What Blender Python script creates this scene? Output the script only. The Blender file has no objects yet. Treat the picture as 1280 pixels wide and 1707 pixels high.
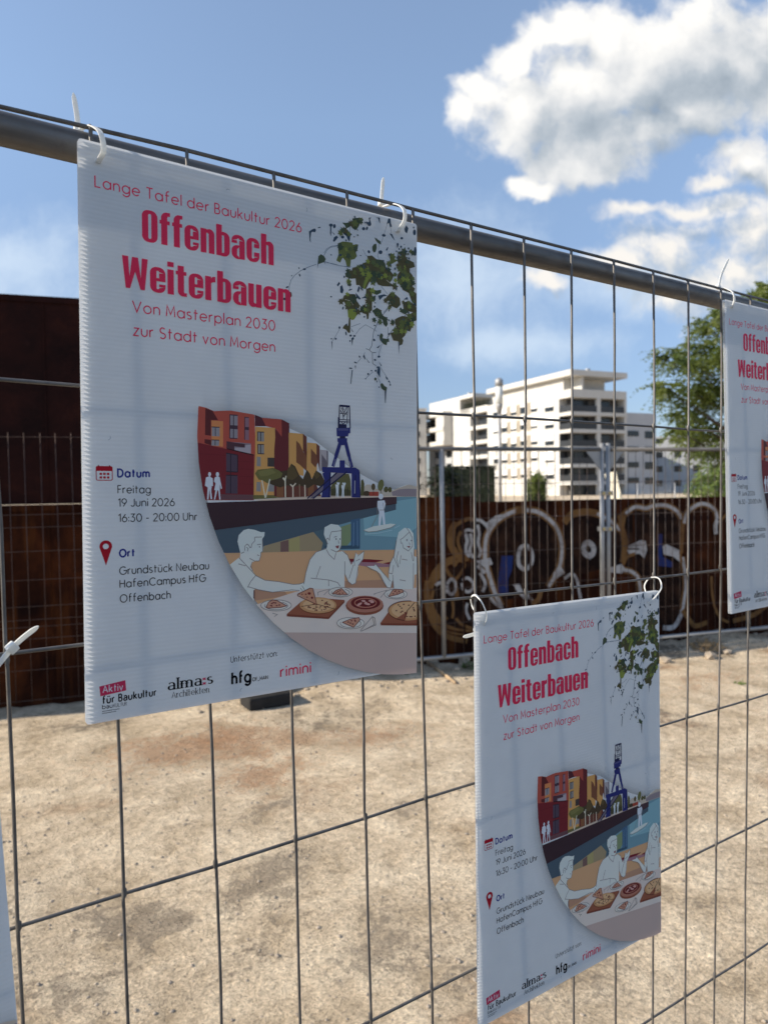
import bpy, bmesh, math, random
from mathutils import Vector, Matrix
from mathutils.geometry import tessellate_polygon
R = math.radians
scn = bpy.context.scene
COL = scn.collection

# ------------------------------------------------------------------ camera
cam_d = bpy.data.cameras.new("camera"); cam = bpy.data.objects.new("camera", cam_d); COL.objects.link(cam)
cam_d.sensor_fit = 'HORIZONTAL'; cam_d.sensor_width = 36.0; cam_d.lens = 33.27
cam_d.clip_start = 0.02; cam_d.clip_end = 5000
CAM = Vector((-0.1692, -0.7819, 1.6244))
RX, RU, RF = Vector((0.835138, -0.549820, -0.015574)), Vector((0.031208, 0.019095, 0.999331)), Vector((0.549155, 0.835065, -0.033105))
cam.matrix_world = Matrix(((RX.x, RU.x, -RF.x, CAM.x), (RX.y, RU.y, -RF.y, CAM.y), (RX.z, RU.z, -RF.z, CAM.z), (0, 0, 0, 1)))
cam_d.dof.use_dof = True; cam_d.dof.focus_distance = 0.93; cam_d.dof.aperture_fstop = 9.0
scn.camera = cam

# ------------------------------------------------------------------ light
SUN_EL, SUN_AZ = R(30), R(160)            # the sun stands left of and a little behind the fence
TO_SUN = Vector((math.cos(SUN_EL)*math.cos(SUN_AZ), math.cos(SUN_EL)*math.sin(SUN_AZ), math.sin(SUN_EL)))
sl = bpy.data.lights.new("sun", 'SUN'); sl.energy = 4.8; sl.angle = R(0.5); sl.color = (1.0, 0.90, 0.76)
so = bpy.data.objects.new("sun", sl); COL.objects.link(so); so.rotation_euler = TO_SUN.to_track_quat('Z', 'Y').to_euler()
so.location = (-8, 6, 9)
scn.view_settings.view_transform = 'Standard'; scn.view_settings.look = 'None'
scn.view_settings.gamma = 1; scn.view_settings.exposure = 0.6

class NT:
    """small helper for writing node trees"""
    def __init__(s, tree): s.t = tree
    def n(s, typ, *ins, out=0, **props):
        nd = s.t.nodes.new(typ)
        for k, v in props.items(): setattr(nd, k, v)
        for i, v in enumerate(ins):
            if v is None: continue
            s.put(nd.inputs[i], v)
        s.last = nd
        return nd.outputs[out] if len(nd.outputs) else None
    def put(s, sock, v):
        if isinstance(v, bpy.types.NodeSocket): s.t.links.new(v, sock)
        else: sock.default_value = v
    def m(s, op, a, b=None, c=None, clamp=False):
        return s.n('ShaderNodeMath', a, b, c, operation=op, use_clamp=clamp)
    def v(s, op, a, b=None, out=0):
        return s.n('ShaderNodeVectorMath', a, b, operation=op, out=out)
    def ramp(s, fac, *stops):
        o = s.n('ShaderNodeValToRGB', fac); cr = s.last.color_ramp
        while len(cr.elements) < len(stops): cr.elements.new(0.5)
        for e, (p, c) in zip(cr.elements, stops): e.position = p; e.color = tuple(c) + (1,) if len(c) == 3 else c
        return o
    def mix(s, f, a, b, blend='MIX'):
        nd = s.t.nodes.new('ShaderNodeMix'); nd.data_type = 'RGBA'; nd.blend_type = blend
        for sock, v in ((nd.inputs[0], f), (nd.inputs[6], a), (nd.inputs[7], b)):
            if isinstance(v, tuple) and len(v) == 3: v = v + (1,)
            s.put(sock, v)
        return nd.outputs[2]
    def noise(s, vec, scale, detail=6, rough=.55, dist=0., out=0, dim='3D'):
        nd = s.t.nodes.new('ShaderNodeTexNoise'); nd.noise_dimensions = dim
        if vec is not None: s.t.links.new(vec, nd.inputs['Vector'])
        nd.inputs['Scale'].default_value = scale; nd.inputs['Detail'].default_value = detail
        nd.inputs['Roughness'].default_value = rough; nd.inputs['Distortion'].default_value = dist
        return nd.outputs[out]
    def smooth(s, x, a, b):
        nd = s.t.nodes.new('ShaderNodeMapRange'); nd.interpolation_type = 'SMOOTHSTEP'
        s.put(nd.inputs[0], x); nd.inputs[1].default_value = a; nd.inputs[2].default_value = b
        return nd.outputs[0]

# ------------------------------------------------------------------ sky with clouds (by world direction)
world = bpy.data.worlds.new("World"); scn.world = world; world.use_nodes = True
wt = world.node_tree; wt.nodes.clear(); W = NT(wt)
sky = wt.nodes.new('ShaderNodeTexSky'); sky.sky_type = 'NISHITA'; sky.sun_disc = False
sky.sun_elevation = SUN_EL; sky.sun_rotation = math.atan2(TO_SUN.x, TO_SUN.y)
sky.altitude = 100; sky.air_density = 1.0; sky.dust_density = 0.15; sky.ozone_density = 2.5
F0, R0 = Vector((0.5495, 0.8355, 0.0000)), Vector((0.8355, -0.5495, 0.0000))
tc = W.n('ShaderNodeTexCoord')
fwd = W.m('MAXIMUM', W.v('DOT_PRODUCT', tc, F0, out=1), 0.06)
uu = W.m('DIVIDE', W.v('DOT_PRODUCT', tc, R0, out=1), fwd)
sep = W.n('ShaderNodeSeparateXYZ', tc, out=2)
vv = W.m('DIVIDE', sep, fwd)
uv = W.n('ShaderNodeCombineXYZ', uu, vv, 0.0)
CLOUDS = [(0.1149, 0.5205, 0.0304, 0.0254, 0), (0.1418, 0.5486, 0.0465, 0.038, 0), (0.1795, 0.5846, 0.0507, 0.0406, 0), (0.2253, 0.6164, 0.0507, 0.0406, 0), (0.2751, 0.6318, 0.0507, 0.038, 0), (0.3164, 0.619, 0.0592, 0.0507, 0), (0.2079, 0.515, 0.093, 0.0676, 0), (0.2745, 0.5466, 0.093, 0.0761, 0), (0.3576, 0.5778, 0.1099, 0.093, 0), (0.4405, 0.5928, 0.1099, 0.093, 0), (0.515, 0.5917, 0.1099, 0.1099, 0), (0.3073, 0.4808, 0.1014, 0.0592, 0), (0.2572, 0.4447, 0.0761, 0.038, 0), (0.197, 0.4202, 0.038, 0.0203, 0), (0.2236, 0.41, 0.0338, 0.0118, 0), (0.3739, 0.4961, 0.0761, 0.0423, 0), (0.4404, 0.5155, 0.0676, 0.038, 0), (0.5483, 0.5342, 0.0676, 0.0507, 0), (0.4861, 0.4601, 0.0321, 0.0186, 0), (0.5195, 0.4325, 0.0372, 0.0287, 0), (0.5486, 0.4198, 0.0338, 0.0338, 0), (-0.5128, 0.3207, 0.1437, 0.0803, 1), (-0.5808, 0.2887, 0.186, 0.0676, 1), (0.1055, 0.2947, 0.1352, 0.1099, 1), (0.3565, 0.2825, 0.1522, 0.0507, 1), (0.1883, 0.202, 0.1691, 0.0423, 1), (0.3585, 0.3799, 0.0592, 0.0135, 2), (0.3984, 0.3191, 0.0972, 0.0549, 2), (0.3398, 0.3076, 0.0592, 0.0338, 2), (0.4319, 0.3804, 0.0676, 0.0169, 2), (0.4736, 0.3798, 0.0634, 0.0254, 2), (0.5238, 0.3461, 0.0845, 0.0592, 2), (0.4988, 0.2969, 0.1014, 0.0592, 2), (0.5739, 0.337, 0.0845, 0.0845, 2), (0.4402, 0.2771, 0.093, 0.038, 2), (0.2268, 0.2862, 0.0287, 0.0135, 2), (0.4611, 0.4211, 0.0338, 0.0135, 2), (0.5028, 0.4451, 0.0507, 0.0338, 2), (0.3157, 0.4848, 0.1268, 0.0507, 3), (0.3906, 0.504, 0.1352, 0.0676, 3), (0.4736, 0.5598, 0.1268, 0.0761, 3), (0.5482, 0.5993, 0.1014, 0.093, 3), (0.2661, 0.5223, 0.0592, 0.0338, 3), (0.2406, 0.4491, 0.0507, 0.0304, 3), (0.5236, 0.4201, 0.0507, 0.0254, 3)]      # centre u, v, radius u, v, softness group
def field(tree_in, grp, amp, puff=0.):
    """union of lobes, ragged by noise"""
    N = W
    w1 = N.v('SCALE', N.v('SUBTRACT', N.noise(tree_in, 9, 4, .6, out=1, dim='2D'), (.5, .5, .5))); N.last.inputs['Scale'].default_value = .055
    p = N.v('ADD', tree_in, w1)
    f = None
    for (cu, cv, ru, rv, g) in CLOUDS:
        if g != grp: continue
        d = N.v('LENGTH', N.v('MULTIPLY', N.v('SUBTRACT', p, (cu, cv, 0)), (1/ru, 1/rv, 0)), out=1)
        e = N.m('SUBTRACT', 1.0, d)
        if f is None: f = e
        else:
            f = N.n('ShaderNodeMath', f, e, .35, operation='SMOOTH_MAX')
    nz = N.m('SUBTRACT', N.noise(p, 11, 9, .64, dim='2D'), .5)
    if not puff: return N.m('ADD', f, N.m('MULTIPLY', nz, amp))
    v1 = N.n('ShaderNodeTexVoronoi', p, out=0, feature='SMOOTH_F1', voronoi_dimensions='2D'); N.last.inputs['Scale'].default_value = 17; N.last.inputs['Smoothness'].default_value = .35
    v2 = N.n('ShaderNodeTexVoronoi', p, out=0, feature='SMOOTH_F1', voronoi_dimensions='2D'); N.last.inputs['Scale'].default_value = 41; N.last.inputs['Smoothness'].default_value = .3
    b = N.m('ADD', N.m('MULTIPLY', N.m('SUBTRACT', .42, v1), puff), N.m('MULTIPLY', N.m('SUBTRACT', .42, v2), puff*.42))
    return N.m('ADD', f, N.m('ADD', N.m('MULTIPLY', nz, amp), b))
skyc = W.n('ShaderNodeVectorMath', sky.outputs[0], (.1, .1, .1), operation='MULTIPLY')
hzn = W.ramp(sep, (0.0, (.46, .52, .70)), (.2, (1.0, .93, .96)), (.45, (1.8, 1.58, 1.42)), (.8, (2.35, 1.95, 1.68)))
base = W.n('ShaderNodeVectorMath', skyc, hzn, operation='MULTIPLY')
OFF = (-.022, .036, 0)
fa = field(uv, 0, 1.25, .30); fb_ = field(W.v('ADD', uv, OFF), 0, 1.25, .30)
al = W.smooth(fa, -.10, .52)
dk = W.smooth(field(uv, 3, .45), -.45, 1.0)
lit = W.m('ADD', .76, W.m('MULTIPLY', W.m('SUBTRACT', fa, fb_), .48))
lit = W.m('SUBTRACT', lit, W.m('MULTIPLY', dk, .44), clamp=True)
ccol = W.ramp(lit, (0.0, (.27, .33, .40)), (.30, (.43, .485, .545)), (.6, (.70, .715, .73)), (.9, (.93, .915, .885)))
ccol = W.n('ShaderNodeVectorMath', ccol, (0.74, 0.74, 0.74), operation='MULTIPLY')
# thin veils: soft wisps and the pale bank low on the left
fv = field(uv, 1, 1.2); av = W.m('MULTIPLY', W.smooth(fv, -.25, 1.0), .62)
c1 = W.mix(av, base, (.52, .60, .68, 1))
# small ragged clouds low on the right
fs = field(uv, 2, 2.3, .2); fs2 = field(W.v('ADD', uv, (-.02, .03, 0)), 2, 2.3, .2)
as_ = W.m('MULTIPLY', W.smooth(fs, -.25, .85), .95)
ls = W.m('ADD', .52, W.m('MULTIPLY', W.m('SUBTRACT', fs, fs2), .75), clamp=True)
cs = W.ramp(ls, (0.1, (.38, .44, .51)), (.5, (.60, .63, .66)), (.9, (.90, .86, .80)))
cs = W.n('ShaderNodeVectorMath', cs, (0.74, 0.74, 0.74), operation='MULTIPLY')
c2 = W.mix(as_, c1, cs)
c3 = W.mix(al, c2, ccol)
bg = W.n('ShaderNodeBackground', c3, 1.0)
W.n('ShaderNodeOutputWorld', bg)
# the texture coordinate socket used above is the direction ("Generated")

# ------------------------------------------------------------------ materials
def hexc(h, k=1.0):
    o = []
    for i in (0, 2, 4):
        c = min(1.0, int(h[i:i+2], 16)/255*k); o.append(c/12.92 if c <= .04045 else ((c+.055)/1.055)**2.4)
    return tuple(o)
def rgbc(v, k=1.0, mute=0.):
    g = sum(v)/3
    v = [a + (g-a)*mute for a in v]
    return tuple((lambda c: c/12.92 if c <= .04045 else ((c+.055)/1.055)**2.4)(min(1.0, a/255*k))*(1-.3*mute)+.12*mute for a in v)
MATS = {}
def material(name, build):
    if name in MATS: return MATS[name]
    m = bpy.data.materials.new(name); m.use_nodes = True; m.node_tree.nodes.clear()
    N = NT(m.node_tree); sh = build(N); N.n('ShaderNodeOutputMaterial', sh)
    MATS[name] = m; return m
def pbsdf(N, color, rough=.6, metal=0., normal=None, spec=.5):
    nd = N.t.nodes.new('ShaderNodeBsdfPrincipled')
    if isinstance(color, tuple) and len(color) == 3: color = color + (1,)
    N.put(nd.inputs['Base Color'], color); N.put(nd.inputs['Roughness'], rough); N.put(nd.inputs['Metallic'], metal)
    nd.inputs['Specular IOR Level'].default_value = spec
    if normal is not None: N.put(nd.inputs['Normal'], normal)
    return nd.outputs[0]
def bump(N, h, strength=.3, dist=.01):
    nd = N.t.nodes.new('ShaderNodeBump'); nd.inputs['Strength'].default_value = strength; nd.inputs['Distance'].default_value = dist
    N.put(nd.inputs['Height'], h); return nd.outputs[0]
def opos(N): return N.n('ShaderNodeTexCoord', out=3)
def gpos(N): return N.n('ShaderNodeNewGeometry', out=0)
def plain(name, color, rough=.6, metal=0., var=.12, scale=6., spec=.5, bmp=0.):
    def b(N):
        p = opos(N); f = N.noise(p, scale, 5)
        a = tuple(c*(1-var) for c in color); d = tuple(min(1, c*(1+var)) for c in color)
        nrm = bump(N, N.noise(p, scale*6, 5), bmp, .01) if bmp else None
        return pbsdf(N, N.ramp(f, (.3, a), (.7, d)), rough, metal, nrm, spec)
    return material(name, b)

def m_ground(N):
    p = gpos(N)
    big = N.noise(p, .62, 8, .64, .5); mid = N.noise(p, 3.4, 8, .65, .3); fine = N.noise(p, 22, 8, .72); grit = N.noise(p, 75, 7, .8)
    vor = N.n('ShaderNodeTexVoronoi', p, out=0); N.last.inputs['Scale'].default_value = 60
    peb = N.smooth(vor, .0, .42)
    c = N.ramp(mid, (.32, (.41, .32, .21)), (.5, (.60, .485, .34)), (.66, (.73, .61, .44)))
    dark = N.smooth(N.m('ADD', N.m('MULTIPLY', big, .72), N.m('MULTIPLY', fine, .30)), .545, .60)
    c = N.mix(N.m('MULTIPLY', dark, .86), c, (.15, .122, .09, 1))
    red = N.smooth(N.noise(p, .9, 6, .65, .3), .54, .66)
    c = N.mix(N.m('MULTIPLY', red, .6), c, (.30, .165, .085, 1))
    wv = N.v('ADD', p, N.v('SCALE', N.v('SUBTRACT', N.noise(p, 2.6, 7, .7, out=1), (.5, .5, .5)))); wv.node.inputs[1].links[0].from_node.inputs['Scale'].default_value = 1.1
    def spots(lst):
        f = None
        for (x, y, rx, ry, s) in lst:
            d = N.v('LENGTH', N.v('MULTIPLY', N.v('SUBTRACT', wv, (x, y, 0)), (1/rx, 1/ry, 0)), out=1)
            e = N.m('MULTIPLY', N.m('SUBTRACT', 1.0, d), s); f = e if f is None else N.m('MAXIMUM', f, e)
        return N.m('ADD', f, N.m('MULTIPLY', N.m('SUBTRACT', fine, .5), 2.6))
    rs_ = N.smooth(spots(((1.25, 3.65, .75, .45, 1), (1.5, 3.0, .4, .3, .8), (2.3, 3.1, .5, .3, .6), (5.2, 2.6, .6, .3, .5))), .05, .7)
    c = N.mix(N.m('MULTIPLY', rs_, .72), c, (.33, .185, .10, 1))
    ds_ = N.smooth(spots(((.51, 1.9, .20, .14, 1.1), (.33, 1.78, .16, .10, .8), (.2, 1.72, .26, .22, .8), (.98, 1.95, .34, .22, .9), (1.9, 2.08, .2, .14, .7), (1.1, 1.35, .5, .3, .55), (1.5, .95, .6, .4, .5), (1.3, 2.5, .3, .14, .7), (2.9, 2.0, .5, .22, .6), (4.2, 2.4, .5, .2, .6))), .22, .50)
    c = N.mix(N.m('MULTIPLY', ds_, .64), c, (.17, .14, .105, 1))
    fl = N.smooth(N.noise(p, 30, 9, .74, .3), .53, .60)
    c = N.mix(N.m('MULTIPLY', fl, N.m('ADD', .12, N.m('MULTIPLY', N.smooth(big, .42, .58), .34))), c, (.19, .155, .115, 1))
    near = N.smooth(N.n('ShaderNodeSeparateXYZ', p, out=1), 4.2, 1.2)
    g = N.mix(near, (1.02, 1.02, 1.02), N.ramp(grit, (.34, (.40, .39, .38)), (.48, (.98, .98, .98)), (.64, (1.45, 1.42, 1.38))))
    c = N.mix(.85, c, g, 'MULTIPLY')
    f2 = N.ramp(fine, (.32, (.58, .57, .56)), (.66, (1.3, 1.3, 1.3)))
    c = N.mix(.8, c, f2, 'MULTIPLY')
    # tyre and scraper scratches
    h = N.m('ADD', N.m('MULTIPLY', fine, .8), N.m('ADD', N.m('MULTIPLY', grit, .5), N.m('ADD', N.m('MULTIPLY', peb, .12), N.m('MULTIPLY', mid, 1.4))))
    return pbsdf(N, c, .95, 0, bump(N, h, .85, .028), .2)
def m_rust(N):
    p = opos(N)
    a = N.noise(p, 2.2, 7, .62, .4); b = N.noise(p, 9, 6, .65)
    st = N.noise(N.v('MULTIPLY', p, (3.2, 3.2, .35)), 3, 5, .6)
    c = N.ramp(a, (.32, (.011, .0040, .0030)), (.5, (.031, .0090, .0042)), (.68, (.080, .023, .0075)))
    c = N.mix(N.m('MULTIPLY', N.smooth(st, .5, .72), .6), c, (.115, .038, .010, 1))
    c = N.mix(N.m('MULTIPLY', N.smooth(b, .58, .75), .5), c, (.03, .012, .008, 1))
    return pbsdf(N, c, .9, 0, bump(N, b, .4, .01), .08)
def m_rust_dark(N):
    p = opos(N)
    a = N.noise(p, 1.7, 7, .65, .5); b = N.noise(p, 12, 6, .65)
    c = N.ramp(a, (.35, (.012, .005, .0045)), (.52, (.024, .0075, .006)), (.68, (.048, .014, .008)))
    c = N.mix(N.m('MULTIPLY', N.smooth(b, .55, .72), .5), c, (.034, .012, .010, 1))
    return pbsdf(N, c, .85, 0, bump(N, b, .4, .01), .10)
def m_galv(N):
    p = opos(N)
    a = N.noise(N.v('MULTIPLY', p, (1, 9, 9)), 6, 6, .6); s = N.noise(p, 60, 4, .6)
    c = N.ramp(a, (.3, (.095, .088, .08)), (.7, (.20, .19, .178)))
    c = N.mix(N.m('MULTIPLY', N.smooth(N.noise(p, 14, 6, .7), .55, .72), .5), c, (.07, .052, .036, 1))
    return pbsdf(N, c, N.ramp(s, (.3, (.40,)*3), (.7, (.60,)*3)), .35, bump(N, s, .15, .002))
def m_sheet(N):
    p = opos(N)
    d = N.noise(p, 18, 5, .6)
    c = N.ramp(d, (.3, (.755, .775, .775)), (.7, (.80, .82, .815)))
    z = N.n('ShaderNodeSeparateXYZ', p, out=2)
    rib = N.m('SINE', N.m('MULTIPLY', z, 2*math.pi/.0045))          # the flutes telegraph through the skin
    nr = bump(N, N.m('ADD', N.m('MULTIPLY', rib, .5), N.m('MULTIPLY', N.noise(p, 7, 3), 6.)), .55, .00022)
    df = N.n('ShaderNodeBsdfDiffuse', c, None, nr); tr = N.n('ShaderNodeBsdfTranslucent', (.84, .85, .86, 1))
    mx = N.n('ShaderNodeMixShader', .33, df, tr)
    gl = N.n('ShaderNodeBsdfGlossy', (.9, .9, .9, 1), .38); N.put(N.last.inputs['Normal'], nr)
    fr = N.n('ShaderNodeLayerWeight', .22, out=0)
    return N.n('ShaderNodeMixShader', N.m('MULTIPLY', fr, .42), mx, gl)
def m_ink(N):
    at = N.t.nodes.new('ShaderNodeAttribute'); at.attribute_name = 'Col'
    df = N.n('ShaderNodeBsdfDiffuse', at.outputs[0]); tr = N.n('ShaderNodeBsdfTranslucent', at.outputs[0])
    mx = N.n('ShaderNodeMixShader', .22, df, tr)
    gl = N.n('ShaderNodeBsdfGlossy', (.9, .9, .9, 1), .38); fr = N.n('ShaderNodeLayerWeight', .22, out=0)
    mx = N.n('ShaderNodeMixShader', N.m('MULTIPLY', fr, .42), mx, gl)
    return N.n('ShaderNodeMixShader', at.outputs['Alpha'], N.n('ShaderNodeBsdfTransparent'), mx)
def m_tie(N):
    df = pbsdf(N, (.86, .86, .83), .35); tr = N.n('ShaderNodeBsdfTranslucent', (.9, .9, .86, 1))
    return N.n('ShaderNodeMixShader', .4, df, tr)
def m_leaf(c1, c2, tl=(.30, .38, .06)):
    def b(N):
        p = opos(N); f = N.noise(p, .9, 4)
        c = N.ramp(f, (.35, c1), (.65, c2))
        return N.n('ShaderNodeMixShader', .35, pbsdf(N, c, .55), N.n('ShaderNodeBsdfTranslucent', N.mix(.5, c, tuple(tl)+(1,))))
    return b
def m_paint(color):
    def b(N):
        p = opos(N); f = N.noise(p, 5, 6, .65)
        c = N.mix(N.smooth(f, .42, .68), tuple(color)+(1,), tuple(x*.35+y for x, y in zip(color, (.04, .018, .01)))+(1,))
        return pbsdf(N, c, .9, 0, None, .1)
    return b
M_GROUND = material('packed_sand', m_ground); M_RUST = material('rusted_steel', m_rust); M_RUSTD = material('dark_rusted_steel', m_rust_dark)
M_GALV = material('galvanised_steel', m_galv); M_SHEET = material('twinwall_plastic', m_sheet); M_INK = material('printed_ink', m_ink); M_TIE = material('white_nylon', m_tie)
M_WIRE = plain('steel_wire', (.115, .105, .094), .5, .2, .35, 40)
M_WIRE_B = plain('dull_mesh_wire', (.06, .042, .034), .6, .1, .3, 30)
M_POST = plain('pale_galvanised_tube', (.30, .30, .295), .45, .4, .15, 9)
M_PLASTER = plain('white_render', (.52, .505, .465), .85, 0, .06, .5)
M_PLASTER2 = plain('beige_render', (.30, .26, .20), .85, 0, .06, .5)
M_GREYP = plain('grey_render', (.40, .41, .42), .85, 0, .06, .5)
M_SHUT = plain('white_shutter', (.76, .75, .72), .6, 0, .05, 3)
M_GLASS = plain('dark_glass', (.014, .017, .02), .2, 0, .2, .6)
M_RAIL = plain('smoked_balustrade', (.02, .022, .024), .45, 0, .2, 1)
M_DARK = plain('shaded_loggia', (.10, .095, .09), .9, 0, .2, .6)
M_CONC = plain('concrete', (.34, .32, .29), .9, 0, .25, 8, .3, .4)
M_WOOD = plain('weathered_wood', (.42, .30, .18), .85, 0, .25, 14, .3, .3)
M_BARK = plain('bark', (.09, .065, .045), .9, 0, .3, 5, .3, .5)
M_STONE = plain('rubble_stone', (.36, .30, .23), .9, 0, .3, 9, .3, .4)
M_CAR = plain('pale_car_paint', (.62, .63, .64), .28, .2, .03, 2)
M_TYRE = plain('tyre_rubber', (.02, .02, .02), .85)
M_LAMP = plain('lamp_grey', (.30, .30, .30), .5, .3, .1, 3)
M_LGLASS = plain('frosted_lamp_glass', (.62, .64, .62), .3, 0, .05, 3)
M_DRY = plain('dry_leaves', (.36, .23, .11), .9, 0, .3, 20)
M_LEAF = material('feathery_leaves', m_leaf((.042, .07, .012), (.125, .15, .03)))
M_LEAF2 = material('bright_leaves', m_leaf((.09, .14, .03), (.17, .22, .06)))
M_LEAFD = material('shade_dark_leaves', m_leaf((.008, .014, .005), (.020, .030, .010), (.03, .04, .01)))  # hedge shade is put into these dark leaf colours
M_PBOARD = plain('pale_board', (.66, .62, .50), .8, 0, .1, 4)
M_WHITEP = material('white_spray', m_paint((.46, .45, .44))); M_TANP = material('tan_spray', m_paint((.20, .105, .04))); M_BLUEP = material('blue_spray', m_paint((.018, .035, .14)))
M_BLACKP = material('black_spray', m_paint((.012, .006, .005)))

# ------------------------------------------------------------------ object helpers
def tag(o, label=None, cat=None, group=None, kind=None):
    for k, v in (('label', label), ('category', cat), ('group', group), ('kind', kind)):
        if v: o[k] = v
    return o
def empty(name, loc=(0, 0, 0), rot=None):
    o = bpy.data.objects.new(name, None); COL.objects.link(o); o.location = loc; o.empty_display_size = .1
    if rot: o.rotation_euler = rot
    return o
def link(name, me, mat, parent=None):
    o = bpy.data.objects.new(name, me); COL.objects.link(o)
    for m in (mat if isinstance(mat, (list, tuple)) else [mat]): me.materials.append(m)
    if parent is not None: o.parent = parent
    return o
def copy_tree(o, parent=None):
    c = o.copy(); COL.objects.link(c); c.parent = parent
    for ch in list(o.children): copy_tree(ch, c)
    return c
class MB:
    def __init__(s): s.v = []; s.f = []; s.mi = []; s.sm = []; s.cur = 0
    def face(s, pts, smooth=False):
        b = len(s.v); s.v += [tuple(p) for p in pts]; s.f.append(list(range(b, b+len(pts)))); s.mi.append(s.cur); s.sm.append(smooth)
    def box(s, x0, x1, y0, y1, z0, z1, M=None):
        P = [Vector((x, y, z)) for z in (z0, z1) for (x, y) in ((x0, y0), (x1, y0), (x1, y1), (x0, y1))]
        if M is not None: P = [M @ p for p in P]
        b = len(s.v); s.v += [tuple(p) for p in P]
        for q in ((3, 2, 1, 0), (4, 5, 6, 7), (0, 1, 5, 4), (1, 2, 6, 5), (2, 3, 7, 6), (3, 0, 4, 7)):
            s.f.append([b+i for i in q]); s.mi.append(s.cur); s.sm.append(False)
    def tube(s, pts, r, n=8, cap=True, rad=None):
        pts = [Vector(p) for p in pts]; b = len(s.v); k = len(pts); up = None
        for i, p in enumerate(pts):
            t = (pts[min(i+1, k-1)] - pts[max(i-1, 0)]).normalized()
            if up is None: up = t.orthogonal().normalized()
            else: up = (up - t*up.dot(t)).normalized()
            w = t.cross(up); rr = rad[i] if rad else r
            for j in range(n):
                a = 2*math.pi*j/n; s.v.append(tuple(p + (up*math.cos(a) + w*math.sin(a))*rr))
        for i in range(k-1):
            for j in range(n):
                s.f.append([b+i*n+j, b+i*n+(j+1) % n, b+(i+1)*n+(j+1) % n, b+(i+1)*n+j]); s.mi.append(s.cur); s.sm.append(True)
        if cap:
            s.f.append([b+j for j in range(n)][::-1]); s.mi.append(s.cur); s.sm.append(False)
            s.f.append([b+(k-1)*n+j for j in range(n)]); s.mi.append(s.cur); s.sm.append(False)
    def ribbon3(s, pts, side, w, th):
        """a strap: rectangular section w x th swept along pts, side = width direction"""
        pts = [Vector(p) for p in pts]; b = len(s.v); k = len(pts)
        for i, p in enumerate(pts):
            t = (pts[min(i+1, k-1)] - pts[max(i-1, 0)]).normalized()
            sd = Vector(side); sd = (sd - t*sd.dot(t)).normalized(); nn = t.cross(sd)
            ww = w[i] if isinstance(w, (list, tuple)) else w
            for (a, c) in ((-1, -1), (1, -1), (1, 1), (-1, 1)): s.v.append(tuple(p + sd*a*ww/2 + nn*c*th/2))
        for i in range(k-1):
            for j in range(4):
                s.f.append([b+i*4+j, b+i*4+(j+1) % 4, b+(i+1)*4+(j+1) % 4, b+(i+1)*4+j]); s.mi.append(s.cur); s.sm.append(False)
        s.f.append([b, b+1, b+2, b+3]); s.f.append([b+(k-1)*4+j for j in (3, 2, 1, 0)]); s.mi += [s.cur]*2; s.sm += [False]*2
    def mesh(s, name):
        me = bpy.data.meshes.new(name); me.from_pydata(s.v, [], s.f)
        me.polygons.foreach_set('material_index', s.mi); me.polygons.foreach_set('use_smooth', s.sm); me.update()
        return me
    def build(s, name, mat, parent=None, fix=True):
        me = s.mesh(name)
        if fix:
            bm = bmesh.new(); bm.from_mesh(me); bmesh.ops.recalc_face_normals(bm, faces=bm.faces); bm.to_mesh(me); bm.free()
        return link(name, me, mat, parent)
def bevel(o, w, seg=2):
    bm = bmesh.new(); bm.from_mesh(o.data); bmesh.ops.remove_doubles(bm, verts=bm.verts, dist=1e-5)
    bmesh.ops.bevel(bm, geom=[e for e in bm.edges if len(e.link_faces) == 2 and e.calc_face_angle(0) > .5], offset=w, segments=seg, affect='EDGES', profile=.6)
    bm.to_mesh(o.data); bm.free(); return o
def spline(pts, n=6):
    """Catmull-Rom through the points"""
    P = [Vector(p) for p in pts]; out = []
    for i in range(len(P)-1):
        p0, p1, p2, p3 = P[max(i-1, 0)], P[i], P[i+1], P[min(i+2, len(P)-1)]
        for k in range(n):
            t = k/n; out.append(.5*((2*p1) + (p2-p0)*t + (2*p0-5*p1+4*p2-p3)*t*t + (3*p1-p0-3*p2+p3)*t**3))
    return out + [P[-1]]

# ------------------------------------------------------------------ ground
rnd = random.Random(3)
WA, WD = Vector((.375, 5.265, 0)), Vector((.961, -.277, 0)).normalized(); WN = Vector((WD.y, -WD.x, 0))
WROT = math.atan2(WD.y, WD.x)
def hz(x, y):
    """gentle unevenness of the yard and a bank of rubble along the foot of the wall"""
    q = Vector((x, y, 0)) - WA; t, d = q.dot(WD), q.dot(WN)
    h = .012*math.sin(2.1*x+.7)*math.cos(1.7*y) + .006*math.sin(5.3*x+1.3*y)
    if 0 <= d < .9: h += (.06+.03*math.sin(3.1*t)+.02*math.sin(7.7*t+1))*(.5+.5*math.cos(math.pi*min(1, d/.75)))*(1 if t > 2.2 else .25)
    return h
me = bpy.data.meshes.new('ground'); bm = bmesh.new()
nx, ny = 150, 120
def gx(i): return -3 + 14*i/nx
def gy(j): return -3 + 10*j/ny
grid = [[bm.verts.new((gx(i), gy(j), hz(gx(i), gy(j)))) for i in range(nx+1)] for j in range(ny+1)]
for j in range(ny):
    for i in range(nx): bm.faces.new((grid[j][i], grid[j][i+1], grid[j+1][i+1], grid[j+1][i])).smooth = True
edge = [grid[0][i] for i in range(nx+1)] + [grid[j][nx] for j in range(1, ny+1)] + [grid[ny][i] for i in range(nx-1, -1, -1)] + [grid[j][0] for j in range(ny-1, 0, -1)]
far = []
for v in edge:
    d = Vector((v.co.x-4, v.co.y-2, 0)); far.append(bm.verts.new((4+d.x*400, 2+d.y*400, -.05)))
for i in range(len(edge)):
    k = (i+1) % len(edge); bm.faces.new((edge[i], far[i], far[k], edge[k]))
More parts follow.
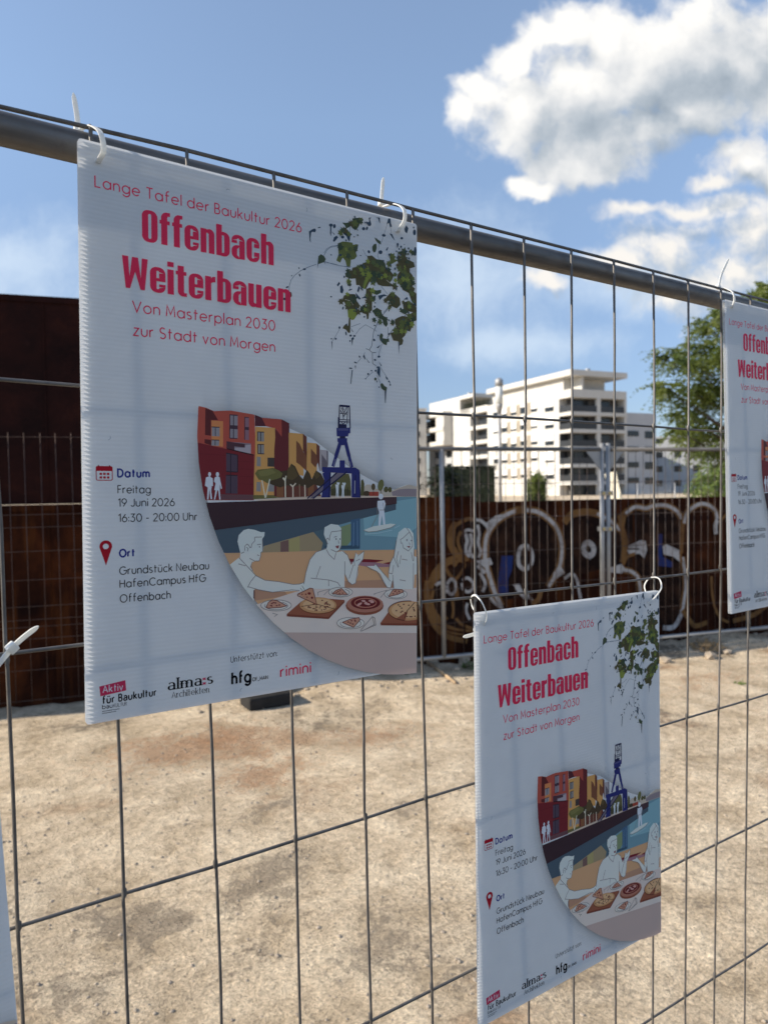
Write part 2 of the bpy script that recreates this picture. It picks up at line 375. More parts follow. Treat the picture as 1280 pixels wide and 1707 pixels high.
bm.to_mesh(me); bm.free()
tag(link('ground', me, M_GROUND), kind='structure')

def m_asphalt(N):
    p = gpos(N); a = N.noise(p, 70, 6, .7); b = N.noise(p, 1.5, 5)
    return pbsdf(N, N.mix(N.m('MULTIPLY', b, .5), N.ramp(a, (.3, (.03, .03, .031)), (.7, (.075, .074, .072))), (.04, .039, .038, 1)), .9, 0, bump(N, a, .5, .01), .3)
mb = MB()
for i in range(40): mb.face([(-60+i*3, -9, .035), (-57+i*3, -9, .035), (-57+i*3, -.28, .035), (-60+i*3, -.28, .035)])
tag(mb.build('bounce_cut_road', material('asphalt', m_asphalt), fix=False), kind='structure')  # unseen asphalt, added to cut warm ground bounce onto the posters
def stone_mesh(mb, c, r, rr, flat=.65):
    a = rr.random()*6.28; bm = bmesh.new(); bmesh.ops.create_icosphere(bm, subdivisions=1, radius=1)
    sx, sy, sz = r*(.75+.5*rr.random()), r*(.75+.5*rr.random()), r*flat*(.6+.6*rr.random())
    for v in bm.verts:
        k = .8+.4*rr.random(); x, y = v.co.x*sx*k, v.co.y*sy*k
        v.co = Vector((c[0]+x*math.cos(a)-y*math.sin(a), c[1]+x*math.sin(a)+y*math.cos(a), c[2]+v.co.z*sz*k))
    b = len(mb.v); mb.v += [tuple(v.co) for v in bm.verts]
    for f in bm.faces: mb.f.append([b+v.index for v in f.verts]); mb.mi.append(0); mb.sm.append(False)
    bm.free()
mb = MB()
for i in range(900):                          # loose gravel along the wall foot and over the yard
    if i < 560: t, d, r = rnd.uniform(1.2, 8.5), abs(rnd.gauss(.28, .2))+.02, rnd.choice((.006, .01, .014, .02))
    else: t, d, r = rnd.uniform(-1, 8), rnd.uniform(.6, 4.6), rnd.choice((.004, .006, .008))
    p = WA + WD*t + WN*d; stone_mesh(mb, (p.x, p.y, hz(p.x, p.y)+r*.25), r, rnd)
for i in range(1500):
    x, y = rnd.uniform(-.3, 3.6), rnd.uniform(.9, 3.9); r = rnd.choice((.003, .004, .005, .006, .009)); stone_mesh(mb, (x, y, hz(x, y)+r*.2), r, rnd)
tag(mb.build('gravel', M_STONE, fix=False), 'loose pale gravel scattered on the sand in front of the rusty wall', 'gravel', kind='stuff')
SPOT = ['just left of the thin stick', 'right behind the thin stick', 'beside the green weed at the wall foot', 'near the dry leaf heap', 'farthest right along the wall', 'in front of the dry leaf heap']
for k, (px, py, r, lab) in enumerate([(3.672, 4.291, 0.045, 'dull angular stone beside the upper end of the thin stick'), (3.952, 4.191, 0.075, 'large pale rounded stone near the green weed'), (3.703, 4.005, 0.05, 'pale stone between the stick and the large stone'), (5.923, 3.02, 0.07, 'bright angular stone right in front of the dry leaf heap'), (6.2, 3.022, 0.05, 'pale stone to the right of the dry leaf heap'), (5.459, 3.168, 0.06, 'pale stone at the right edge of the lower poster'), (2.989, 4.245, 0.04, 'small round stone under the lower right corner of the largest poster')]):
    mb = MB(); stone_mesh(mb, (0, 0, 0), r, random.Random(40+k), .8); o = mb.build('stone', M_STONE); o.location = (px, py, hz(px, py)+r*.35)
    tag(o, lab, 'stone', 'larger stones along the wall foot')

# ------------------------------------------------------------------ rusty walls
def wall_box(name, t0, t1, z0, z1, th, mat, label, cat, group=None, off=0.):
    o = empty(name, WA + WD*t0 + WN*off, (0, 0, WROT)); tag(o, label, cat, group)
    mb = MB(); n = max(2, int((t1-t0)/.25)); L = t1-t0
    mb.box(0, L, 0, th, z0, z1)
    b = mb.build('steel_plate', mat, o); bevel(b, .006, 1)
    mb = MB(); mb.box(0, L, -.012, -.002, z1-.035, z1+.012); mb.build('top_edge', mat, o)
    x = .55
    while x < L-.1: mb = MB(); mb.box(x, x+.014, -.007, -.001, z0+.02, z1-.04); mb.build('weld_seam', mat, o); x += 1.15
    return o
w1 = wall_box('rusty_wall', -6., 3.87, -.3, 1.53, .22, M_RUST, 'slightly taller rusty steel wall section left of the lone grey fence post', 'wall', 'sections of the rusty yard wall')
w2 = wall_box('rusty_wall', 3.875, 14., -.3, 1.475, .22, M_RUST, 'long rusty steel wall section sprayed with big white ring letters', 'wall', 'sections of the rusty yard wall')
w3 = wall_box('steel_bulkhead', -6., 1.75, 1.545, 3.12, .30, M_RUSTD, 'tall dark rusty steel plate rising above the wall at the far left', 'wall', off=-.03)
# graffiti, sprayed on the plates
GR = [('k',0,[(3977,1053),(3998,1175),(4083,1286),(4183,1352),(4312,1396),(4391,1397),(4524,1374),(4642,1298),(4721,1207),(4763,1082),(4762,937),(4723,815),(4619,668),(4490,613),(4357,585),(4146,562),(4069,649),(4009,817)]),('k',0,[(4802,1260),(4884,1336),(5026,1361),(5162,1342),(5297,1278),(5416,1178),(5470,1059),(5469,939),(5445,846),(5251,815),(5022,773),(4872,781),(4798,745)]),('k',0,[(5486,1287),(5518,1353),(5597,1402),(5724,1380),(5804,1400),(5950,1406),(6072,1353),(6130,1269),(6138,993),(6129,855),(6187,589),(6171,438),(6128,302),(6045,190),(5914,192),(5720,329),(5657,551),(5634,688),(5563,759),(5468,784),(5516,910),(5517,1044),(5470,1153)]),('k',0,[(3684,1284),(3797,1327),(3936,1306),(3999,1246),(3972,1112),(3996,971),(3868,953),(3742,982),(3669,1100)]),('k',0,[(3454,720),(3579,874),(3767,934),(3944,926),(4069,638),(4133,515),(3962,315),(3759,306),(3560,391),(3452,559)]),('b',0,[(4138,982),(4258,977),(4243,841),(4203,760),(4202,630),(4105,635),(4096,707)]),('b',0,[(5868,1126),(5920,1124),(5919,899),(6047,831),(6046,783),(5864,806)]),('t',0.075,[(3971,1054),(3992,1176),(4076,1290),(4181,1358),(4312,1404),(4391,1406),(4525,1381),(4645,1304),(4726,1211),(4770,1082),(4769,937),(4730,811),(4626,665)]),('t',0.075,[(3971,1065),(3972,948),(4007,818),(4063,650),(4132,510)]),('t',0.07,[(4802,1266),(4877,1343),(5026,1367),(5162,1348),(5300,1285),(5423,1181)]),('t',0.07,[(5408,1249),(5470,1113),(5477,978),(5453,859)]),('t',0.07,[(5487,1340),(5597,1404),(5724,1388),(5804,1409),(5950,1414),(6081,1359),(6150,1275)]),('t',0.07,[(6159,882),(6187,742),(6200,589),(6178,437),(6155,314)]),('t',0.07,[(6180,1226),(6221,1335),(6364,1415),(6482,1403),(6568,1341),(6593,1256)]),('t',0.07,[(5468,784),(5563,759),(5634,688),(5657,551)]),('t',0.06,[(3427,561),(3475,466),(3560,391),(3684,347),(3835,324)]),('t',0.06,[(3406,791),(3393,677),(3403,562)]),('t',0.06,[(3696,1238),(3682,1146),(3718,1052)]),('t',0.06,[(3517,854),(3491,763)]),('t',0.07,[(3418,722),(3481,856),(3580,943),(3680,973)]),('t',0.05,[(3386,632),(3414,493),(3486,350),(3608,260),(3783,211)]),('t',0.06,[(3684,1307),(3633,1217),(3632,1102),(3693,1007),(3792,968)]),('t',0.035,[(3684,1284),(3797,1333),(3860,1325)]),('w',0.03,[(3860,1331),(3936,1312),(3999,1251),(4011,1181)]),('t',0.03,[(3579,897),(3599,942),(3642,957),(3667,916),(3698,955),(3748,947),(3760,900),(3728,843),(3665,789),(3604,850),(3579,897)]),('t',0.04,[(3665,789),(3676,707),(3688,625)]),('w',0.028,[(3590,747),(3628,791),(3665,766),(3670,696),(3638,651),(3601,677),(3590,735)]),('w',0.028,[(3740,773),(3790,794),(3840,756),(3846,697),(3801,665),(3751,691),(3737,750)]),('w',0.03,[(3479,741),(3516,762),(3565,736),(3576,667)]),('w',0.034,[(3776,1201),(3794,1130),(3775,1062),(3805,979)]),('w',0.03,[(3827,1199),(3838,1117),(3818,1037),(3856,977)]),('w',0.028,[(3897,1278),(3915,1196),(3902,1115),(3926,1032),(3906,975)]),('w',0.026,[(3745,1202),(3796,1235),(3859,1221)]),('t',0.03,[(3733,1225),(3701,1145),(3731,1040),(3805,956)]),('t',0.024,[(3450,444),(3560,367),(3696,323),(3834,301)]),('t',0.02,[(3498,372),(3609,306),(3758,271)]),('t',0.026,[(3673,429),(3734,366),(3835,324)]),('t',0.024,[(3637,594),(3649,512),(3635,432)]),('w',0.026,[(3787,561),(3774,492),(3810,408)]),('t',0.028,[(3575,597),(3549,495),(3585,423)]),('t',0.03,[(3454,697),(3440,606),(3463,489)]),('w',0.036,[(3971,1054),(3992,1176),(4076,1290),(4181,1358),(4312,1404)]),('t',0.034,[(4286,1396),(4352,1407),(4405,1402)]),('w',0.036,[(4391,1403),(4525,1379),(4645,1304),(4726,1211),(4770,1082),(4769,937),(4730,811),(4626,665)]),('w',0.038,[(3971,1065),(3972,948),(4007,818),(4063,650),(4132,510)]),('w',0,[(3987,1293),(4077,1355),(4155,1370),(4037,1239),(4011,1193)]),('w',0,[(3868,947),(4021,970),(4046,910),(3969,878)]),('w',0,[(4682,795),(4751,871),(4805,789),(4722,745),(4660,700)]),('w',0,[(4252,710),(4318,712),(4357,633),(4397,618),(4370,560),(4304,624)]),('w',0.04,[(4308,957),(4328,1039),(4388,1067),(4441,1023),(4456,938),(4426,868),(4373,847),(4320,885),(4308,957)]),('k',0,[(4341,967),(4381,978),(4386,894),(4347,908)]),('w',0.03,[(4397,606),(4463,530),(4489,505)]),('t',0.05,[(4449,519),(4517,551),(4544,634)]),('w',0.03,[(3917,834),(3967,738),(3941,657)]),('w',0.034,[(3893,905),(3968,831)]),('w',0.03,[(4017,605),(4068,543),(4145,491)]),('t',0.032,[(4802,1266),(4877,1343),(5026,1367),(5162,1348)]),('w',0.032,[(5162,1348),(5300,1285),(5423,1181)]),('t',0.036,[(5408,1249),(5470,1113),(5477,978),(5453,859)]),('w',0.055,[(5009,998),(5024,1056),(5077,1067),(5122,1019),(5114,960),(5069,942),(5024,971),(5009,998)]),('w',0,[(5046,970),(5122,980),(5084,902)]),('w',0.03,[(4798,732),(4872,774),(4932,725),(4975,525)]),('t',0,[(5393,1316),(5487,1394),(5566,1405),(5494,1313),(5470,1207),(5517,1071),(5439,1154)]),('w',0.034,[(5487,1340),(5597,1404),(5724,1388),(5804,1409),(5950,1414),(6081,1359),(6150,1275)]),('w',0,[(5517,1024),(5659,1072),(5723,1063),(5735,968),(5698,888),(5651,938),(5516,943),(5501,984),(5643,978),(5643,992),(5509,997)]),('t',0.036,[(5517,1044),(5470,1113)]),('t',0.034,[(5453,832),(5500,910),(5595,940)]),('w',0,[(5251,801),(5437,846),(5484,790),(5437,752),(5266,774)]),('w',0.034,[(5468,784),(5563,759),(5634,688),(5657,551)]),('w',0,[(5919,1001),(5957,1021),(6129,952),(6137,827),(6047,893),(5932,919)]),('t',0.05,[(6180,1322),(6160,1185),(6149,1034),(6143,924)]),('w',0.034,[(6159,882),(6187,742),(6200,589),(6178,437),(6155,314)]),('t',0.03,[(6129,938),(6149,827)]),('w',0.05,[(5922,178),(6045,176),(6120,260),(6155,341)]),('t',0.05,[(6155,341),(6228,253),(6312,170),(6465,194)]),('w',0.036,[(6180,1226),(6221,1335),(6364,1415),(6482,1403),(6568,1341),(6593,1256)]),('w',0.05,[(6593,1249),(6568,1187),(6576,1102)]),('t',0.03,[(6516,669),(6525,500),(6567,328),(6636,225),(6741,175)]),('t',0.03,[(6619,1227),(6723,1309),(6827,1320)]),('t',0.05,[(6793,185),(7077,237),(7257,341)]),('w',0.034,[(6897,1304),(7075,1185),(7165,953),(7130,666)])]
def flat_line(mb, pts, w, z, closed=False, taper=False):
    """mitred ribbon in the x-z plane of a wall or the x-y plane of a print"""
    P = [Vector((a, b, 0)) for a, b in pts]; k = len(P)
    Lf, Rt = [], []
    for i in range(k):
        a = P[i-1] if (closed or i > 0) else P[i]; c = P[(i+1) % k] if (closed or i < k-1) else P[i]
        d1 = (P[i]-a); d2 = (c-P[i])
        if d1.length < 1e-9: d1 = d2
        if d2.length < 1e-9: d2 = d1
        d1.normalize(); d2.normalize(); t = d1+d2
        if t.length < 1e-6: t = d1
        t.normalize(); nn = Vector((-t.y, t.x, 0)); cs = max(.45, nn.dot(Vector((-d1.y, d1.x, 0))))
        ww = (w[i] if isinstance(w, list) else w)/2/cs
        Lf.append(P[i]+nn*ww); Rt.append(P[i]-nn*ww)
    for i in range(k if closed else k-1):
        j = (i+1) % k; mb.face([(q.x, q.y, z) for q in (Lf[i], Rt[i], Rt[j], Lf[j])])
def spray(root, t0, items, mats):
    parts = {}
    for i, (col, w, pts) in enumerate(items):
        mb = parts.setdefault(col, MB()); z = .0025 + i*.00012
        if w: flat_line(mb, [(p.x, p.y) for p in spline([(a/1000-t0, b/1000, 0) for a, b in pts], 5)] if len(pts) > 2 else [(a/1000-t0, b/1000) for a, b in pts], w, z)
        else: mb.face([(a/1000-t0, b/1000, z) for a, b in pts])
    for col, mb in parts.items():
        mb.v = [(x, -z, y) for x, y, z in mb.v]
        mb.build('graffiti_' + {'w': 'outline', 't': 'overspray', 'b': 'fill', 'k': 'dark_fill'}[col], mats[col], root, fix=False)  # k is the dark paint filling the ring letters
GM = {'w': M_WHITEP, 't': M_TANP, 'b': M_BLUEP, 'k': M_BLACKP}
spray(w1, -6., [g for g in GR if max(p[0] for p in g[2]) < 3870], GM)
spray(w2, 3.875, [g for g in GR if max(p[0] for p in g[2]) >= 3870], GM)

# ------------------------------------------------------------------ site fence panels along the wall
def site_panel(t0, t1, tm, label, off, zt=1.955, zb=.16, tubes=True, wires=None, hor=None, loc=None):
    o = empty('site_fence_panel', WA + WD*t0 + WN*off, (0, 0, WROT)); tag(o, label, 'fence panel', 'site fence panels along the rusty wall')
    L = t1-t0
    mb = MB(); xs = wires or [.05+.083*k for k in range(int((L-.06)/.083))]
    for x in xs: mb.tube([(x, 0, zb), (x+rnd.uniform(-.004, .004), 0, zt+(.025 if not tubes else 0))], .0026, 6)
    for z in (hor or [.45, .75, 1.05, 1.35, 1.65]): mb.tube([(0, .006, z), (L, .006, z)], .0024, 6)
    mb.build('wire_mesh', M_WIRE_B if tubes else M_WIRE_R, o, fix=False)
    if tubes:
        for x in (0, L):
            mb = MB(); mb.tube([(x, 0, .02), (x, 0, zt+.055)], .021, 12); mb.build('post', M_POST, o, fix=False)
        if tm:
            mb = MB(); mb.tube([(tm-t0, -.004, zb), (tm-t0, -.004, zt)], .019, 12); mb.build('middle_post', M_POST, o, fix=False)
        mb = MB(); mb.tube([(.02, 0, zt), (L-.02, 0, zt)], .019, 10); mb.build('top_rail', M_GALV, o, fix=False)
        mb = MB(); mb.tube([(.02, 0, zb), (L-.02, 0, zb)], .019, 10); mb.build('bottom_rail', M_POST, o, fix=False)
        for x, s in ((0, 1), (L, -1)):
            mb = MB(); mb.face([(x+s*.02, -.004, zt-.02), (x+s*.17, -.004, zt-.02), (x+s*.02, -.004, zt-.19)]); mb.face([(x+s*.02, .004, zt-.02), (x+s*.02, .004, zt-.19), (x+s*.17, .004, zt-.02)]); mb.build('corner_plate', M_POST, o, fix=False)
    return o
M_WIRE_R = plain('rusty_wire', (.10, .066, .052), .7, .3, .3, 30)
site_panel(1.66, 5.02, 3.43, 'grey tube framed mesh panel with a lone middle post before the rings', .3)
site_panel(5.085, 8.55, 6.70, 'grey tube framed mesh panel continuing behind the small right poster', .3)
p3 = site_panel(-1.9, 1.62, None, 'tubeless wire mesh panel standing before the tall dark steel plate', .12, zt=2.055, zb=.06, tubes=False,
    wires=[1.9+.065+.1085*k for k in range(-17, 15)], hor=[2.05, 1.47, 1.375, 1.195, .98, .78, .68, .625, .535, .30, .07])
def clamp(t, z, label):
    o = empty('fence_clamp', WA + WD*t + WN*.3 + Vector((0, 0, z)), (0, 0, WROT)); tag(o, label, 'clamp', 'clamps joining the site fence posts')
    mb = MB(); mb.box(-.065, .065, -.028, -.022, -.02, .02); mb.box(-.065, .065, .022, .028, -.02, .02); mb.box(-.004, .004, -.024, .024, -.018, .018); bevel(mb.build('clamp_plate', M_POST, o), .004)
    for s in (-1, 1):
        mb = MB(); mb.tube([(s*.032, -.036, 0), (s*.032, -.024, 0)], .014, 10); mb.build('bolt', M_BRASS, o, fix=False)
M_BRASS = plain('yellow_zinc_bolt', (.55, .42, .18), .4, .5)
clamp(5.052, 1.55, 'clamp with two yellow bolts high on the paired grey posts'); clamp(5.052, 1.22, 'lower clamp on the paired grey posts, at ring letter height')
M_BLOCK = plain('shade_dark_block', (.022, .021, .020), .85, 0, .3, 14, .3, .3)  # shade on the block's side is put into this near-black colour
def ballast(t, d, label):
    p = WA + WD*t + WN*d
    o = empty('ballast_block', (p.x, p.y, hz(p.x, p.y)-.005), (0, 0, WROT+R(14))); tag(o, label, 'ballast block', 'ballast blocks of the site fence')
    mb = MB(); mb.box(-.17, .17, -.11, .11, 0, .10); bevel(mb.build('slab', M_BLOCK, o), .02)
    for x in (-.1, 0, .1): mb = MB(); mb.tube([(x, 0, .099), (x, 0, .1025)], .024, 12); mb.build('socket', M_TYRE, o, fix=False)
ballast(1.86, .57, 'shade-darkened ballast block on the sand below the largest poster')
ballast(5.05, .30, 'shade-darkened ballast block at the foot of the paired grey fence posts')

# small finds at the foot of the wall
p0, p1 = Vector((3.5691, 4.2350, 0.0300)), Vector((3.4737, 3.7240, 0.0100))
mb = MB(); mb.tube([(p0.x, p0.y, hz(p0.x, p0.y)+.02), ((p0.x+p1.x)/2+.01, (p0.y+p1.y)/2, hz(p0.x, p0.y)*.5+.016), (p1.x, p1.y, hz(p1.x, p1.y)+.012)], .014, 7, rad=[.016, .014, .010])
tag(mb.build('stick', M_WOOD, fix=False), 'thin pale wooden stick lying in the rubble below the fence', 'stick')
def heap(p, r, n, mat, name, label, cat, h=.5, seed=1, sz=(.02, .05), up=.3):
    rr = random.Random(seed); mb = MB()
    for _ in range(n):
        a, d = rr.random()*6.28, r*math.sqrt(rr.random()); z = abs(rr.gauss(0, r*h*.5))*(1-d/r*.7)
        c = Vector((d*math.cos(a), d*math.sin(a), z)); s = rr.uniform(*sz)
        t = Vector((rr.gauss(0, 1), rr.gauss(0, 1), rr.gauss(up, .7))).normalized(); q = t.orthogonal().normalized()*s*.3
        mb.face([c-t*s*.5, c+q, c+t*s*.5, c-q])
    o = mb.build(name, mat, fix=False); o.location = (p[0], p[1], hz(p[0], p[1])); tag(o, label, cat); return o
heap((6.1870, 3.2218), .17, 260, M_DRY, 'leaf_litter', 'heap of dry brown leaves blown against the wall foot', 'leaf litter', seed=2)
heap((3.8791, 4.0289), .07, 90, M_LEAF2, 'weed', 'small green weed among the stones left of the lower poster', 'weed', h=1.6, seed=3, up=1.4)
heap((5.3310, 2.3913), .045, 40, M_LEAF2, 'weed', 'tiny green sprout alone in the open sand at right', 'weed', h=.7, seed=4, sz=(.012, .03))
heap((3.3014, 4.2054), .10, 120, M_LEAF2, 'weed', 'green weed clump at the wall foot beneath the largest poster', 'weed', h=1.2, seed=5, up=1.2)

# ------------------------------------------------------------------ the near fence
fence = empty('mesh_fence', (0, .008, 0)); tag(fence, 'near grey wire mesh fence with a round top rail carrying the posters', 'fence')
mb = MB(); mb.tube([(x*.25-1.75, .0205+.0006*math.sin(x), 1.9895-.0052*(x*.25-1.75)+.0008*math.sin(x*1.3)) for x in range(0, 16)], .0165, 20); mb.build('top_rail', M_GALV, fence, fix=False)
VW, HW = [[(-1.6433, 2.01053815, 0.004), (-1.6433, 2.00503815, 0.0), (-1.6433, 0.16, 0.0)], [(-1.5411, 2.00997605, 0.004), (-1.5411, 2.00447605, 0.0), (-1.5411, 0.16, 0.0)], [(-1.4389, 2.00941395, 0.004), (-1.4389, 2.00391395, 0.0), (-1.4389, 0.16, 0.0)], [(-1.3367, 2.00885185, 0.004), (-1.3367, 2.00335185, 0.0), (-1.3367, 0.16, 0.0)], [(-1.2345, 2.00828975, 0.004), (-1.2345, 2.00278975, 0.0), (-1.2345, 0.16, 0.0)], [(-1.1323, 2.00772765, 0.004), (-1.1323, 2.00222765, 0.0), (-1.1323, 0.16, 0.0)], [(-1.0301, 2.00716555, 0.004), (-1.0301, 2.00166555, 0.0), (-1.0301, 0.16, 0.0)], [(-0.9279, 2.00660345, 0.004), (-0.9279, 2.00110345, 0.0), (-0.9279, 0.16, 0.0)], [(-0.8257, 2.0060413500000003, 0.004), (-0.8257, 2.00054135, 0.0), (-0.8257, 0.16, 0.0)], [(-0.7235, 2.00547925, 0.004), (-0.7235, 1.99997925, 0.0), (-0.7235, 0.16, 0.0)], [(-0.6213, 2.0049171500000003, 0.004), (-0.6213, 1.9994171500000002, 0.0), (-0.6213, 0.16, 0.0)], [(-0.5191, 2.00435505, 0.004), (-0.5191, 1.99885505, 0.0), (-0.5191, 0.16, 0.0)], [(-0.4169, 2.0037929500000002, 0.004), (-0.4169, 1.9982929500000002, 0.0), (-0.4169, 0.16, 0.0)], [(-0.3147, 2.00323085, 0.004), (-0.3147, 1.99773085, 0.0), (-0.3147, 0.16, 0.0)], [(-0.2125, 2.00266875, 0.004), (-0.2125, 1.9971687500000002, 0.0), (-0.2125, 0.16, 0.0)], [(-0.1129, 2.0045, 0.004), (-0.1129, 1.999, 0.0), (-0.1009, 1.5445, 0.0), (-0.0965, 1.0961, 0.0), (-0.0901, 0.16, 0.0)], [(-0.0073, 2.0058000000000002, 0.004), (-0.0073, 2.0003, 0.0), (0.0032, 1.3777, 0.0), (0.0057, 1.0517, 0.0), (0.0105, 0.16, 0.0)], [(0.0936, 2.005, 0.004), (0.0936, 1.9994999999999998, 0.0), (0.1051, 1.3771, 0.0), (0.1084, 1.007, 0.0), (0.1137, 0.16, 0.0)], [(0.1986, 2.0039000000000002, 0.004), (0.1986, 1.9984000000000002, 0.0), (0.2077, 1.3769, 0.0), (0.2119, 0.9621, 0.0), (0.2176, 0.16, 0.0)], [(0.2996, 2.0037000000000003, 0.004), (0.2996, 1.9982000000000002, 0.0), (0.3097, 1.3752, 0.0), (0.314, 0.9177, 0.0), (0.319, 0.16, 0.0)], [(0.4027, 2.0026, 0.004), (0.4027, 1.9971, 0.0), (0.4056, 1.4671, 0.0), (0.4164, 0.8732, 0.0), (0.4255, 0.16, 0.0)], [(0.5051, 2.0020000000000002, 0.004), (0.5051, 1.9965000000000002, 0.0), (0.505, 1.4648, 0.0), (0.501, 0.7, 0.0), (0.499, 0.16, 0.0)], [(0.6089, 2.0020000000000002, 0.004), (0.6089, 1.9965000000000002, 0.0), (0.606, 1.4615, 0.0), (0.602, 0.7, 0.0), (0.6, 0.16, 0.0)], [(0.7126, 2.0013, 0.004), (0.7126, 1.9958, 0.0), (0.7086, 1.4586, 0.0), (0.7046, 0.7, 0.0), (0.7026, 0.16, 0.0)], [(0.8156, 2.0005, 0.004), (0.8156, 1.995, 0.0), (0.8132, 1.4593, 0.0), (0.8092, 0.7, 0.0), (0.8072, 0.16, 0.0)], [(0.9206, 1.9998, 0.004), (0.9206, 1.9943, 0.0), (0.9186, 1.4588, 0.0), (0.9113, 0.658, 0.0), (0.9081, 0.16, 0.0)], [(1.0228, 1.9982, 0.004), (1.0228, 1.9927, 0.0), (1.0197, 1.4572, 0.0), (1.0084, 0.6158, 0.0), (1.0041, 0.16, 0.0)], [(1.1272, 1.9976, 0.004), (1.1272, 1.9921, 0.0), (1.1241, 1.457, 0.0), (1.1019, 0.5751, 0.0), (1.0946, 0.16, 0.0)], [(1.23, 1.9967000000000001, 0.004), (1.23, 1.9912, 0.0), (1.2096, 0.5283, 0.0), (1.206, 0.16, 0.0)], [(1.3205, 1.99423725, 0.004), (1.3205, 1.98873725, 0.0), (1.3205, 0.16, 0.0)], [(1.4227, 1.99367515, 0.004), (1.4227, 1.98817515, 0.0), (1.4227, 0.16, 0.0)], [(1.5249, 1.99311305, 0.004), (1.5249, 1.98761305, 0.0), (1.5249, 0.16, 0.0)], [(1.6271, 1.99255095, 0.004), (1.6271, 1.98705095, 0.0), (1.6271, 0.16, 0.0)], [(1.7293, 1.99198885, 0.004), (1.7293, 1.98648885, 0.0), (1.7293, 0.16, 0.0)], [(1.8315, 1.99142675, 0.004), (1.8315, 1.98592675, 0.0), (1.8315, 0.16, 0.0)], [(1.9337, 1.99086465, 0.004), (1.9337, 1.98536465, 0.0), (1.9337, 0.16, 0.0)]], [[(-1.77, 2.0021), (-0.0896, 2.0021), (0.095, 2.0054), (0.4056, 2.003), (0.8206, 2.0009), (1.2371, 1.9971), (2.02, 1.9941)], [(-1.77, 1.7373), (-0.0975, 1.7373), (-0.0233, 1.7358), (0.411, 1.7277), (0.6107, 1.7285), (0.9254, 1.7267), (1.0301, 1.7248), (2.02, 1.7218)], [(-1.77, 1.4664), (-0.0986, 1.4664), (-0.0279, 1.4661), (0.4085, 1.4663), (0.6099, 1.4607), (0.8182, 1.4579), (1.0276, 1.4567), (2.02, 1.4537)], [(-1.77, 1.1895), (-0.0966, 1.1895), (0.0059, 1.1892), (0.1092, 1.1876), (0.2102, 1.1884), (0.3123, 1.1883), (0.4131, 1.1898), (1.0251, 1.186), (1.2327, 1.1827), (2.02, 1.1797)], [(-1.77, 0.9116), (0.3164, 0.9116), (0.4187, 0.9118), (0.5073, 0.9115), (1.017, 0.9185), (1.2239, 0.9173), (2.02, 0.9143)], [(-1.77, 0.6559), (0.9161, 0.6559), (1.0145, 0.6539), (1.1155, 0.6526), (1.2186, 0.6491), (2.02, 0.6461)], [(-1.77, 0.4), (2.02, 0.39)], [(-1.77, 0.16), (2.02, 0.16)]]
for pts in VW:
    mb = MB(); top = pts[0]
    P, RD = [], []
    def xat(z):
        for (x0, z0, d0), (x1, z1, d1) in zip(pts, pts[1:]):
            if z0 >= z >= z1: return x0+(x1-x0)*(z0-z)/max(1e-6, z0-z1), d0+(d1-d0)*(z0-z)/max(1e-6, z0-z1)
        return pts[-1][0], 0
    zs = [(pts[0][1], .0019), (pts[0][1]-.004, .0021)]
    for k, zc in enumerate((1.727, 1.463, 1.192, .922, .663, .395, .2)):
        zs += [(zc+.13, .0019), (zc+.006, .0019), (zc+.003, .0029), (zc-.003, .0029), (zc-.006, .0019)]
    zs.append((pts[-1][1], .0019))
    for z, rr_ in zs:
        x, dy = xat(z); j = rnd.gauss(0, .0007) if rr_ == .0019 and z < 1.95 else 0
        P.append(Vector((x+j, -.004+dy+(.0008 if rr_ > .0022 else 0), z))); RD.append(rr_)
    mb.tube(P, .0019, 8, rad=RD); mb.build('vertical_wire', M_WIRE, fence, fix=False)
for pts in HW:
    mb = MB(); mb.tube([(x, 0, z) for x, z in pts], .0024 if pts[0][1] > 1.9 else .0020, 8); mb.build('horizontal_wire', M_WIRE, fence, fix=False)
for x in (-1.77, 2.02):
    mb = MB(); mb.tube([(x, .02, -.02), (x, .02, 2.0)], .0205, 14); mb.build('post', M_GALV, fence, fix=False)

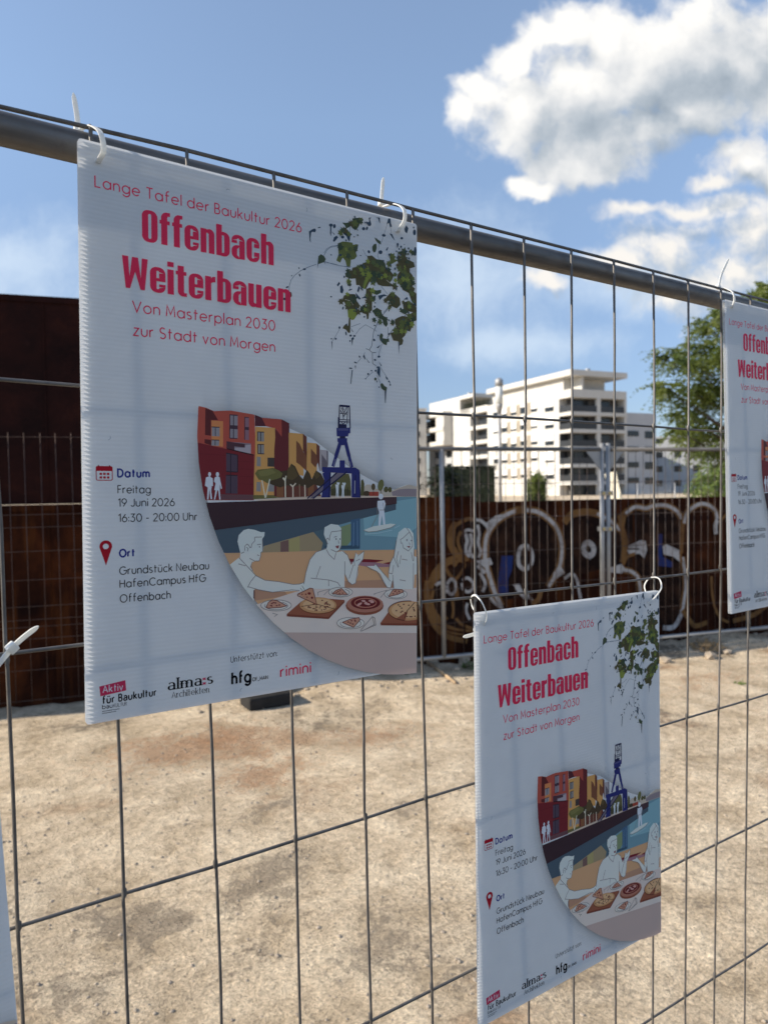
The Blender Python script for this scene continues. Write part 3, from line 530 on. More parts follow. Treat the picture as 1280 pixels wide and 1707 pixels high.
# ------------------------------------------------------------------ lettering (own stroke alphabet)
def arc(cx, cy, rx, ry, a0, a1, n=None):
    n = n or max(4, int(abs(a1-a0)/15))
    return [(cx+rx*math.cos(R(a0+(a1-a0)*i/n)), cy+ry*math.sin(R(a0+(a1-a0)*i/n))) for i in range(n+1)]
X = .68; H2 = X/2
def ring(cx, cy, rx, ry): return arc(cx, cy, rx, ry, 0, 360, 26)[:-1] + ['c']
bowl = ring(H2, H2, H2, H2)
def arch(x0, w): return [(x0, X-.27)] + arc(x0+w/2, X-w/2, w/2, w/2, 180, 0, 10) + [(x0+w, 0)]
def dot(x, y, s=.07): return [(x, y-s), (x, y+s)]
GL = {
 'a': (X, [bowl, [(X, 0), (X, X)]]), 'b': (X, [[(0, 0), (0, 1.06)], bowl]), 'c': (.56, [arc(H2, H2, H2, H2, 48, 312)]),
 'd': (X, [bowl, [(X, 0), (X, 1.06)]]), 'e': (X, [arc(H2, H2, H2, H2, 0, 318), [(.02, H2), (X, H2)]]),
 'f': (.40, [arc(.34, .86, .2, .2, 75, 180)+[(.14, 0)], [(0, .66), (.38, .66)]]), 'g': (X, [bowl, [(X, X), (X, .02)]+arc(H2, .02, H2, .32, 0, -150)[1:]]),
 'h': (.54, [[(0, 0), (0, 1.06)], arch(0, .54)]), 'i': (.0, [[(0, 0), (0, X)], dot(0, .92)]), 'j': (0, [[(0, X), (0, -.2)]]),
 'k': (.50, [[(0, 0), (0, 1.06)], [(.46, X), (.02, .27)], [(.16, .40), (.50, 0)]]), 'l': (0, [[(0, 0), (0, 1.06)]]),
 'm': (.92, [[(0, 0), (0, X)], arch(0, .46), arch(.46, .46)]), 'n': (.54, [[(0, 0), (0, X)], arch(0, .54)]), 'o': (X, [bowl]),
 'p': (X, [[(0, X), (0, -.32)], bowl]), 'r': (.32, [[(0, 0), (0, X)], [(0, X-.27)]+arc(.30, X-.30, .30, .30, 180, 85, 6)]),
 's': (.42, [arc(.21, .515, .19, .165, 40, 270, 10)+arc(.21, .18, .21, .17, 90, -140, 10)[1:]]),
 't': (.38, [[(.16, 0), (.16, .98)], [(0, .66), (.38, .66)]]), 'u': (.54, [[(0, X), (0, .27)]+arc(.27, .27, .27, .27, 180, 360, 10)+[(.54, X)]]),
 'v': (.54, [[(0, X), (.27, 0), (.54, X)]]), 'z': (.48, [[(.02, X), (.47, X), (0, 0), (.48, 0)]]), 'x': (.5, [[(0, 0), (.5, X)], [(0, X), (.5, 0)]]),
 'L': (.48, [[(0, 1), (0, 0), (.48, 0)]]), 'T': (.62, [[(0, 1), (.62, 1)], [(.31, 1), (.31, 0)]]),
 'B': (.52, [[(0, 0), (0, 1), (.22, 1)]+arc(.24, .76, .23, .24, 90, -90, 10)+[(.02, .52)], [(.24, .52)]+arc(.26, .26, .26, .26, 90, -90, 10)+[(0, 0)]]),
 'V': (.78, [[(0, 1), (.39, 0), (.78, 1)]]), 'M': (.82, [[(0, 0), (.08, 1), (.41, .2), (.74, 1), (.82, 0)]]),
 'S': (.54, [arc(.27, .75, .24, .25, 35, 270, 12)+arc(.27, .25, .27, .25, 90, -145, 12)[1:]]),
 'F': (.46, [[(0, 0), (0, 1), (.46, 1)], [(0, .52), (.42, .52)]]), 'D': (.72, [[(0, 0), (0, 1), (.25, 1)]+arc(.25, .5, .47, .5, 90, -90, 14)+[(0, 0)]]),
 'O': (1.0, [ring(.5, .5, .5, .5)]), 'U': (.62, [[(0, 1), (0, .31)]+arc(.31, .31, .31, .31, 180, 360, 12)+[(.62, 1)]]),
 'N': (.68, [[(0, 0), (0, 1), (.68, 0), (.68, 1)]]), 'H': (.66, [[(0, 0), (0, 1)], [(.66, 0), (.66, 1)], [(0, .52), (.66, .52)]]),
 'C': (.86, [arc(.5, .5, .5, .5, 45, 315)]), 'G': (.94, [arc(.5, .5, .5, .5, 45, 360)+[(.56, .5)]]), 'A': (.76, [[(0, 0), (.38, 1), (.76, 0)], [(.14, .34), (.62, .34)]]),
 'J': (.42, [[(.42, 1), (.42, .24)]+arc(.2, .22, .22, .22, 0, -160, 10)]), 'K': (.62, [[(0, 0), (0, 1)], [(.58, 1), (.03, .42)], [(.2, .58), (.62, 0)]]),
 'I': (0, [[(0, 0), (0, 1)]]), 'R': (.54, [[(0, 0), (0, 1), (.25, 1)]+arc(.26, .75, .25, .25, 90, -90, 10)+[(.02, .5)], [(.24, .5), (.54, 0)]]),
 'E': (.48, [[(.48, 1), (0, 1), (0, 0), (.48, 0)], [(0, .52), (.42, .52)]]),
 '0': (.66, [ring(.33, .5, .33, .5)]), '1': (.24, [[(0, .84), (.24, 1), (.24, 0)]]),
 '2': (.56, [arc(.28, .72, .27, .28, 165, -20, 12)+[(.02, 0), (.57, 0)]]), '3': (.54, [[(.04, 1), (.50, 1), (.24, .62)]+arc(.25, .31, .29, .31, 85, -150, 12)]),
 '6': (.60, [ring(.3, .3, .3, .3), [(.06, .46), (.42, 1.0)]]), '9': (.60, [ring(.3, .7, .3, .3), [(.54, .54), (.18, 0)]]),
 ':': (0, [dot(0, .1), dot(0, .56)]), '-': (.34, [[(0, .40), (.34, .40)]]), '_': (.5, [[(0, -.12), (.5, -.12)]]), ' ': (.16, []),
 'ü': (.54, [[(0, X), (0, .27)]+arc(.27, .27, .27, .27, 180, 360, 10)+[(.54, X)], dot(.13, .92), dot(.41, .92)]),
 'α': (.50, [[(.50, 0), (.50, .42)]+arc(.25, .44, .25, .24, 0, 150, 9), [(.50, .38), (.2, .36)]+arc(.2, .19, .2, .19, 90, 270, 10)[1:]+[(.5, .1)]]),   # two-storey a
 'ȷ': (.42, [arc(.36, .86, .18, .2, 75, 180)+[(.18, 0)], [(0, .66), (.38, .66)]]),
}
class Print:
    """flat inks on a sheet: x right, y down, millimetres from the top left corner"""
    def __init__(s): s.mb = MB(); s.col = []; s.layer = 0
    def z(s): s.layer += 1; return .02 + s.layer*.003
    def _done(s, n0, c):
        for _ in range(n0, len(s.mb.f)): s.col.append(c)
    def poly(s, pts, c):
        n0 = len(s.mb.f); z = s.z(); Q = []
        for p in pts:
            if not Q or math.hypot(p[0]-Q[-1][0], p[1]-Q[-1][1]) > .02: Q.append(p)
        for tri in tessellate_polygon([[Vector((x, y, 0)) for x, y in Q]]):
            a, b, d = (Q[i] for i in tri)
            if abs((b[0]-a[0])*(d[1]-a[1])-(b[1]-a[1])*(d[0]-a[0])) > 1e-6: s.mb.face([(q[0], q[1], z) for q in (a, b, d)])
        s._done(n0, c)
    def line(s, pts, w, c):
        closed = False
        if pts[-1] == 'c': pts = pts[:-1]; closed = True
        n0 = len(s.mb.f); flat_line(s.mb, pts, w, s.z(), closed); s._done(n0, c)
    def text(s, txt, x0, x1, base, cap, w, c, gap=.26, sx=1.0, contrast=None, serif=0, ltr=None):
        adv = []; x = 0.
        for ch in txt:
            a = GL[ch][0]*sx; adv.append(x); x += a + (gap if ch != ' ' else gap*.9)
        tot = x - gap; k = (x1-x0-w)/(tot*cap)
        for ch, xx in zip(txt, adv):
            cc = c
            if ltr and ch in ltr: cc = ltr[ch]
            for st in GL[ch][1]:
                cl = st[-1] == 'c'; q = st[:-1] if cl else st
                P = [(x0 + w/2 + (xx + px*sx)*cap*k, base - py*cap) for px, py in q]
                if contrast:
                    m = len(P); ws = []
                    for i in range(m):
                        a = P[(i-1) % m] if (cl or i) else P[i]; b = P[(i+1) % m] if (cl or i < m-1) else P[i]
                        dx, dy = abs(b[0]-a[0]), abs(b[1]-a[1]); L = math.hypot(dx, dy) or 1
                        ws.append(w*(contrast + (1-contrast)*(dy/L)**1.5))
                    n0 = len(s.mb.f); flat_line(s.mb, P, ws, s.z(), cl); s._done(n0, cc)
                    if serif and not cl:
                        for (a, b) in ((P[0], P[1]), (P[-1], P[-2])):
                            if abs(a[0]-b[0]) < .12*abs(a[1]-b[1]): s.line([(a[0]-serif*.6, a[1]), (a[0]+serif*.6, a[1])], w*contrast*1.1, cc)
                else: s.line(P+(['c'] if cl else []), w, cc)
    def build(s, name, parent, origin=(0, 0)):
        me_mb = s.mb
        me_mb.v = [(x/1000, -z/1000, -y/1000) for x, y, z in me_mb.v]
        me = me_mb.mesh(name); at = me.color_attributes.new('Col', 'FLOAT_COLOR', 'CORNER')
        for p, c in zip(me.polygons, s.col):
            for j, li in enumerate(p.loop_indices):
                cc = c[j] if isinstance(c[0], tuple) else c
                at.data[li].color = (cc[0], cc[1], cc[2], cc[3] if len(cc) > 3 else 1)
        bm = bmesh.new(); bm.from_mesh(me)
        bmesh.ops.triangulate(bm, faces=[f for f in bm.faces if len(f.verts) > 4])
        for f in bm.faces:
            if f.normal.y > 0: f.normal_flip()
        bm.to_mesh(me); bm.free()
        return link(name, me, M_INK, parent)

RED, NAVY, BLACK, CRIM = rgbc((242, 58, 94)), rgbc((30, 46, 138)), rgbc((20, 20, 25)), rgbc((216, 62, 96))
# heavy condensed capitals of the headline: stems, arches and pills
def pill(x0, y0, x1, y1, r, n=5):
    r = min(r, (x1-x0)/2, (y1-y0)/2); o = []
    for cx, cy, a in ((x1-r, y1-r, 0), (x0+r, y1-r, 90), (x0+r, y0+r, 180), (x1-r, y0+r, 270)):
        o += arc(cx, cy, r, r, a, a+90, n)
    return o
SW, XH, ASC, BW = .192, .80, 1.04, .46          # stem, x-height, ascender, body width (cap = 1)
def hv(ch):
    """list of polygons and their advance"""
    P = []; W_ = BW
    def rect(x0, y0, x1, y1): P.append([(x0, y0), (x1, y0), (x1, y1), (x0, y1)])
    def ringp(x0, y0, x1, y1, keep=lambda x, y: True, t=.115):
        o, i = pill(x0, y0, x1, y1, .2), pill(x0+SW, y0+t, x1-SW, y1-t, .06)
        n = len(o)
        for k in range(n):
            q = [o[k], o[(k+1) % n], i[(k+1) % n], i[k]]
            ym = (o[k][1]+o[(k+1) % n][1])/2; xm = (o[k][0]+o[(k+1) % n][0])/2
            if keep(xm, ym): P.append(q)
    def seg(x0, y0, x1, y1, lo, hi, right):      # the part of a ring's straight side kept between lo and hi
        rect(x1-SW if right else x0, lo, x1 if right else x0+SW, hi)
    if ch == 'O': ringp(0, -.01, .475, 1.01); W_ = .475
    elif ch in 'nh':
        rect(0, 0, SW, XH if ch == 'n' else ASC)
        o = arc(W_-.17, XH-.17, .17, .17, 0, 90, 6); P.append([(SW, XH-.13), (SW, XH-.02), (W_-.16, XH+.01)] + [(x, y+.01) for x, y in o[::-1]] + [(W_, 0), (W_-SW, 0), (W_-SW, XH-.16), (W_-SW-.03, XH-.13)])
    elif ch == 'u':
        rect(W_-SW, 0, W_, XH)
        P.append([(W_-SW, .13), (W_-SW, .02), (.16, -.01)] + [(.17+.17*math.cos(R(a)), .16+.17*math.sin(R(a))) for a in (255, 240, 225, 210, 195, 180)] + [(0, XH), (SW, XH), (SW, .16), (SW+.03, .13)])
    elif ch == 'b': rect(0, 0, SW, ASC); ringp(0, -.01, W_, XH+.01, lambda x, y: x > SW*.55)
    elif ch == 'c':
        mid = lambda x, y: not (x > W_*.6 and .17 < y < XH-.17); ringp(0, -.01, W_, XH+.01, mid); seg(0, 0, W_, XH, .18, .33, True); seg(0, 0, W_, XH, .49, XH-.18, True)
    elif ch == 'e':
        mid = lambda x, y: not (x > W_*.6 and .17 < y < XH-.17); ringp(0, -.01, W_, XH+.01, mid); seg(0, 0, W_, XH, .18, .27, True); seg(0, 0, W_, XH, .36, XH-.18, True); rect(SW, .36, W_-SW, .46)
    elif ch == 'a':
        rect(W_-SW, 0, W_, XH-.18); ringp(0, .30, W_, XH+.01, lambda x, y: y > XH-.2); seg(0, 0, W_, XH, .52, XH-.18, False)
        ringp(0, -.01, W_+.02, .46, lambda x, y: x < W_-SW*1.0, .10)
    elif ch == 'f':
        rect(.05, 0, .05+SW, .9); P.append([(.05, .88)] + [(.22+.17*math.cos(R(a)), .86+.19*math.sin(R(a))) for a in (180, 160, 140, 120, 100, 90)] + [(.33, 1.05), (.33, .93), (.26, .93), (.05+SW, .88)]); rect(0, .66, .05, .78); rect(.05+SW, .66, .32, .78); W_ = .33
    elif ch == 't':
        rect(.06, .12, .06+SW, .98); P.append([(.06, .14)] + [(.22+.16*math.cos(R(a)), .15+.16*math.sin(R(a))) for a in (190, 210, 230, 250, 270)] + [(.34, -.01), (.34, .11), (.27, .11), (.06+SW, .14)]); rect(0, .68, .06, .80); rect(.06+SW, .68, .33, .80); W_ = .34
    elif ch == 'r':
        rect(0, 0, SW, XH); P.append([(SW, XH-.22), (SW, XH-.06), (.24, XH), (.33, XH+.01), (.33, XH-.17), (.25, XH-.18)]); W_ = .33
    elif ch == 'i': rect(0, 0, SW, XH); rect(0, .89, SW, 1.05); W_ = SW
    elif ch == 'W':
        w, s = .74, .155
        P.append([(0, 1), (s+.02, 1), (.205, .36), (.205, .36), (.22, 0), (.095, 0)]); P.append([(.22, 0), (.205, .36), (.285, 1), (.455, 1), (.37, .55)])
        P.append([(.52, 0), (.37, .55), (.455, 1), (.535, .36)]); P.append([(.52, 0), (.535, .36), (w-s-.02, 1), (w, 1), (.645, 0)]); W_ = w
    return P, W_
def heavy(pr, txt, x0, x1, base, cap, c):
    gl = [hv(ch) for ch in txt]; gap = .060; tot = sum(g[1] for g in gl) + gap*(len(gl)-1); kx = (x1-x0)/(tot*cap); x = 0
    for polys, w in gl:
        for q in polys: pr.poly([(x0+(x+a)*cap*kx, base-b*cap) for a, b in q], c)
        x += w+gap

# each row: layer (0 picture, 1 ivy), red, green, blue, line width x100 (0 = filled), then x, y pairs in tenths of a millimetre
ART = [
[0,106,143,156,0,1339,3970,3869,3711,3868,3622,4303,3611,4307,4347,1487,4256],
[0,127,169,178,0,3345,3784,3869,3675,4303,3626,4305,3976,3974,4160,3373,4112],
[0,74,90,102,0,1212,3956,1982,3897,2584,3847,2634,4043,2004,4183,1707,4274,1252,4274],
[0,74,90,102,0,2559,3853,3860,3698,3860,3790,3304,3900,2622,4047],
[0,160,138,104,0,1981,4186,2634,4043,2766,4183,2736,4285,1958,4266],
[0,122,90,82,0,2193,4148,2301,4125,2301,4271,2193,4270],
[0,168,154,98,0,2301,4125,2447,4089,2447,4275,2301,4271],
[0,79,102,112,0,2634,4043,2969,3971,2969,4268,2736,4285,2766,4183],
[0,127,143,102,0,2969,4005,3168,3954,3168,4173,3075,4273,2969,4256],
[0,65,96,126,0,3168,3908,3304,3888,3304,4277,3168,4278],
[0,58,84,104,0,2787,4220,3291,4235,3291,4279,2787,4265],
[0,111,147,176,80,3209,3944,3204,4245],
[0,111,147,176,80,3263,3922,3266,4248],
[0,201,154,110,0,1444,4243,1969,4261,2736,4278,4307,4334,4311,5167,1955,4937],
[0,181,135,106,0,3075,4676,3858,4711,3858,4827,3075,4764],
[0,181,135,106,0,1841,4691,2191,4676,2287,4793,1863,4821],
[0,126,31,40,0,3128,4398,3429,4420,3669,4448,3541,4469,3155,4439],
[0,126,31,40,0,3654,4486,3828,4467,4308,4491,4308,4535,3741,4505],
[0,160,112,122,0,3155,4439,3541,4469,3741,4505,4308,4535,4308,4577,3429,4521,3182,4471],
[0,176,74,58,0,1206,2598,1297,2613,1388,2645,1520,2631,1591,2627,1874,2657,1886,3137,1860,3649,1234,3641,1170,2999],
[0,94,36,36,0,1289,2616,1371,2642,1435,2743,1352,2747,1351,2922,1282,2916],
[0,94,36,36,0,1277,2962,1355,2968,1355,3031,1277,3008],
[0,207,128,72,0,1357,2751,1493,2753,1491,3039,1355,3031],
[0,143,138,142,0,1361,2822,1452,2822,1452,2923,1360,2926],
[0,143,138,142,0,1360,2968,1447,2969,1442,3032,1355,3031],
[0,62,44,52,0,1359,2818,1452,2818,1452,2828,1359,2828],
[0,62,44,52,0,1355,2964,1447,2964,1447,2973,1355,2972],
[0,74,58,64,100,1402,2824,1402,2922],
[0,74,58,64,100,1399,2971,1398,3029],
[0,140,130,136,0,1573,2670,1668,2672,1666,2941,1569,2940],
[0,74,52,64,0,1571,2791,1667,2793,1667,2836,1570,2834],
[0,74,52,64,0,1573,2669,1668,2670,1668,2684,1573,2682],
[0,67,48,58,110,1575,2670,1570,2940],
[0,67,48,58,110,1618,2675,1615,2938],
[0,67,48,58,110,1570,2940,1662,2941],
[0,138,100,112,0,1750,2689,1805,2691,1803,2953,1748,2951],
[0,74,52,64,0,1749,2803,1804,2804,1804,2839,1749,2837],
[0,74,52,64,0,1750,2688,1805,2689,1805,2699,1750,2698],
[0,67,48,58,100,1754,2689,1750,2951],
[0,84,34,42,0,1879,2657,1968,2687,2020,2783,1879,2789],
[0,133,116,124,0,1531,2979,1826,2991,1826,3108,1531,3061],
[0,82,50,58,0,1531,2975,1625,2987,1753,3000,1752,3041,1625,3031,1625,3078,1531,3061],
[0,168,154,160,0,1629,3048,1752,3043,1753,3015,1826,3004,1826,3108,1629,3078],
[0,168,68,54,0,1963,2687,2222,2692,2221,2926,2139,2805,2015,2783],
[0,92,36,40,0,2220,2692,2315,2734,2324,3118,2217,2926],
[0,200,146,78,0,1881,2795,2130,2797,2138,3109,2192,3117,2190,3595,1847,3592,1877,3128],
[0,104,42,44,0,2130,2797,2217,2899,2324,2976,2323,3628,2190,3595,2192,3117,2138,3109],
[0,176,124,72,0,2191,3281,2192,3117,2172,3117,2172,3281],
[0,176,124,72,0,2108,3445,2190,3445,2190,3591,2108,3590],
[0,138,134,132,0,1906,2854,1991,2854,1991,2962,1906,2963],
[0,138,134,132,0,1910,2999,1990,2996,1990,3106,1910,3106],
[0,138,134,132,0,1900,3141,1947,3144,1947,3253,1895,3251],
[0,138,134,132,0,1894,3436,1946,3436,1945,3547,1889,3545],
[0,138,134,132,0,2041,3436,2116,3436,2113,3548,2031,3547],
[0,70,60,56,0,2033,3149,2155,3149,2154,3256,2032,3254],
[0,60,48,48,110,1906,2854,1991,2854],
[0,60,48,48,110,1909,2854,1909,2961],
[0,60,48,48,110,1949,2855,1948,2961],
[0,60,48,48,110,1910,2999,1990,2998],
[0,60,48,48,110,1912,2999,1912,3106],
[0,60,48,48,110,1946,2998,1946,3105],
[0,60,48,48,110,1910,3106,1990,3106],
[0,122,32,38,0,1170,2999,1863,3124,1856,3645,1260,3637],
[0,58,20,24,140,1189,2998,1535,3061,1865,3125],
[0,82,64,78,0,1526,3110,1662,3128,1661,3325,1525,3318],
[0,82,64,78,0,1522,3360,1661,3364,1660,3571,1514,3568],
[0,51,36,46,110,1580,3118,1575,3569],
[0,51,36,46,110,1526,3110,1661,3129],
[0,51,36,46,110,1662,3128,1661,3325],
[0,51,36,46,110,1525,3318,1660,3325],
[0,51,36,46,110,1520,3360,1659,3364],
[0,106,68,72,0,1461,3576,1851,3584,1851,3645,1460,3640],
[0,106,26,32,50,1212,3126,1517,3136],
[0,106,26,32,50,1211,3209,1507,3214],
[0,106,26,32,50,1219,3292,1507,3293],
[0,106,26,32,50,1678,3201,1858,3206],
[0,106,26,32,50,1678,3286,1858,3289],
[0,106,26,32,50,1687,3372,1857,3375],
[0,106,26,32,50,1686,3458,1857,3462],
[0,106,100,54,0,1850,3588,2214,3591,2214,3622,1851,3636],
[0,106,38,40,0,2215,2703,2307,2732,2305,3628,2117,3599,2119,3044,2142,2819,2192,2883,2221,2908],
[0,200,146,78,0,2307,2845,2497,2851,2504,3358,2306,3333],
[0,124,74,48,0,2407,2935,2452,2974,2504,3074,2550,3113,2547,3304,2451,3224,2406,3197],
[0,106,56,44,0,2497,2851,2547,2883,2550,3130,2497,3060],
[0,200,146,78,0,2553,2953,2681,2960,2688,3440,2542,3331],
[0,124,74,48,0,2604,3024,2681,3104,2720,3158,2665,3255,2604,3194],
[0,106,56,44,0,2681,2960,2725,2993,2724,3302,2681,3108],
[0,164,154,156,0,2728,3034,2822,3039,2830,3294,2724,3295],
[0,106,96,104,0,2751,3088,2814,3163,2839,3239,2751,3288],
[0,106,96,104,0,2822,3039,2843,3052,2843,3234,2822,3197],
[0,107,58,44,0,2176,3440,2665,3440,2751,3619,2175,3620],
[0,138,86,52,0,2147,3440,2234,3440,2234,3614,2146,3613],
[0,138,86,52,0,2565,3453,2642,3453,2641,3611,2564,3610],
[0,74,58,38,0,2060,3335,2118,3281,2206,3307,2294,3293,2339,3212,2391,3245,2443,3345,2492,3399,2547,3283,2588,3331,2614,3399,2673,3289,2743,3329,2790,3412,2790,3502,2642,3460,2565,3508,2443,3474,2368,3494,2279,3473,2190,3500,2089,3467,2031,3440],
[0,94,76,44,0,2294,3279,2339,3225,2383,3265,2428,3359,2353,3413,2279,3387],
[0,94,76,44,0,2642,3330,2688,3302,2727,3357,2673,3398],
[0,210,191,166,170,2259,3614,2258,3400],
[0,210,191,166,170,2258,3420,2227,3387],
[0,210,191,166,170,2258,3407,2271,3360],
[0,210,191,166,170,2360,3615,2360,3474],
[0,210,191,166,170,2360,3494,2323,3460],
[0,210,191,166,170,2360,3487,2398,3447],
[0,210,191,166,170,2522,3610,2519,3467],
[0,154,132,104,100,2450,3616,2447,3460],
[0,110,104,54,0,1873,3336,1909,3292,2032,3280,2099,3268,2176,3298,2225,3333,2205,3378,2147,3400,2079,3416,2031,3451,1965,3416,1918,3407],
[0,125,118,64,0,1909,3314,2032,3287,2089,3282,2137,3325,2032,3361,1937,3371],
[0,216,200,174,160,1960,3414,2000,3620],
[0,216,200,174,160,2060,3401,2004,3620],
[0,216,200,174,150,2261,3618,2259,3404,2230,3382],
[0,216,200,174,150,2259,3404,2269,3360],
[0,181,168,152,0,3353,3496,3404,3460,3455,3460,3524,3511,3787,3541,4003,3468,4077,3460,4263,3498,4263,3622,3337,3611],
[0,143,128,132,0,3787,3556,3913,3520,4040,3513,4263,3521,4263,3616,3805,3612],
[0,216,212,208,60,3904,3497,4040,3460,4206,3483],
[0,86,83,47,0,3320,3410,3345,3389,3367,3446,3364,3604,3311,3603],
[0,87,73,47,0,3535,3489,3533,3503,3529,3515,3522,3524,3513,3530,3504,3533,3494,3530,3485,3524,3479,3515,3474,3503,3473,3489,3474,3476,3479,3464,3485,3454,3494,3448,3503,3446,3513,3448,3522,3454,3529,3464,3533,3476],
[0,106,106,60,0,3664,3474,3657,3497,3647,3517,3633,3532,3619,3541,3604,3542,3591,3536,3581,3524,3574,3506,3572,3484,3575,3461,3582,3438,3593,3419,3606,3404,3621,3395,3635,3393,3648,3399,3659,3411,3665,3429,3667,3451],
[0,88,84,50,0,3734,3523,3732,3535,3727,3546,3720,3554,3710,3559,3699,3561,3688,3559,3678,3554,3670,3545,3665,3535,3664,3523,3665,3511,3670,3501,3678,3492,3688,3487,3699,3485,3709,3487,3719,3493,3727,3501,3732,3512],
[0,88,84,50,0,3793,3527,3791,3537,3787,3547,3780,3555,3772,3560,3762,3562,3753,3560,3745,3555,3738,3547,3734,3537,3732,3526,3734,3515,3738,3506,3745,3498,3753,3493,3762,3491,3772,3493,3780,3498,3787,3506,3791,3516],
[0,74,58,40,0,3452,3576,3450,3586,3443,3596,3431,3603,3417,3608,3401,3610,3385,3608,3371,3603,3360,3595,3353,3585,3350,3575,3353,3564,3360,3555,3371,3547,3385,3542,3401,3541,3417,3542,3431,3547,3442,3555,3450,3565],
[0,168,64,46,0,3442,3554,3582,3552,3585,3610,3439,3609],
[0,74,58,40,80,3620,3526,3629,3599],
[0,74,58,40,80,3504,3525,3504,3598],
[0,96,92,54,0,2874,3495,2909,3446,3006,3383,3071,3327,3137,3326,3161,3397,3170,3538,3071,3601,2877,3606],
[0,74,70,42,0,2877,3523,2974,3495,3071,3510,3170,3538,3170,3609,2877,3609],
[0,60,52,36,100,3124,3609,3123,3496],
[0,184,162,144,0,1680,3679,1860,3659,2146,3621,2877,3601,3868,3610,3868,3627,3170,3634,2534,3641,2146,3658,1680,3692],
[0,60,38,44,0,1214,3671,2007,3655,2585,3640,3868,3622,3869,3711,3317,3784,2584,3858,1982,3922,1254,3992],
[0,76,52,56,0,3652,3639,3868,3627,3869,3703,3652,3729],
[0,200,180,162,110,1256,3652,1869,3641,2535,3631,3155,3624,3868,3612],
[0,110,100,112,0,2580,3634,2941,3317,3087,3315,2649,3634],
[0,38,42,110,0,2759,3247,3236,3245,3294,3278,3299,3325,2759,3310],
[0,38,42,110,0,2798,3301,2881,3300,2871,3623,2743,3622,2790,3412,2759,3329],
[0,38,42,110,0,3178,3298,3299,3304,3312,3627,3178,3626],
[0,28,28,68,180,2552,3633,2966,3314],
[0,28,28,68,180,2629,3634,3112,3301],
[0,28,28,68,130,2869,3308,2853,3620],
[0,28,28,68,130,3236,3340,3233,3602],
[0,28,28,68,130,3294,3296,3306,3625],
[0,154,154,166,140,3226,3411,3223,3574],
[0,38,42,110,460,3025,2907,2909,3238],
[0,38,42,110,460,3084,2906,3183,3244],
[0,38,42,110,540,3025,2907,2950,3119],
[0,38,42,110,540,3084,2906,3140,3101],
[0,138,138,154,80,2945,3147,2917,3238],
[0,138,138,154,80,3153,3171,3166,3234],
[0,38,42,110,0,2974,2884,3115,2879,3115,2916,3090,2922,3071,2969,3030,2970,2974,2926],
[0,38,42,110,0,3006,3159,3079,3158,3082,3256,3003,3257],
[0,38,42,110,0,2962,2757,3161,2745,3161,2816,3136,2819,3128,2856,2966,2862,2962,2819],
[0,28,28,68,0,2982,2707,3107,2706,3107,2753,2982,2759],
[0,28,28,68,0,3006,2859,3090,2856,3090,2884,3006,2887],
[0,28,28,68,0,2982,2624,3006,2623,3006,2755,2982,2756],
[0,28,28,68,150,3006,2474,3149,2474,3159,2751],
[0,28,28,68,150,3006,2474,2999,2713],
[0,28,28,68,150,3006,2485,3149,2485],
[0,28,28,68,100,3123,2478,3113,2701],
[0,28,28,68,100,3030,2503,3071,2563,3111,2491],
[0,28,28,68,100,3046,2495,3071,2529],
[0,28,28,68,100,3014,2573,3123,2579],
[0,28,28,68,100,3006,2650,3153,2650],
[0,28,28,68,100,3006,2674,3153,2675],
[0,28,28,68,100,3054,2582,3064,2655],
[0,28,28,68,100,3019,2538,3054,2578,3064,2613],
[0,28,28,68,100,3123,2540,3087,2576,3064,2613],
[0,28,28,68,100,3030,2681,3055,2704,3087,2681],
[0,74,74,122,0,2982,2763,3136,2756,3136,2784,2982,2791],
[0,230,221,210,0,2941,3460,2974,3464,2993,3432,3006,3439,2990,3474,2987,3551,2987,3621,2974,3621,2969,3551,2961,3621,2948,3621,2953,3537,2945,3488],
[0,230,221,210,0,3030,3467,3055,3470,3079,3432,3094,3446,3079,3481,3066,3538,3068,3622,3051,3622,3050,3552,3043,3622,3030,3622,3038,3537,3029,3495],
[0,230,221,210,0,2987,3446,2986,3451,2984,3455,2981,3459,2978,3461,2974,3462,2970,3461,2966,3459,2963,3455,2961,3451,2961,3446,2961,3442,2963,3437,2966,3434,2970,3432,2974,3431,2978,3432,2981,3434,2984,3437,2986,3442],
[0,230,221,210,0,3068,3450,3067,3455,3065,3460,3062,3463,3059,3465,3055,3466,3051,3465,3047,3463,3044,3460,3042,3455,3042,3450,3042,3446,3044,3441,3047,3438,3051,3436,3055,3435,3059,3436,3062,3438,3065,3441,3067,3446],
[0,232,224,214,0,1346,3353,1346,3361,1343,3368,1339,3373,1334,3377,1329,3378,1324,3377,1319,3374,1315,3368,1313,3361,1312,3353,1313,3346,1315,3339,1319,3333,1324,3329,1329,3328,1335,3329,1339,3333,1343,3338,1346,3345],
[0,232,224,214,0,1440,3352,1439,3361,1436,3368,1432,3374,1427,3378,1421,3379,1415,3378,1409,3374,1405,3368,1402,3361,1402,3353,1403,3344,1405,3337,1410,3331,1415,3327,1421,3326,1427,3327,1432,3331,1437,3337,1439,3344],
[0,232,224,214,0,1287,3389,1329,3374,1365,3399,1369,3483,1353,3483,1347,3542,1357,3630,1338,3630,1326,3516,1315,3635,1297,3635,1306,3500,1274,3479],
[0,232,224,214,0,1387,3389,1421,3374,1446,3384,1473,3513,1459,3515,1449,3458,1447,3525,1455,3637,1439,3637,1430,3534,1417,3532,1392,3636,1378,3636,1396,3534,1382,3529,1398,3454,1379,3433],
[0,216,207,198,0,3359,4041,3498,3999,3768,3970,3855,3982,3768,4022,3540,4062,3400,4066],
[0,138,126,120,70,3351,4046,3428,4070,3568,4063,3783,4023,3855,3982],
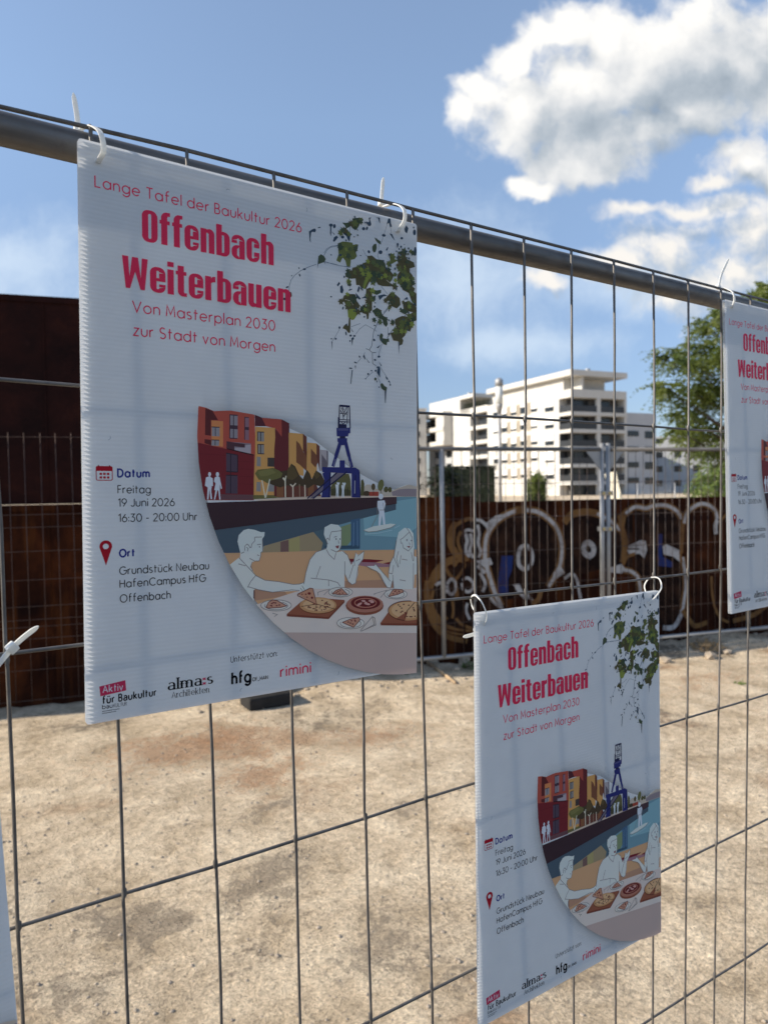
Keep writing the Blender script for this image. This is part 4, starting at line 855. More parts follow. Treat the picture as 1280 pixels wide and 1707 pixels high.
[0,232,224,214,0,3655,3615,3653,3627,3648,3637,3640,3645,3630,3651,3618,3652,3607,3650,3596,3645,3588,3637,3583,3626,3581,3614,3583,3603,3588,3592,3596,3584,3607,3579,3618,3577,3629,3579,3640,3584,3648,3593,3653,3603],
[0,232,224,214,0,3567,3671,3675,3663,3692,3708,3670,3791,3681,3898,3687,3982,3653,3980,3633,3861,3610,3998,3579,3992,3590,3813,3562,3741],
[0,138,126,120,70,3562,3694,3562,3859],
[0,138,126,120,70,3590,3789,3675,3791],
[0,138,126,120,70,3470,4010,3568,3860],
[0,138,126,120,70,3652,3696,3667,3791],
[0,184,204,210,50,3373,4093,3568,4091,3797,4057],
[0,184,204,210,50,3826,4034,3914,4001],
[0,207,194,184,0,1772,4888,2384,4758,2735,4737,4310,4858,4313,5491,2047,5229],
[0,184,160,150,0,1954,5201,4313,5476,4317,6168,1951,5803],
[0,220,211,202,0,1559,4379,1670,4304,1807,4423,1871,4525,1991,4590,2166,4619,2355,4666,2440,4668,2494,4653,2570,4720,2532,4766,2376,4746,2083,4738,1860,4682,1845,4821,1790,4802,1673,4644],
[0,220,211,202,0,1685,4250,1652,4120,1667,4047,1726,3992,1784,3978,1864,3992,1943,4022,1989,4022,1983,4071,1960,4098,1963,4246,1944,4260,1938,4302,1914,4357,1862,4357,1834,4369,1807,4427,1753,4410,1680,4314],
[0,138,126,120,90,1953,4079,1865,4078,1865,4120,1828,4155,1818,4196,1798,4189],
[0,138,126,120,90,1739,4229,1744,4174,1769,4154,1793,4172,1803,4200],
[0,138,126,120,90,1764,4189,1783,4209,1773,4236],
[0,138,126,120,90,1959,4105,1963,4246,1940,4261,1938,4300,1917,4357,1862,4357,1798,4320],
[0,138,126,120,90,1892,4284,1922,4298],
[0,138,126,120,90,1834,4359,1807,4427],
[0,138,126,120,90,1670,4308,1782,4426,1871,4522],
[0,138,126,120,90,1660,4377,1748,4405],
[0,138,126,120,90,1564,4382,1670,4306],
[0,138,126,120,90,1871,4525,1811,4590,1771,4657,1703,4635],
[0,138,126,120,90,1871,4525,1991,4590,2166,4619,2355,4666,2440,4668,2494,4653,2537,4689,2565,4720],
[0,138,126,120,90,1771,4647,1910,4696,2083,4738,2333,4730,2440,4746],
[0,138,126,120,90,1893,4167,1943,4162],
[0,138,126,120,90,1695,4259,1734,4243],
[0,138,126,120,90,1817,4414,1836,4471],
[0,138,126,120,90,1830,4796,1848,4686],
[0,106,90,88,0,1930,4193,1929,4195,1928,4197,1927,4199,1925,4200,1922,4201,1920,4200,1918,4199,1917,4197,1916,4194,1915,4192,1916,4189,1917,4187,1918,4185,1920,4184,1923,4184,1925,4184,1927,4186,1928,4188,1929,4190],
[0,90,42,44,0,1845,4695,1860,4692,1858,4803,1842,4788],
[0,220,211,202,0,2483,4660,2565,4715,2526,4770,2494,4768,2440,4744],
[0,138,126,120,80,2494,4661,2557,4744],
[0,138,126,120,80,2472,4688,2521,4765],
[0,138,126,120,80,2451,4716,2494,4773],
[0,220,211,202,0,2502,4718,2502,4652,2526,4534,2594,4357,2665,4289,2813,4248,2827,4212,2960,4307,3053,4294,3113,4350,3171,4478,3212,4418,3229,4325,3270,4358,3362,4310,3347,4413,3273,4490,3265,4609,3230,4722,3183,4731,3125,4689,3070,4586,3070,4776,2502,4730],
[0,220,211,202,0,2827,4200,2776,4076,2786,3991,2876,3951,2982,3967,3027,4014,3027,4221,2999,4282,2953,4306,2886,4278,2816,4211],
[0,138,126,120,90,3024,4039,2883,4049,2862,4097,2855,4152,2830,4124,2806,4144,2830,4202],
[0,138,126,120,90,3027,4024,3024,4221,2996,4282,2953,4304,2876,4269],
[0,138,126,120,90,2810,4266,2848,4329,2922,4395,2950,4310],
[0,138,126,120,90,2813,4254,2665,4291,2580,4381,2526,4534,2502,4652],
[0,138,126,120,90,2593,4606,2841,4647,2967,4687,3007,4737],
[0,138,126,120,90,2727,4468,2668,4610],
[0,138,126,120,90,2841,4653,2841,4724],
[0,138,126,120,90,3074,4428,3074,4586,3125,4689,3183,4731,3234,4710,3271,4509],
[0,138,126,120,90,3200,4479,3136,4650],
[0,138,126,120,90,3041,4296,3113,4350,3165,4471],
[0,138,126,120,90,3219,4493,3209,4417,3238,4319],
[0,138,126,120,90,3263,4373,3362,4310,3344,4413,3271,4494],
[0,138,126,120,90,3234,4434,3300,4410],
[0,138,126,120,90,2918,4118,2960,4108],
[0,138,126,120,90,2982,4158,2989,4201],
[0,106,90,88,0,2959,4142,2959,4145,2957,4148,2955,4151,2953,4152,2951,4153,2948,4152,2946,4150,2944,4148,2942,4145,2942,4141,2942,4138,2944,4135,2946,4132,2948,4131,2951,4130,2953,4131,2955,4133,2957,4135,2959,4138],
[0,106,90,88,0,3011,4144,3011,4147,3010,4150,3009,4152,3007,4153,3004,4154,3002,4153,3000,4152,2999,4149,2998,4147,2997,4144,2998,4140,2999,4138,3000,4136,3002,4134,3004,4134,3007,4135,3009,4136,3010,4138,3011,4141],
[0,138,74,72,0,2939,4227,2993,4222,2982,4262,2953,4255],
[0,220,211,202,0,3740,4642,3758,4488,3825,4388,3952,4461,4136,4405,4210,4449,4211,4662,4157,4671,4142,4862,3818,4836,3805,4712,3774,4820,3709,4805,3604,4620,3547,4578,3396,4507,3509,4511,3532,4487,3585,4542,3740,4694],
[0,220,211,202,0,3884,4554,3817,4427,3863,4196,3898,4087,3990,4031,4078,4045,4138,4115,4156,4314,4140,4498,4056,4454,3959,4448],
[0,138,126,120,90,4022,4032,4070,4086,4119,4167,4120,4286,4055,4345,3975,4299,3951,4226],
[0,138,126,120,90,4070,4093,3958,4174,3927,4185,3935,4244],
[0,138,126,120,90,3863,4196,3820,4414,3888,4555],
[0,138,126,120,90,4152,4314,4140,4485],
[0,138,126,120,90,3895,4340,3864,4430,3896,4549],
[0,138,126,120,90,3935,4394,3915,4511],
[0,138,126,120,90,3951,4448,4040,4466],
[0,138,126,120,90,4104,4364,4129,4484],
[0,138,126,120,90,3825,4395,3763,4488,3736,4616,3794,4636],
[0,138,126,120,90,3794,4636,3817,4518],
[0,138,126,120,90,4140,4511,4135,4855],
[0,138,126,120,90,3802,4647,3818,4830],
[0,138,126,120,90,3585,4542,3763,4728],
[0,138,126,120,90,3396,4507,3464,4553,3555,4585,3717,4809,3771,4819,3795,4724],
[0,138,126,120,90,3509,4511,3532,4487,3585,4542],
[0,138,126,120,90,4145,4406,4210,4449],
[0,138,126,120,90,4154,4658,4211,4642],
[0,138,126,120,90,3913,4720,4009,4742],
[0,138,126,120,90,4019,4189,4046,4185],
[0,138,126,120,90,4071,4231,4079,4271],
[0,106,90,88,0,4038,4203,4038,4206,4037,4209,4035,4212,4033,4213,4030,4213,4028,4213,4026,4211,4024,4209,4023,4206,4022,4203,4023,4199,4024,4196,4026,4194,4028,4193,4030,4192,4033,4193,4035,4195,4037,4197,4038,4200],
[0,106,90,88,0,4111,4206,4111,4210,4110,4213,4108,4215,4106,4216,4103,4217,4101,4216,4098,4214,4097,4212,4095,4209,4095,4206,4095,4202,4096,4200,4098,4197,4100,4196,4103,4196,4105,4196,4108,4198,4110,4200,4111,4203],
[0,138,74,72,0,4026,4279,4087,4279,4068,4307],
[0,212,201,192,0,3186,4826,3177,4845,3152,4860,3113,4871,3064,4875,3010,4874,2956,4866,2908,4853,2870,4836,2846,4817,2838,4797,2846,4779,2871,4764,2908,4754,2956,4749,3010,4750,3064,4757,3113,4770,3152,4787,3177,4806],
[0,138,126,120,80,3186,4826,3177,4845,3152,4860,3113,4871,3064,4875,3010,4874,2956,4866,2908,4853,2870,4836,2846,4817,2838,4797,2846,4779,2871,4764,2908,4754,2956,4749,3010,4750,3064,4757,3113,4770,3152,4787,3177,4806,3186,4826],
[0,138,126,120,80,3076,4783,3100,4791,3119,4801,3133,4811,3140,4821,3141,4832,3135,4841,3123,4849,3105,4856,3081,4860,3055,4863,3026,4862,2996,4860,2968,4855,2941,4849,2918,4840,2900,4831,2888,4821,2881,4811,2882,4801,2888,4791],
[0,192,138,112,0,2894,4819,2946,4784,3024,4766,3111,4848,2996,4844],
[0,110,48,40,100,2894,4819,2946,4784,3024,4766,3111,4848,2996,4844,2894,4819],
[0,122,44,40,0,2966,4816,2962,4821,2954,4822,2945,4820,2942,4814,2945,4809,2954,4808,2962,4811],
[0,122,44,40,0,2987,4802,2983,4807,2975,4808,2966,4806,2963,4800,2966,4795,2975,4794,2983,4796],
[0,122,44,40,0,3018,4795,3015,4800,3006,4801,2997,4798,2994,4793,2997,4788,3006,4786,3015,4789],
[0,122,44,40,0,3053,4827,3049,4832,3040,4834,3032,4831,3028,4825,3032,4820,3040,4819,3049,4822],
[0,122,44,40,0,3007,4826,3003,4831,2995,4832,2986,4829,2982,4824,2986,4819,2995,4818,3003,4820],
[0,212,201,192,0,4035,4921,4026,4941,4000,4957,3959,4968,3907,4972,3850,4971,3794,4962,3743,4949,3703,4931,3678,4911,3669,4890,3678,4871,3703,4855,3743,4844,3794,4839,3850,4840,3907,4848,3958,4861,3999,4879,4026,4900],
[0,138,126,120,80,4035,4921,4026,4941,4000,4957,3959,4968,3907,4972,3850,4971,3794,4962,3743,4949,3703,4931,3678,4911,3669,4890,3678,4871,3703,4855,3743,4844,3794,4839,3850,4840,3907,4848,3958,4861,3999,4879,4026,4900,4035,4921],
[0,138,126,120,80,3919,4876,3944,4884,3965,4894,3979,4905,3987,4916,3988,4926,3982,4936,3969,4945,3950,4952,3925,4956,3897,4959,3867,4959,3836,4956,3806,4951,3778,4944,3754,4935,3735,4925,3721,4915,3715,4904,3715,4893,3722,4884],
[0,192,138,112,0,3733,4929,3795,4854,3834,4838,3953,4854,3977,4885,3882,4913],
[0,110,48,40,100,3733,4929,3795,4854,3834,4838,3953,4854,3977,4885,3882,4913,3733,4929],
[0,122,44,40,0,3823,4900,3819,4905,3810,4907,3801,4904,3797,4898,3801,4893,3810,4891,3819,4894],
[0,122,44,40,0,3848,4870,3844,4875,3835,4877,3826,4873,3822,4868,3826,4862,3835,4861,3844,4864],
[0,122,44,40,0,3864,4863,3860,4868,3851,4870,3842,4867,3838,4861,3842,4856,3851,4854,3860,4857],
[0,122,44,40,0,3911,4870,3907,4875,3898,4877,3889,4874,3885,4868,3889,4862,3898,4861,3907,4864],
[0,122,44,40,0,3921,4882,3917,4887,3908,4889,3899,4886,3895,4880,3899,4875,3908,4873,3917,4876],
[0,122,44,40,0,3883,4894,3879,4899,3870,4900,3861,4897,3857,4891,3861,4886,3870,4885,3879,4888],
[0,212,201,192,0,2329,4918,2319,4937,2291,4953,2246,4964,2190,4968,2128,4965,2067,4956,2012,4941,1969,4923,1942,4902,1933,4880,1942,4861,1970,4845,2013,4834,2068,4830,2129,4832,2190,4841,2246,4856,2291,4874,2320,4896],
[0,138,126,120,80,2329,4918,2319,4937,2291,4953,2246,4964,2190,4968,2128,4965,2067,4956,2012,4941,1969,4923,1942,4902,1933,4880,1942,4861,1970,4845,2013,4834,2068,4830,2129,4832,2190,4841,2246,4856,2291,4874,2320,4896,2329,4918],
[0,138,126,120,80,2203,4868,2231,4877,2253,4887,2269,4898,2277,4910,2278,4921,2271,4931,2257,4940,2236,4946,2210,4951,2179,4953,2146,4952,2113,4949,2080,4943,2050,4936,2024,4926,2003,4916,1989,4905,1982,4894,1982,4883,1990,4873],
[0,192,138,112,0,2000,4906,2031,4852,2082,4828,2144,4843,2269,4917,2185,4928,2021,4922],
[0,110,48,40,100,2000,4906,2031,4852,2082,4828,2144,4843,2269,4917,2185,4928,2021,4922,2000,4906],
[0,122,44,40,0,2076,4895,2072,4900,2062,4901,2053,4898,2049,4892,2053,4887,2062,4885,2072,4889],
[0,122,44,40,0,2089,4873,2085,4878,2075,4880,2065,4876,2061,4870,2065,4865,2075,4864,2085,4867],
[0,122,44,40,0,2109,4863,2105,4869,2095,4870,2086,4867,2082,4861,2086,4856,2095,4854,2105,4857],
[0,122,44,40,0,2134,4870,2130,4875,2120,4876,2110,4873,2106,4867,2110,4862,2120,4860,2130,4864],
[0,122,44,40,0,2184,4899,2180,4904,2170,4906,2160,4902,2156,4896,2160,4891,2170,4890,2180,4893],
[0,122,44,40,0,2150,4903,2146,4909,2137,4910,2127,4907,2123,4901,2127,4896,2137,4894,2146,4897],
[0,122,44,40,0,2084,4901,2080,4906,2071,4908,2061,4904,2057,4898,2061,4893,2071,4892,2080,4895],
[0,138,126,120,80,1959,4977,2082,4987,2144,5010,2102,5029,2020,5030],
[0,138,126,120,80,2691,4827,2689,4787,2855,4758,2771,4829],
[0,138,126,120,80,3518,4889,3510,4875,3709,4840,3609,4931],
[0,125,63,44,0,2267,5015,2834,5107,3067,4916,3067,4946,2838,5134,2267,5044],
[0,150,84,58,0,2267,5015,2459,4882,2620,4842,2841,4880,3067,4915,2834,5109],
[0,122,64,40,0,2959,4980,2945,5012,2907,5038,2847,5056,2773,5063,2691,5060,2610,5047,2538,5025,2481,4996,2445,4964,2432,4931,2445,4900,2481,4875,2538,4857,2610,4848,2691,4850,2773,4863,2847,4884,2907,4913,2945,4946],
[0,196,142,92,0,2953,4973,2940,5003,2902,5027,2844,5044,2771,5051,2691,5048,2612,5035,2541,5014,2485,4987,2449,4956,2437,4924,2450,4895,2485,4871,2541,4854,2612,4846,2691,4848,2771,4860,2844,4881,2902,4909,2940,4940],
[0,210,168,120,0,2924,4964,2913,4988,2880,5007,2830,5020,2768,5026,2699,5023,2630,5012,2569,4995,2521,4973,2490,4948,2480,4923,2490,4899,2521,4880,2569,4867,2631,4861,2699,4863,2768,4873,2830,4890,2880,4912,2913,4938],
[0,110,36,32,0,2564,4964,2562,4968,2556,4969,2549,4967,2547,4962,2549,4958,2556,4956,2562,4959],
[0,110,36,32,0,2736,4968,2733,4973,2725,4974,2717,4971,2714,4966,2717,4962,2725,4960,2733,4963],
[0,110,36,32,0,2596,4968,2593,4973,2583,4975,2574,4972,2570,4965,2574,4960,2583,4958,2593,4962],
[0,110,36,32,0,2750,5012,2747,5018,2740,5020,2734,5016,2731,5010,2734,5005,2740,5003,2747,5006],
[0,110,36,32,0,2582,4962,2579,4966,2572,4967,2564,4964,2561,4960,2564,4956,2572,4955,2579,4957],
[0,110,36,32,0,2760,4894,2757,4900,2748,4901,2739,4898,2736,4892,2739,4886,2748,4884,2757,4888],
[0,110,36,32,0,2827,4918,2824,4921,2817,4922,2810,4920,2807,4916,2810,4912,2817,4911,2824,4914],
[0,110,36,32,0,2786,5010,2783,5015,2776,5017,2768,5014,2765,5009,2768,5004,2776,5002,2783,5005],
[0,110,36,32,0,2839,4950,2835,4954,2823,4955,2811,4952,2806,4946,2811,4942,2823,4941,2835,4944],
[0,110,36,32,0,2634,4889,2632,4895,2625,4897,2619,4893,2616,4887,2619,4881,2625,4879,2632,4882],
[0,110,36,32,0,2865,4960,2861,4966,2853,4968,2844,4965,2841,4958,2844,4952,2853,4950,2861,4954],
[0,110,36,32,0,2809,4986,2804,4990,2791,4990,2778,4987,2772,4982,2778,4978,2791,4977,2804,4981],
[0,110,36,32,0,2685,4970,2682,4976,2675,4978,2669,4975,2666,4969,2669,4963,2675,4961,2682,4964],
[0,110,36,32,0,2728,4984,2724,4987,2714,4988,2704,4986,2700,4981,2704,4978,2714,4978,2724,4980],
[0,110,36,32,0,2643,4933,2638,4938,2628,4940,2617,4936,2613,4930,2617,4924,2628,4923,2638,4926],
[0,110,36,32,0,2804,4984,2799,4988,2787,4989,2776,4986,2771,4981,2776,4976,2787,4975,2799,4978],
[0,110,36,32,0,2838,4977,2833,4982,2821,4983,2810,4979,2805,4974,2810,4969,2821,4968,2833,4971],
[0,110,36,32,0,2844,4945,2839,4949,2826,4949,2813,4946,2807,4942,2813,4938,2826,4938,2839,4941],
[0,110,36,32,0,2812,5005,2808,5008,2799,5009,2789,5006,2785,5002,2789,4998,2799,4997,2808,5000],
[0,110,36,32,0,2807,4942,2802,4948,2790,4949,2778,4946,2773,4939,2778,4933,2790,4932,2802,4935],
[0,110,36,32,0,2818,4926,2813,4930,2800,4931,2788,4928,2784,4922,2788,4918,2801,4917,2813,4920],
[0,110,36,32,0,2683,5008,2679,5015,2669,5017,2660,5013,2656,5006,2660,4999,2669,4997,2679,5001],
[0,110,36,32,0,2626,4899,2623,4905,2615,4907,2608,4904,2605,4897,2608,4890,2615,4888,2623,4892],
[0,110,36,32,0,2571,4952,2567,4956,2558,4957,2549,4954,2545,4950,2549,4946,2558,4945,2567,4947],
[0,110,36,32,0,2816,4932,2814,4937,2807,4939,2801,4936,2798,4930,2801,4925,2807,4923,2814,4926],
[0,110,36,32,0,2647,4986,2642,4990,2629,4991,2616,4987,2611,4982,2616,4978,2629,4977,2642,4980],
[0,110,58,40,80,2458,4942,2668,4931],
[0,110,58,40,80,2668,4931,2647,5015],
[0,110,58,40,80,2668,4931,2925,5017],
[0,192,136,104,0,2412,4788,2479,4758,2580,4728,2618,4736,2641,4832,2672,4938,2579,4887,2485,4831],
[0,110,48,40,100,2412,4788,2580,4728,2618,4736,2672,4938,2412,4806,2412,4788],
[0,122,36,32,0,2590,4794,2589,4799,2586,4803,2581,4806,2575,4807,2569,4808,2562,4806,2556,4804,2551,4800,2548,4795,2547,4790,2548,4785,2551,4781,2556,4778,2562,4776,2569,4776,2575,4778,2582,4780,2586,4784,2589,4789],
[0,122,36,32,0,2623,4849,2622,4853,2620,4857,2616,4860,2612,4861,2607,4862,2602,4861,2597,4858,2593,4855,2591,4850,2590,4846,2591,4841,2593,4837,2597,4835,2602,4833,2607,4833,2612,4834,2616,4836,2620,4840,2622,4844],
[0,122,36,32,0,2534,4799,2533,4802,2532,4804,2529,4806,2526,4807,2523,4807,2520,4807,2517,4805,2514,4803,2513,4800,2512,4797,2513,4794,2514,4791,2517,4789,2520,4788,2523,4788,2526,4789,2529,4790,2532,4793,2533,4796],
[0,122,36,32,0,2483,4794,2482,4796,2481,4798,2478,4800,2475,4800,2472,4801,2469,4800,2466,4799,2464,4797,2462,4795,2461,4792,2462,4790,2464,4788,2466,4787,2469,4786,2472,4786,2475,4787,2478,4788,2481,4790,2482,4792],
[0,122,36,32,0,2550,4836,2549,4838,2548,4840,2545,4842,2542,4842,2539,4842,2536,4842,2533,4840,2530,4839,2529,4837,2528,4834,2529,4832,2530,4830,2533,4829,2536,4828,2539,4828,2542,4829,2545,4830,2548,4832,2549,4834],
[0,138,74,52,0,3656,5042,3641,5079,3599,5109,3535,5130,3454,5139,3365,5136,3277,5121,3198,5096,3136,5064,3097,5027,3083,4989,3097,4953,3136,4924,3198,4903,3276,4893,3364,4895,3453,4908,3534,4933,3599,4965,3641,5003],
[0,176,112,90,0,3651,5020,3637,5053,3596,5080,3534,5098,3455,5106,3369,5103,3284,5089,3208,5066,3148,5037,3109,5003,3096,4969,3109,4937,3148,4910,3207,4892,3284,4883,3369,4885,3455,4898,3533,4920,3596,4950,3637,4984],
[0,110,30,30,0,3605,5000,3594,5025,3561,5046,3511,5060,3447,5066,3378,5063,3309,5053,3247,5035,3199,5012,3168,4986,3157,4959,3168,4935,3199,4914,3247,4900,3309,4894,3378,4896,3447,4906,3510,4923,3561,4946,3593,4973],
[0,184,112,92,140,3544,4995,3535,5012,3512,5026,3475,5036,3429,5040,3378,5038,3327,5030,3282,5018,3246,5001,3223,4983,3215,4965,3223,4947,3246,4933,3282,4924,3327,4920,3378,4921,3429,4928,3475,4941,3512,4957,3535,4976,3544,4995],
[0,200,148,138,0,3324,4973,3325,4978,3322,4984,3316,4991,3306,4997,3295,5003,3282,5007,3271,5009,3260,5009,3252,5008,3248,5004,3247,4999,3250,4993,3256,4987,3266,4980,3277,4975,3289,4971,3301,4968,3312,4968,3320,4970],
[0,200,148,138,0,3446,5008,3441,5012,3431,5013,3417,5012,3400,5008,3383,5002,3366,4994,3351,4985,3340,4977,3334,4969,3334,4963,3339,4959,3349,4958,3363,4959,3379,4963,3397,4970,3414,4977,3429,4986,3440,4994,3446,5002],
[0,200,148,138,0,3509,4980,3506,4986,3498,4990,3488,4992,3475,4992,3461,4989,3447,4985,3435,4979,3426,4973,3421,4966,3420,4959,3424,4953,3431,4949,3442,4947,3455,4948,3469,4950,3483,4954,3494,4960,3503,4967,3509,4974],
[0,200,148,138,0,3378,4953,3376,4956,3372,4959,3364,4961,3355,4962,3345,4961,3335,4960,3326,4957,3319,4954,3314,4951,3312,4947,3314,4944,3319,4941,3326,4939,3335,4938,3345,4938,3355,4940,3364,4942,3372,4946,3376,4949],
[0,122,28,28,0,3454,4979,3453,4982,3449,4985,3443,4987,3436,4988,3427,4988,3419,4987,3411,4984,3405,4981,3402,4978,3400,4974,3402,4971,3405,4968,3411,4966,3419,4965,3427,4965,3436,4966,3443,4969,3449,4972,3453,4975],
[0,122,28,28,0,3366,4977,3365,4980,3362,4983,3357,4985,3352,4985,3345,4985,3339,4984,3333,4982,3328,4980,3325,4977,3324,4973,3325,4970,3328,4968,3333,4966,3339,4965,3345,4965,3351,4966,3357,4968,3362,4971,3365,4974],
[0,125,63,44,0,3605,5263,4239,5331,4240,5366,3612,5295],
[0,150,84,58,0,3605,5266,3835,5021,4238,5040,4239,5336],
[0,196,142,92,0,4368,5177,4352,5217,4306,5249,4233,5271,4143,5281,4043,5277,3945,5260,3857,5232,3788,5196,3744,5156,3729,5114,3744,5075,3787,5043,3856,5021,3944,5010,4042,5013,4141,5028,4232,5055,4305,5091,4352,5133],
[0,210,168,120,0,4333,5164,4319,5197,4279,5225,4216,5243,4137,5251,4051,5247,3966,5233,3889,5210,3829,5179,3790,5145,3777,5110,3790,5077,3828,5050,3888,5032,3965,5023,4050,5025,4136,5038,4215,5062,4278,5092,4319,5127],
[0,150,84,58,0,3962,5183,4043,5151,3995,5278,3915,5283,3820,5247],
[0,94,44,32,120,3741,5111,4239,5171],
[0,94,44,32,120,3866,5043,4222,5222],
[0,94,44,32,120,4156,5043,4026,5150,3995,5239],
[0,94,44,32,120,3988,5269,3947,5261,3909,5251,3873,5239,3840,5225,3810,5210,3785,5194,3764,5178,3747,5160,3736,5143,3730,5125,3729,5108,3733,5092,3743,5076,3757,5062,3777,5049,3801,5037,3829,5028,3861,5020,3896,5014,3933,5011,3973,5010,4014,5011,4056,5014,4098,5020],
[0,110,42,34,0,4097,5230,4093,5236,4082,5238,4072,5234,4068,5227,4072,5221,4082,5219,4093,5223],
[0,110,42,34,0,4120,5233,4115,5239,4105,5241,4095,5237,4090,5230,4095,5224,4105,5222,4115,5226],
[0,110,42,34,0,3872,5127,3868,5133,3858,5135,3847,5131,3843,5124,3847,5118,3857,5116,3868,5120],
[0,110,42,34,0,4074,5074,4069,5080,4059,5081,4049,5078,4044,5071,4049,5065,4059,5063,4069,5067],
[0,110,42,34,0,4027,5176,4023,5182,4013,5183,4003,5180,3998,5173,4002,5167,4013,5165,4023,5169],
[0,110,42,34,0,3968,5144,3964,5150,3954,5152,3944,5148,3940,5142,3944,5135,3954,5134,3964,5137],
[0,110,42,34,0,4149,5114,4144,5121,4134,5122,4124,5119,4119,5112,4124,5105,4134,5104,4144,5107],
[0,110,42,34,0,3946,5155,3942,5161,3931,5163,3921,5159,3917,5152,3921,5146,3931,5144,3942,5148],
[0,110,42,34,0,3931,5076,3927,5082,3917,5084,3907,5080,3903,5073,3907,5067,3917,5065,3927,5069],
[0,110,42,34,0,3957,5102,3953,5108,3943,5109,3933,5106,3928,5099,3933,5093,3943,5091,3953,5095],
[0,110,42,34,0,4031,5183,4027,5189,4017,5191,4007,5187,4002,5180,4006,5174,4017,5173,4027,5176],
[0,110,42,34,0,4015,5167,4010,5173,4000,5175,3990,5171,3986,5164,3990,5158,4000,5156,4010,5160],
[0,110,42,34,0,4178,5232,4173,5238,4163,5239,4153,5236,4148,5229,4152,5222,4163,5221,4173,5225],
[0,110,42,34,0,4159,5139,4154,5145,4144,5147,4133,5143,4129,5136,4133,5130,4144,5128,4154,5132],
[0,110,42,34,0,4165,5157,4161,5163,4150,5164,4140,5161,4136,5154,4140,5148,4150,5146,4161,5150],
[0,110,42,34,0,3991,5054,3987,5060,3976,5062,3966,5059,3962,5052,3966,5046,3976,5044,3987,5047],
[0,110,42,34,0,3906,5054,3901,5060,3891,5061,3881,5058,3877,5051,3881,5045,3891,5043,3901,5047],
[0,110,42,34,0,4045,5223,4041,5229,4031,5230,4021,5227,4016,5220,4021,5214,4031,5212,4041,5216],
[0,110,42,34,0,4216,5088,4212,5095,4201,5096,4191,5093,4187,5086,4191,5079,4201,5078,4212,5081],
[0,212,201,192,0,3360,5239,3350,5261,3321,5278,3275,5290,3217,5294,3154,5290,3092,5280,3035,5263,2991,5242,2963,5219,2953,5196,2963,5175,2991,5157,3035,5146,3092,5142,3154,5145,3217,5155,3275,5171,3321,5192,3350,5216],
[0,138,126,120,80,3360,5239,3350,5261,3321,5278,3275,5290,3217,5294,3154,5290,3092,5280,3035,5263,2991,5242,2963,5219,2953,5196,2963,5175,2991,5157,3035,5146,3092,5142,3154,5145,3217,5155,3275,5171,3321,5192,3350,5216,3360,5239],
[0,138,126,120,80,3231,5185,3259,5195,3282,5206,3298,5219,3307,5231,3308,5243,3301,5254,3286,5264,3265,5271,3238,5275,3207,5277,3173,5276,3138,5273,3105,5266,3074,5258,3047,5248,3026,5236,3011,5224,3004,5212,3004,5200,3012,5189],
[0,192,138,112,0,3032,5195,3154,5165,3279,5159,3293,5192,3198,5276,3111,5235],
[0,110,48,40,100,3032,5195,3154,5165,3279,5159,3293,5192,3198,5276,3111,5235,3032,5195],
[0,122,44,40,0,3133,5202,3129,5208,3119,5209,3109,5205,3104,5199,3109,5193,3119,5192,3129,5195],
[0,122,44,40,0,3182,5190,3178,5195,3168,5197,3158,5193,3154,5186,3158,5181,3168,5179,3178,5183],
[0,122,44,40,0,3232,5187,3228,5193,3218,5194,3208,5191,3203,5184,3208,5178,3218,5177,3228,5181],
[0,122,44,40,0,3238,5200,3234,5206,3224,5208,3213,5204,3209,5197,3213,5192,3224,5190,3234,5194],
[0,122,44,40,0,3200,5234,3196,5240,3186,5241,3175,5238,3171,5231,3175,5225,3186,5224,3196,5227],
[0,122,44,40,0,3165,5218,3161,5224,3151,5225,3141,5221,3136,5215,3141,5209,3151,5208,3161,5211],
[0,138,126,120,90,3298,5332,3480,5167,3518,5190,3534,5281,3308,5339],
[0,138,126,120,90,3480,5167,3511,5272,3360,5326],
[1,85,96,106,70,2795,634,2837,573,2910,528,3006,501],
[1,85,96,106,70,2795,751,2921,739,3038,751,3179,737],
[1,85,96,106,70,3162,147,3167,421],
[1,85,96,106,70,3157,884,3162,1012],
[1,85,96,106,70,3557,302,3603,360,3580,534,3598,569],
[1,85,96,106,70,3752,18,3672,252,3626,374],
[1,85,96,106,70,3764,45,3788,202],
[1,85,96,106,70,3489,559,3399,556,3355,489],
[1,82,96,108,90,2323,1172,2327,1101,2351,1033,2392,976,2473,906,2571,847,2687,791],
[1,82,96,108,90,2804,735,2932,750,3027,749,3168,748],
[1,82,96,108,90,2796,663,2838,590,2889,548,2993,511],
[1,60,70,48,0,2716,692,2754,656,2796,671,2821,703,2804,742,2754,766,2712,787,2720,735],
[1,60,70,48,0,2359,1200,2360,1209,2359,1219,2356,1227,2351,1233,2345,1237,2338,1237,2332,1234,2326,1229,2321,1221,2318,1212,2318,1202,2319,1193,2322,1185,2327,1178,2333,1175,2339,1175,2346,1177,2352,1183,2357,1190],
[1,44,60,74,0,2720,691,2712,736,2703,847,2716,787],
[1,44,60,74,0,2796,744,2817,773,2804,735],
[1,44,60,74,0,2317,1114,2318,1117,2317,1121,2314,1125,2310,1130,2305,1134,2299,1137,2293,1139,2288,1140,2284,1140,2281,1138,2281,1135,2282,1131,2284,1127,2289,1122,2294,1118,2300,1115,2305,1113,2311,1112,2315,1112],
[1,44,60,74,0,2473,953,2475,959,2476,964,2475,968,2474,972,2471,974,2468,975,2465,974,2461,971,2458,967,2455,962,2453,957,2453,952,2453,947,2455,944,2457,941,2460,941,2464,942,2467,945,2471,948],
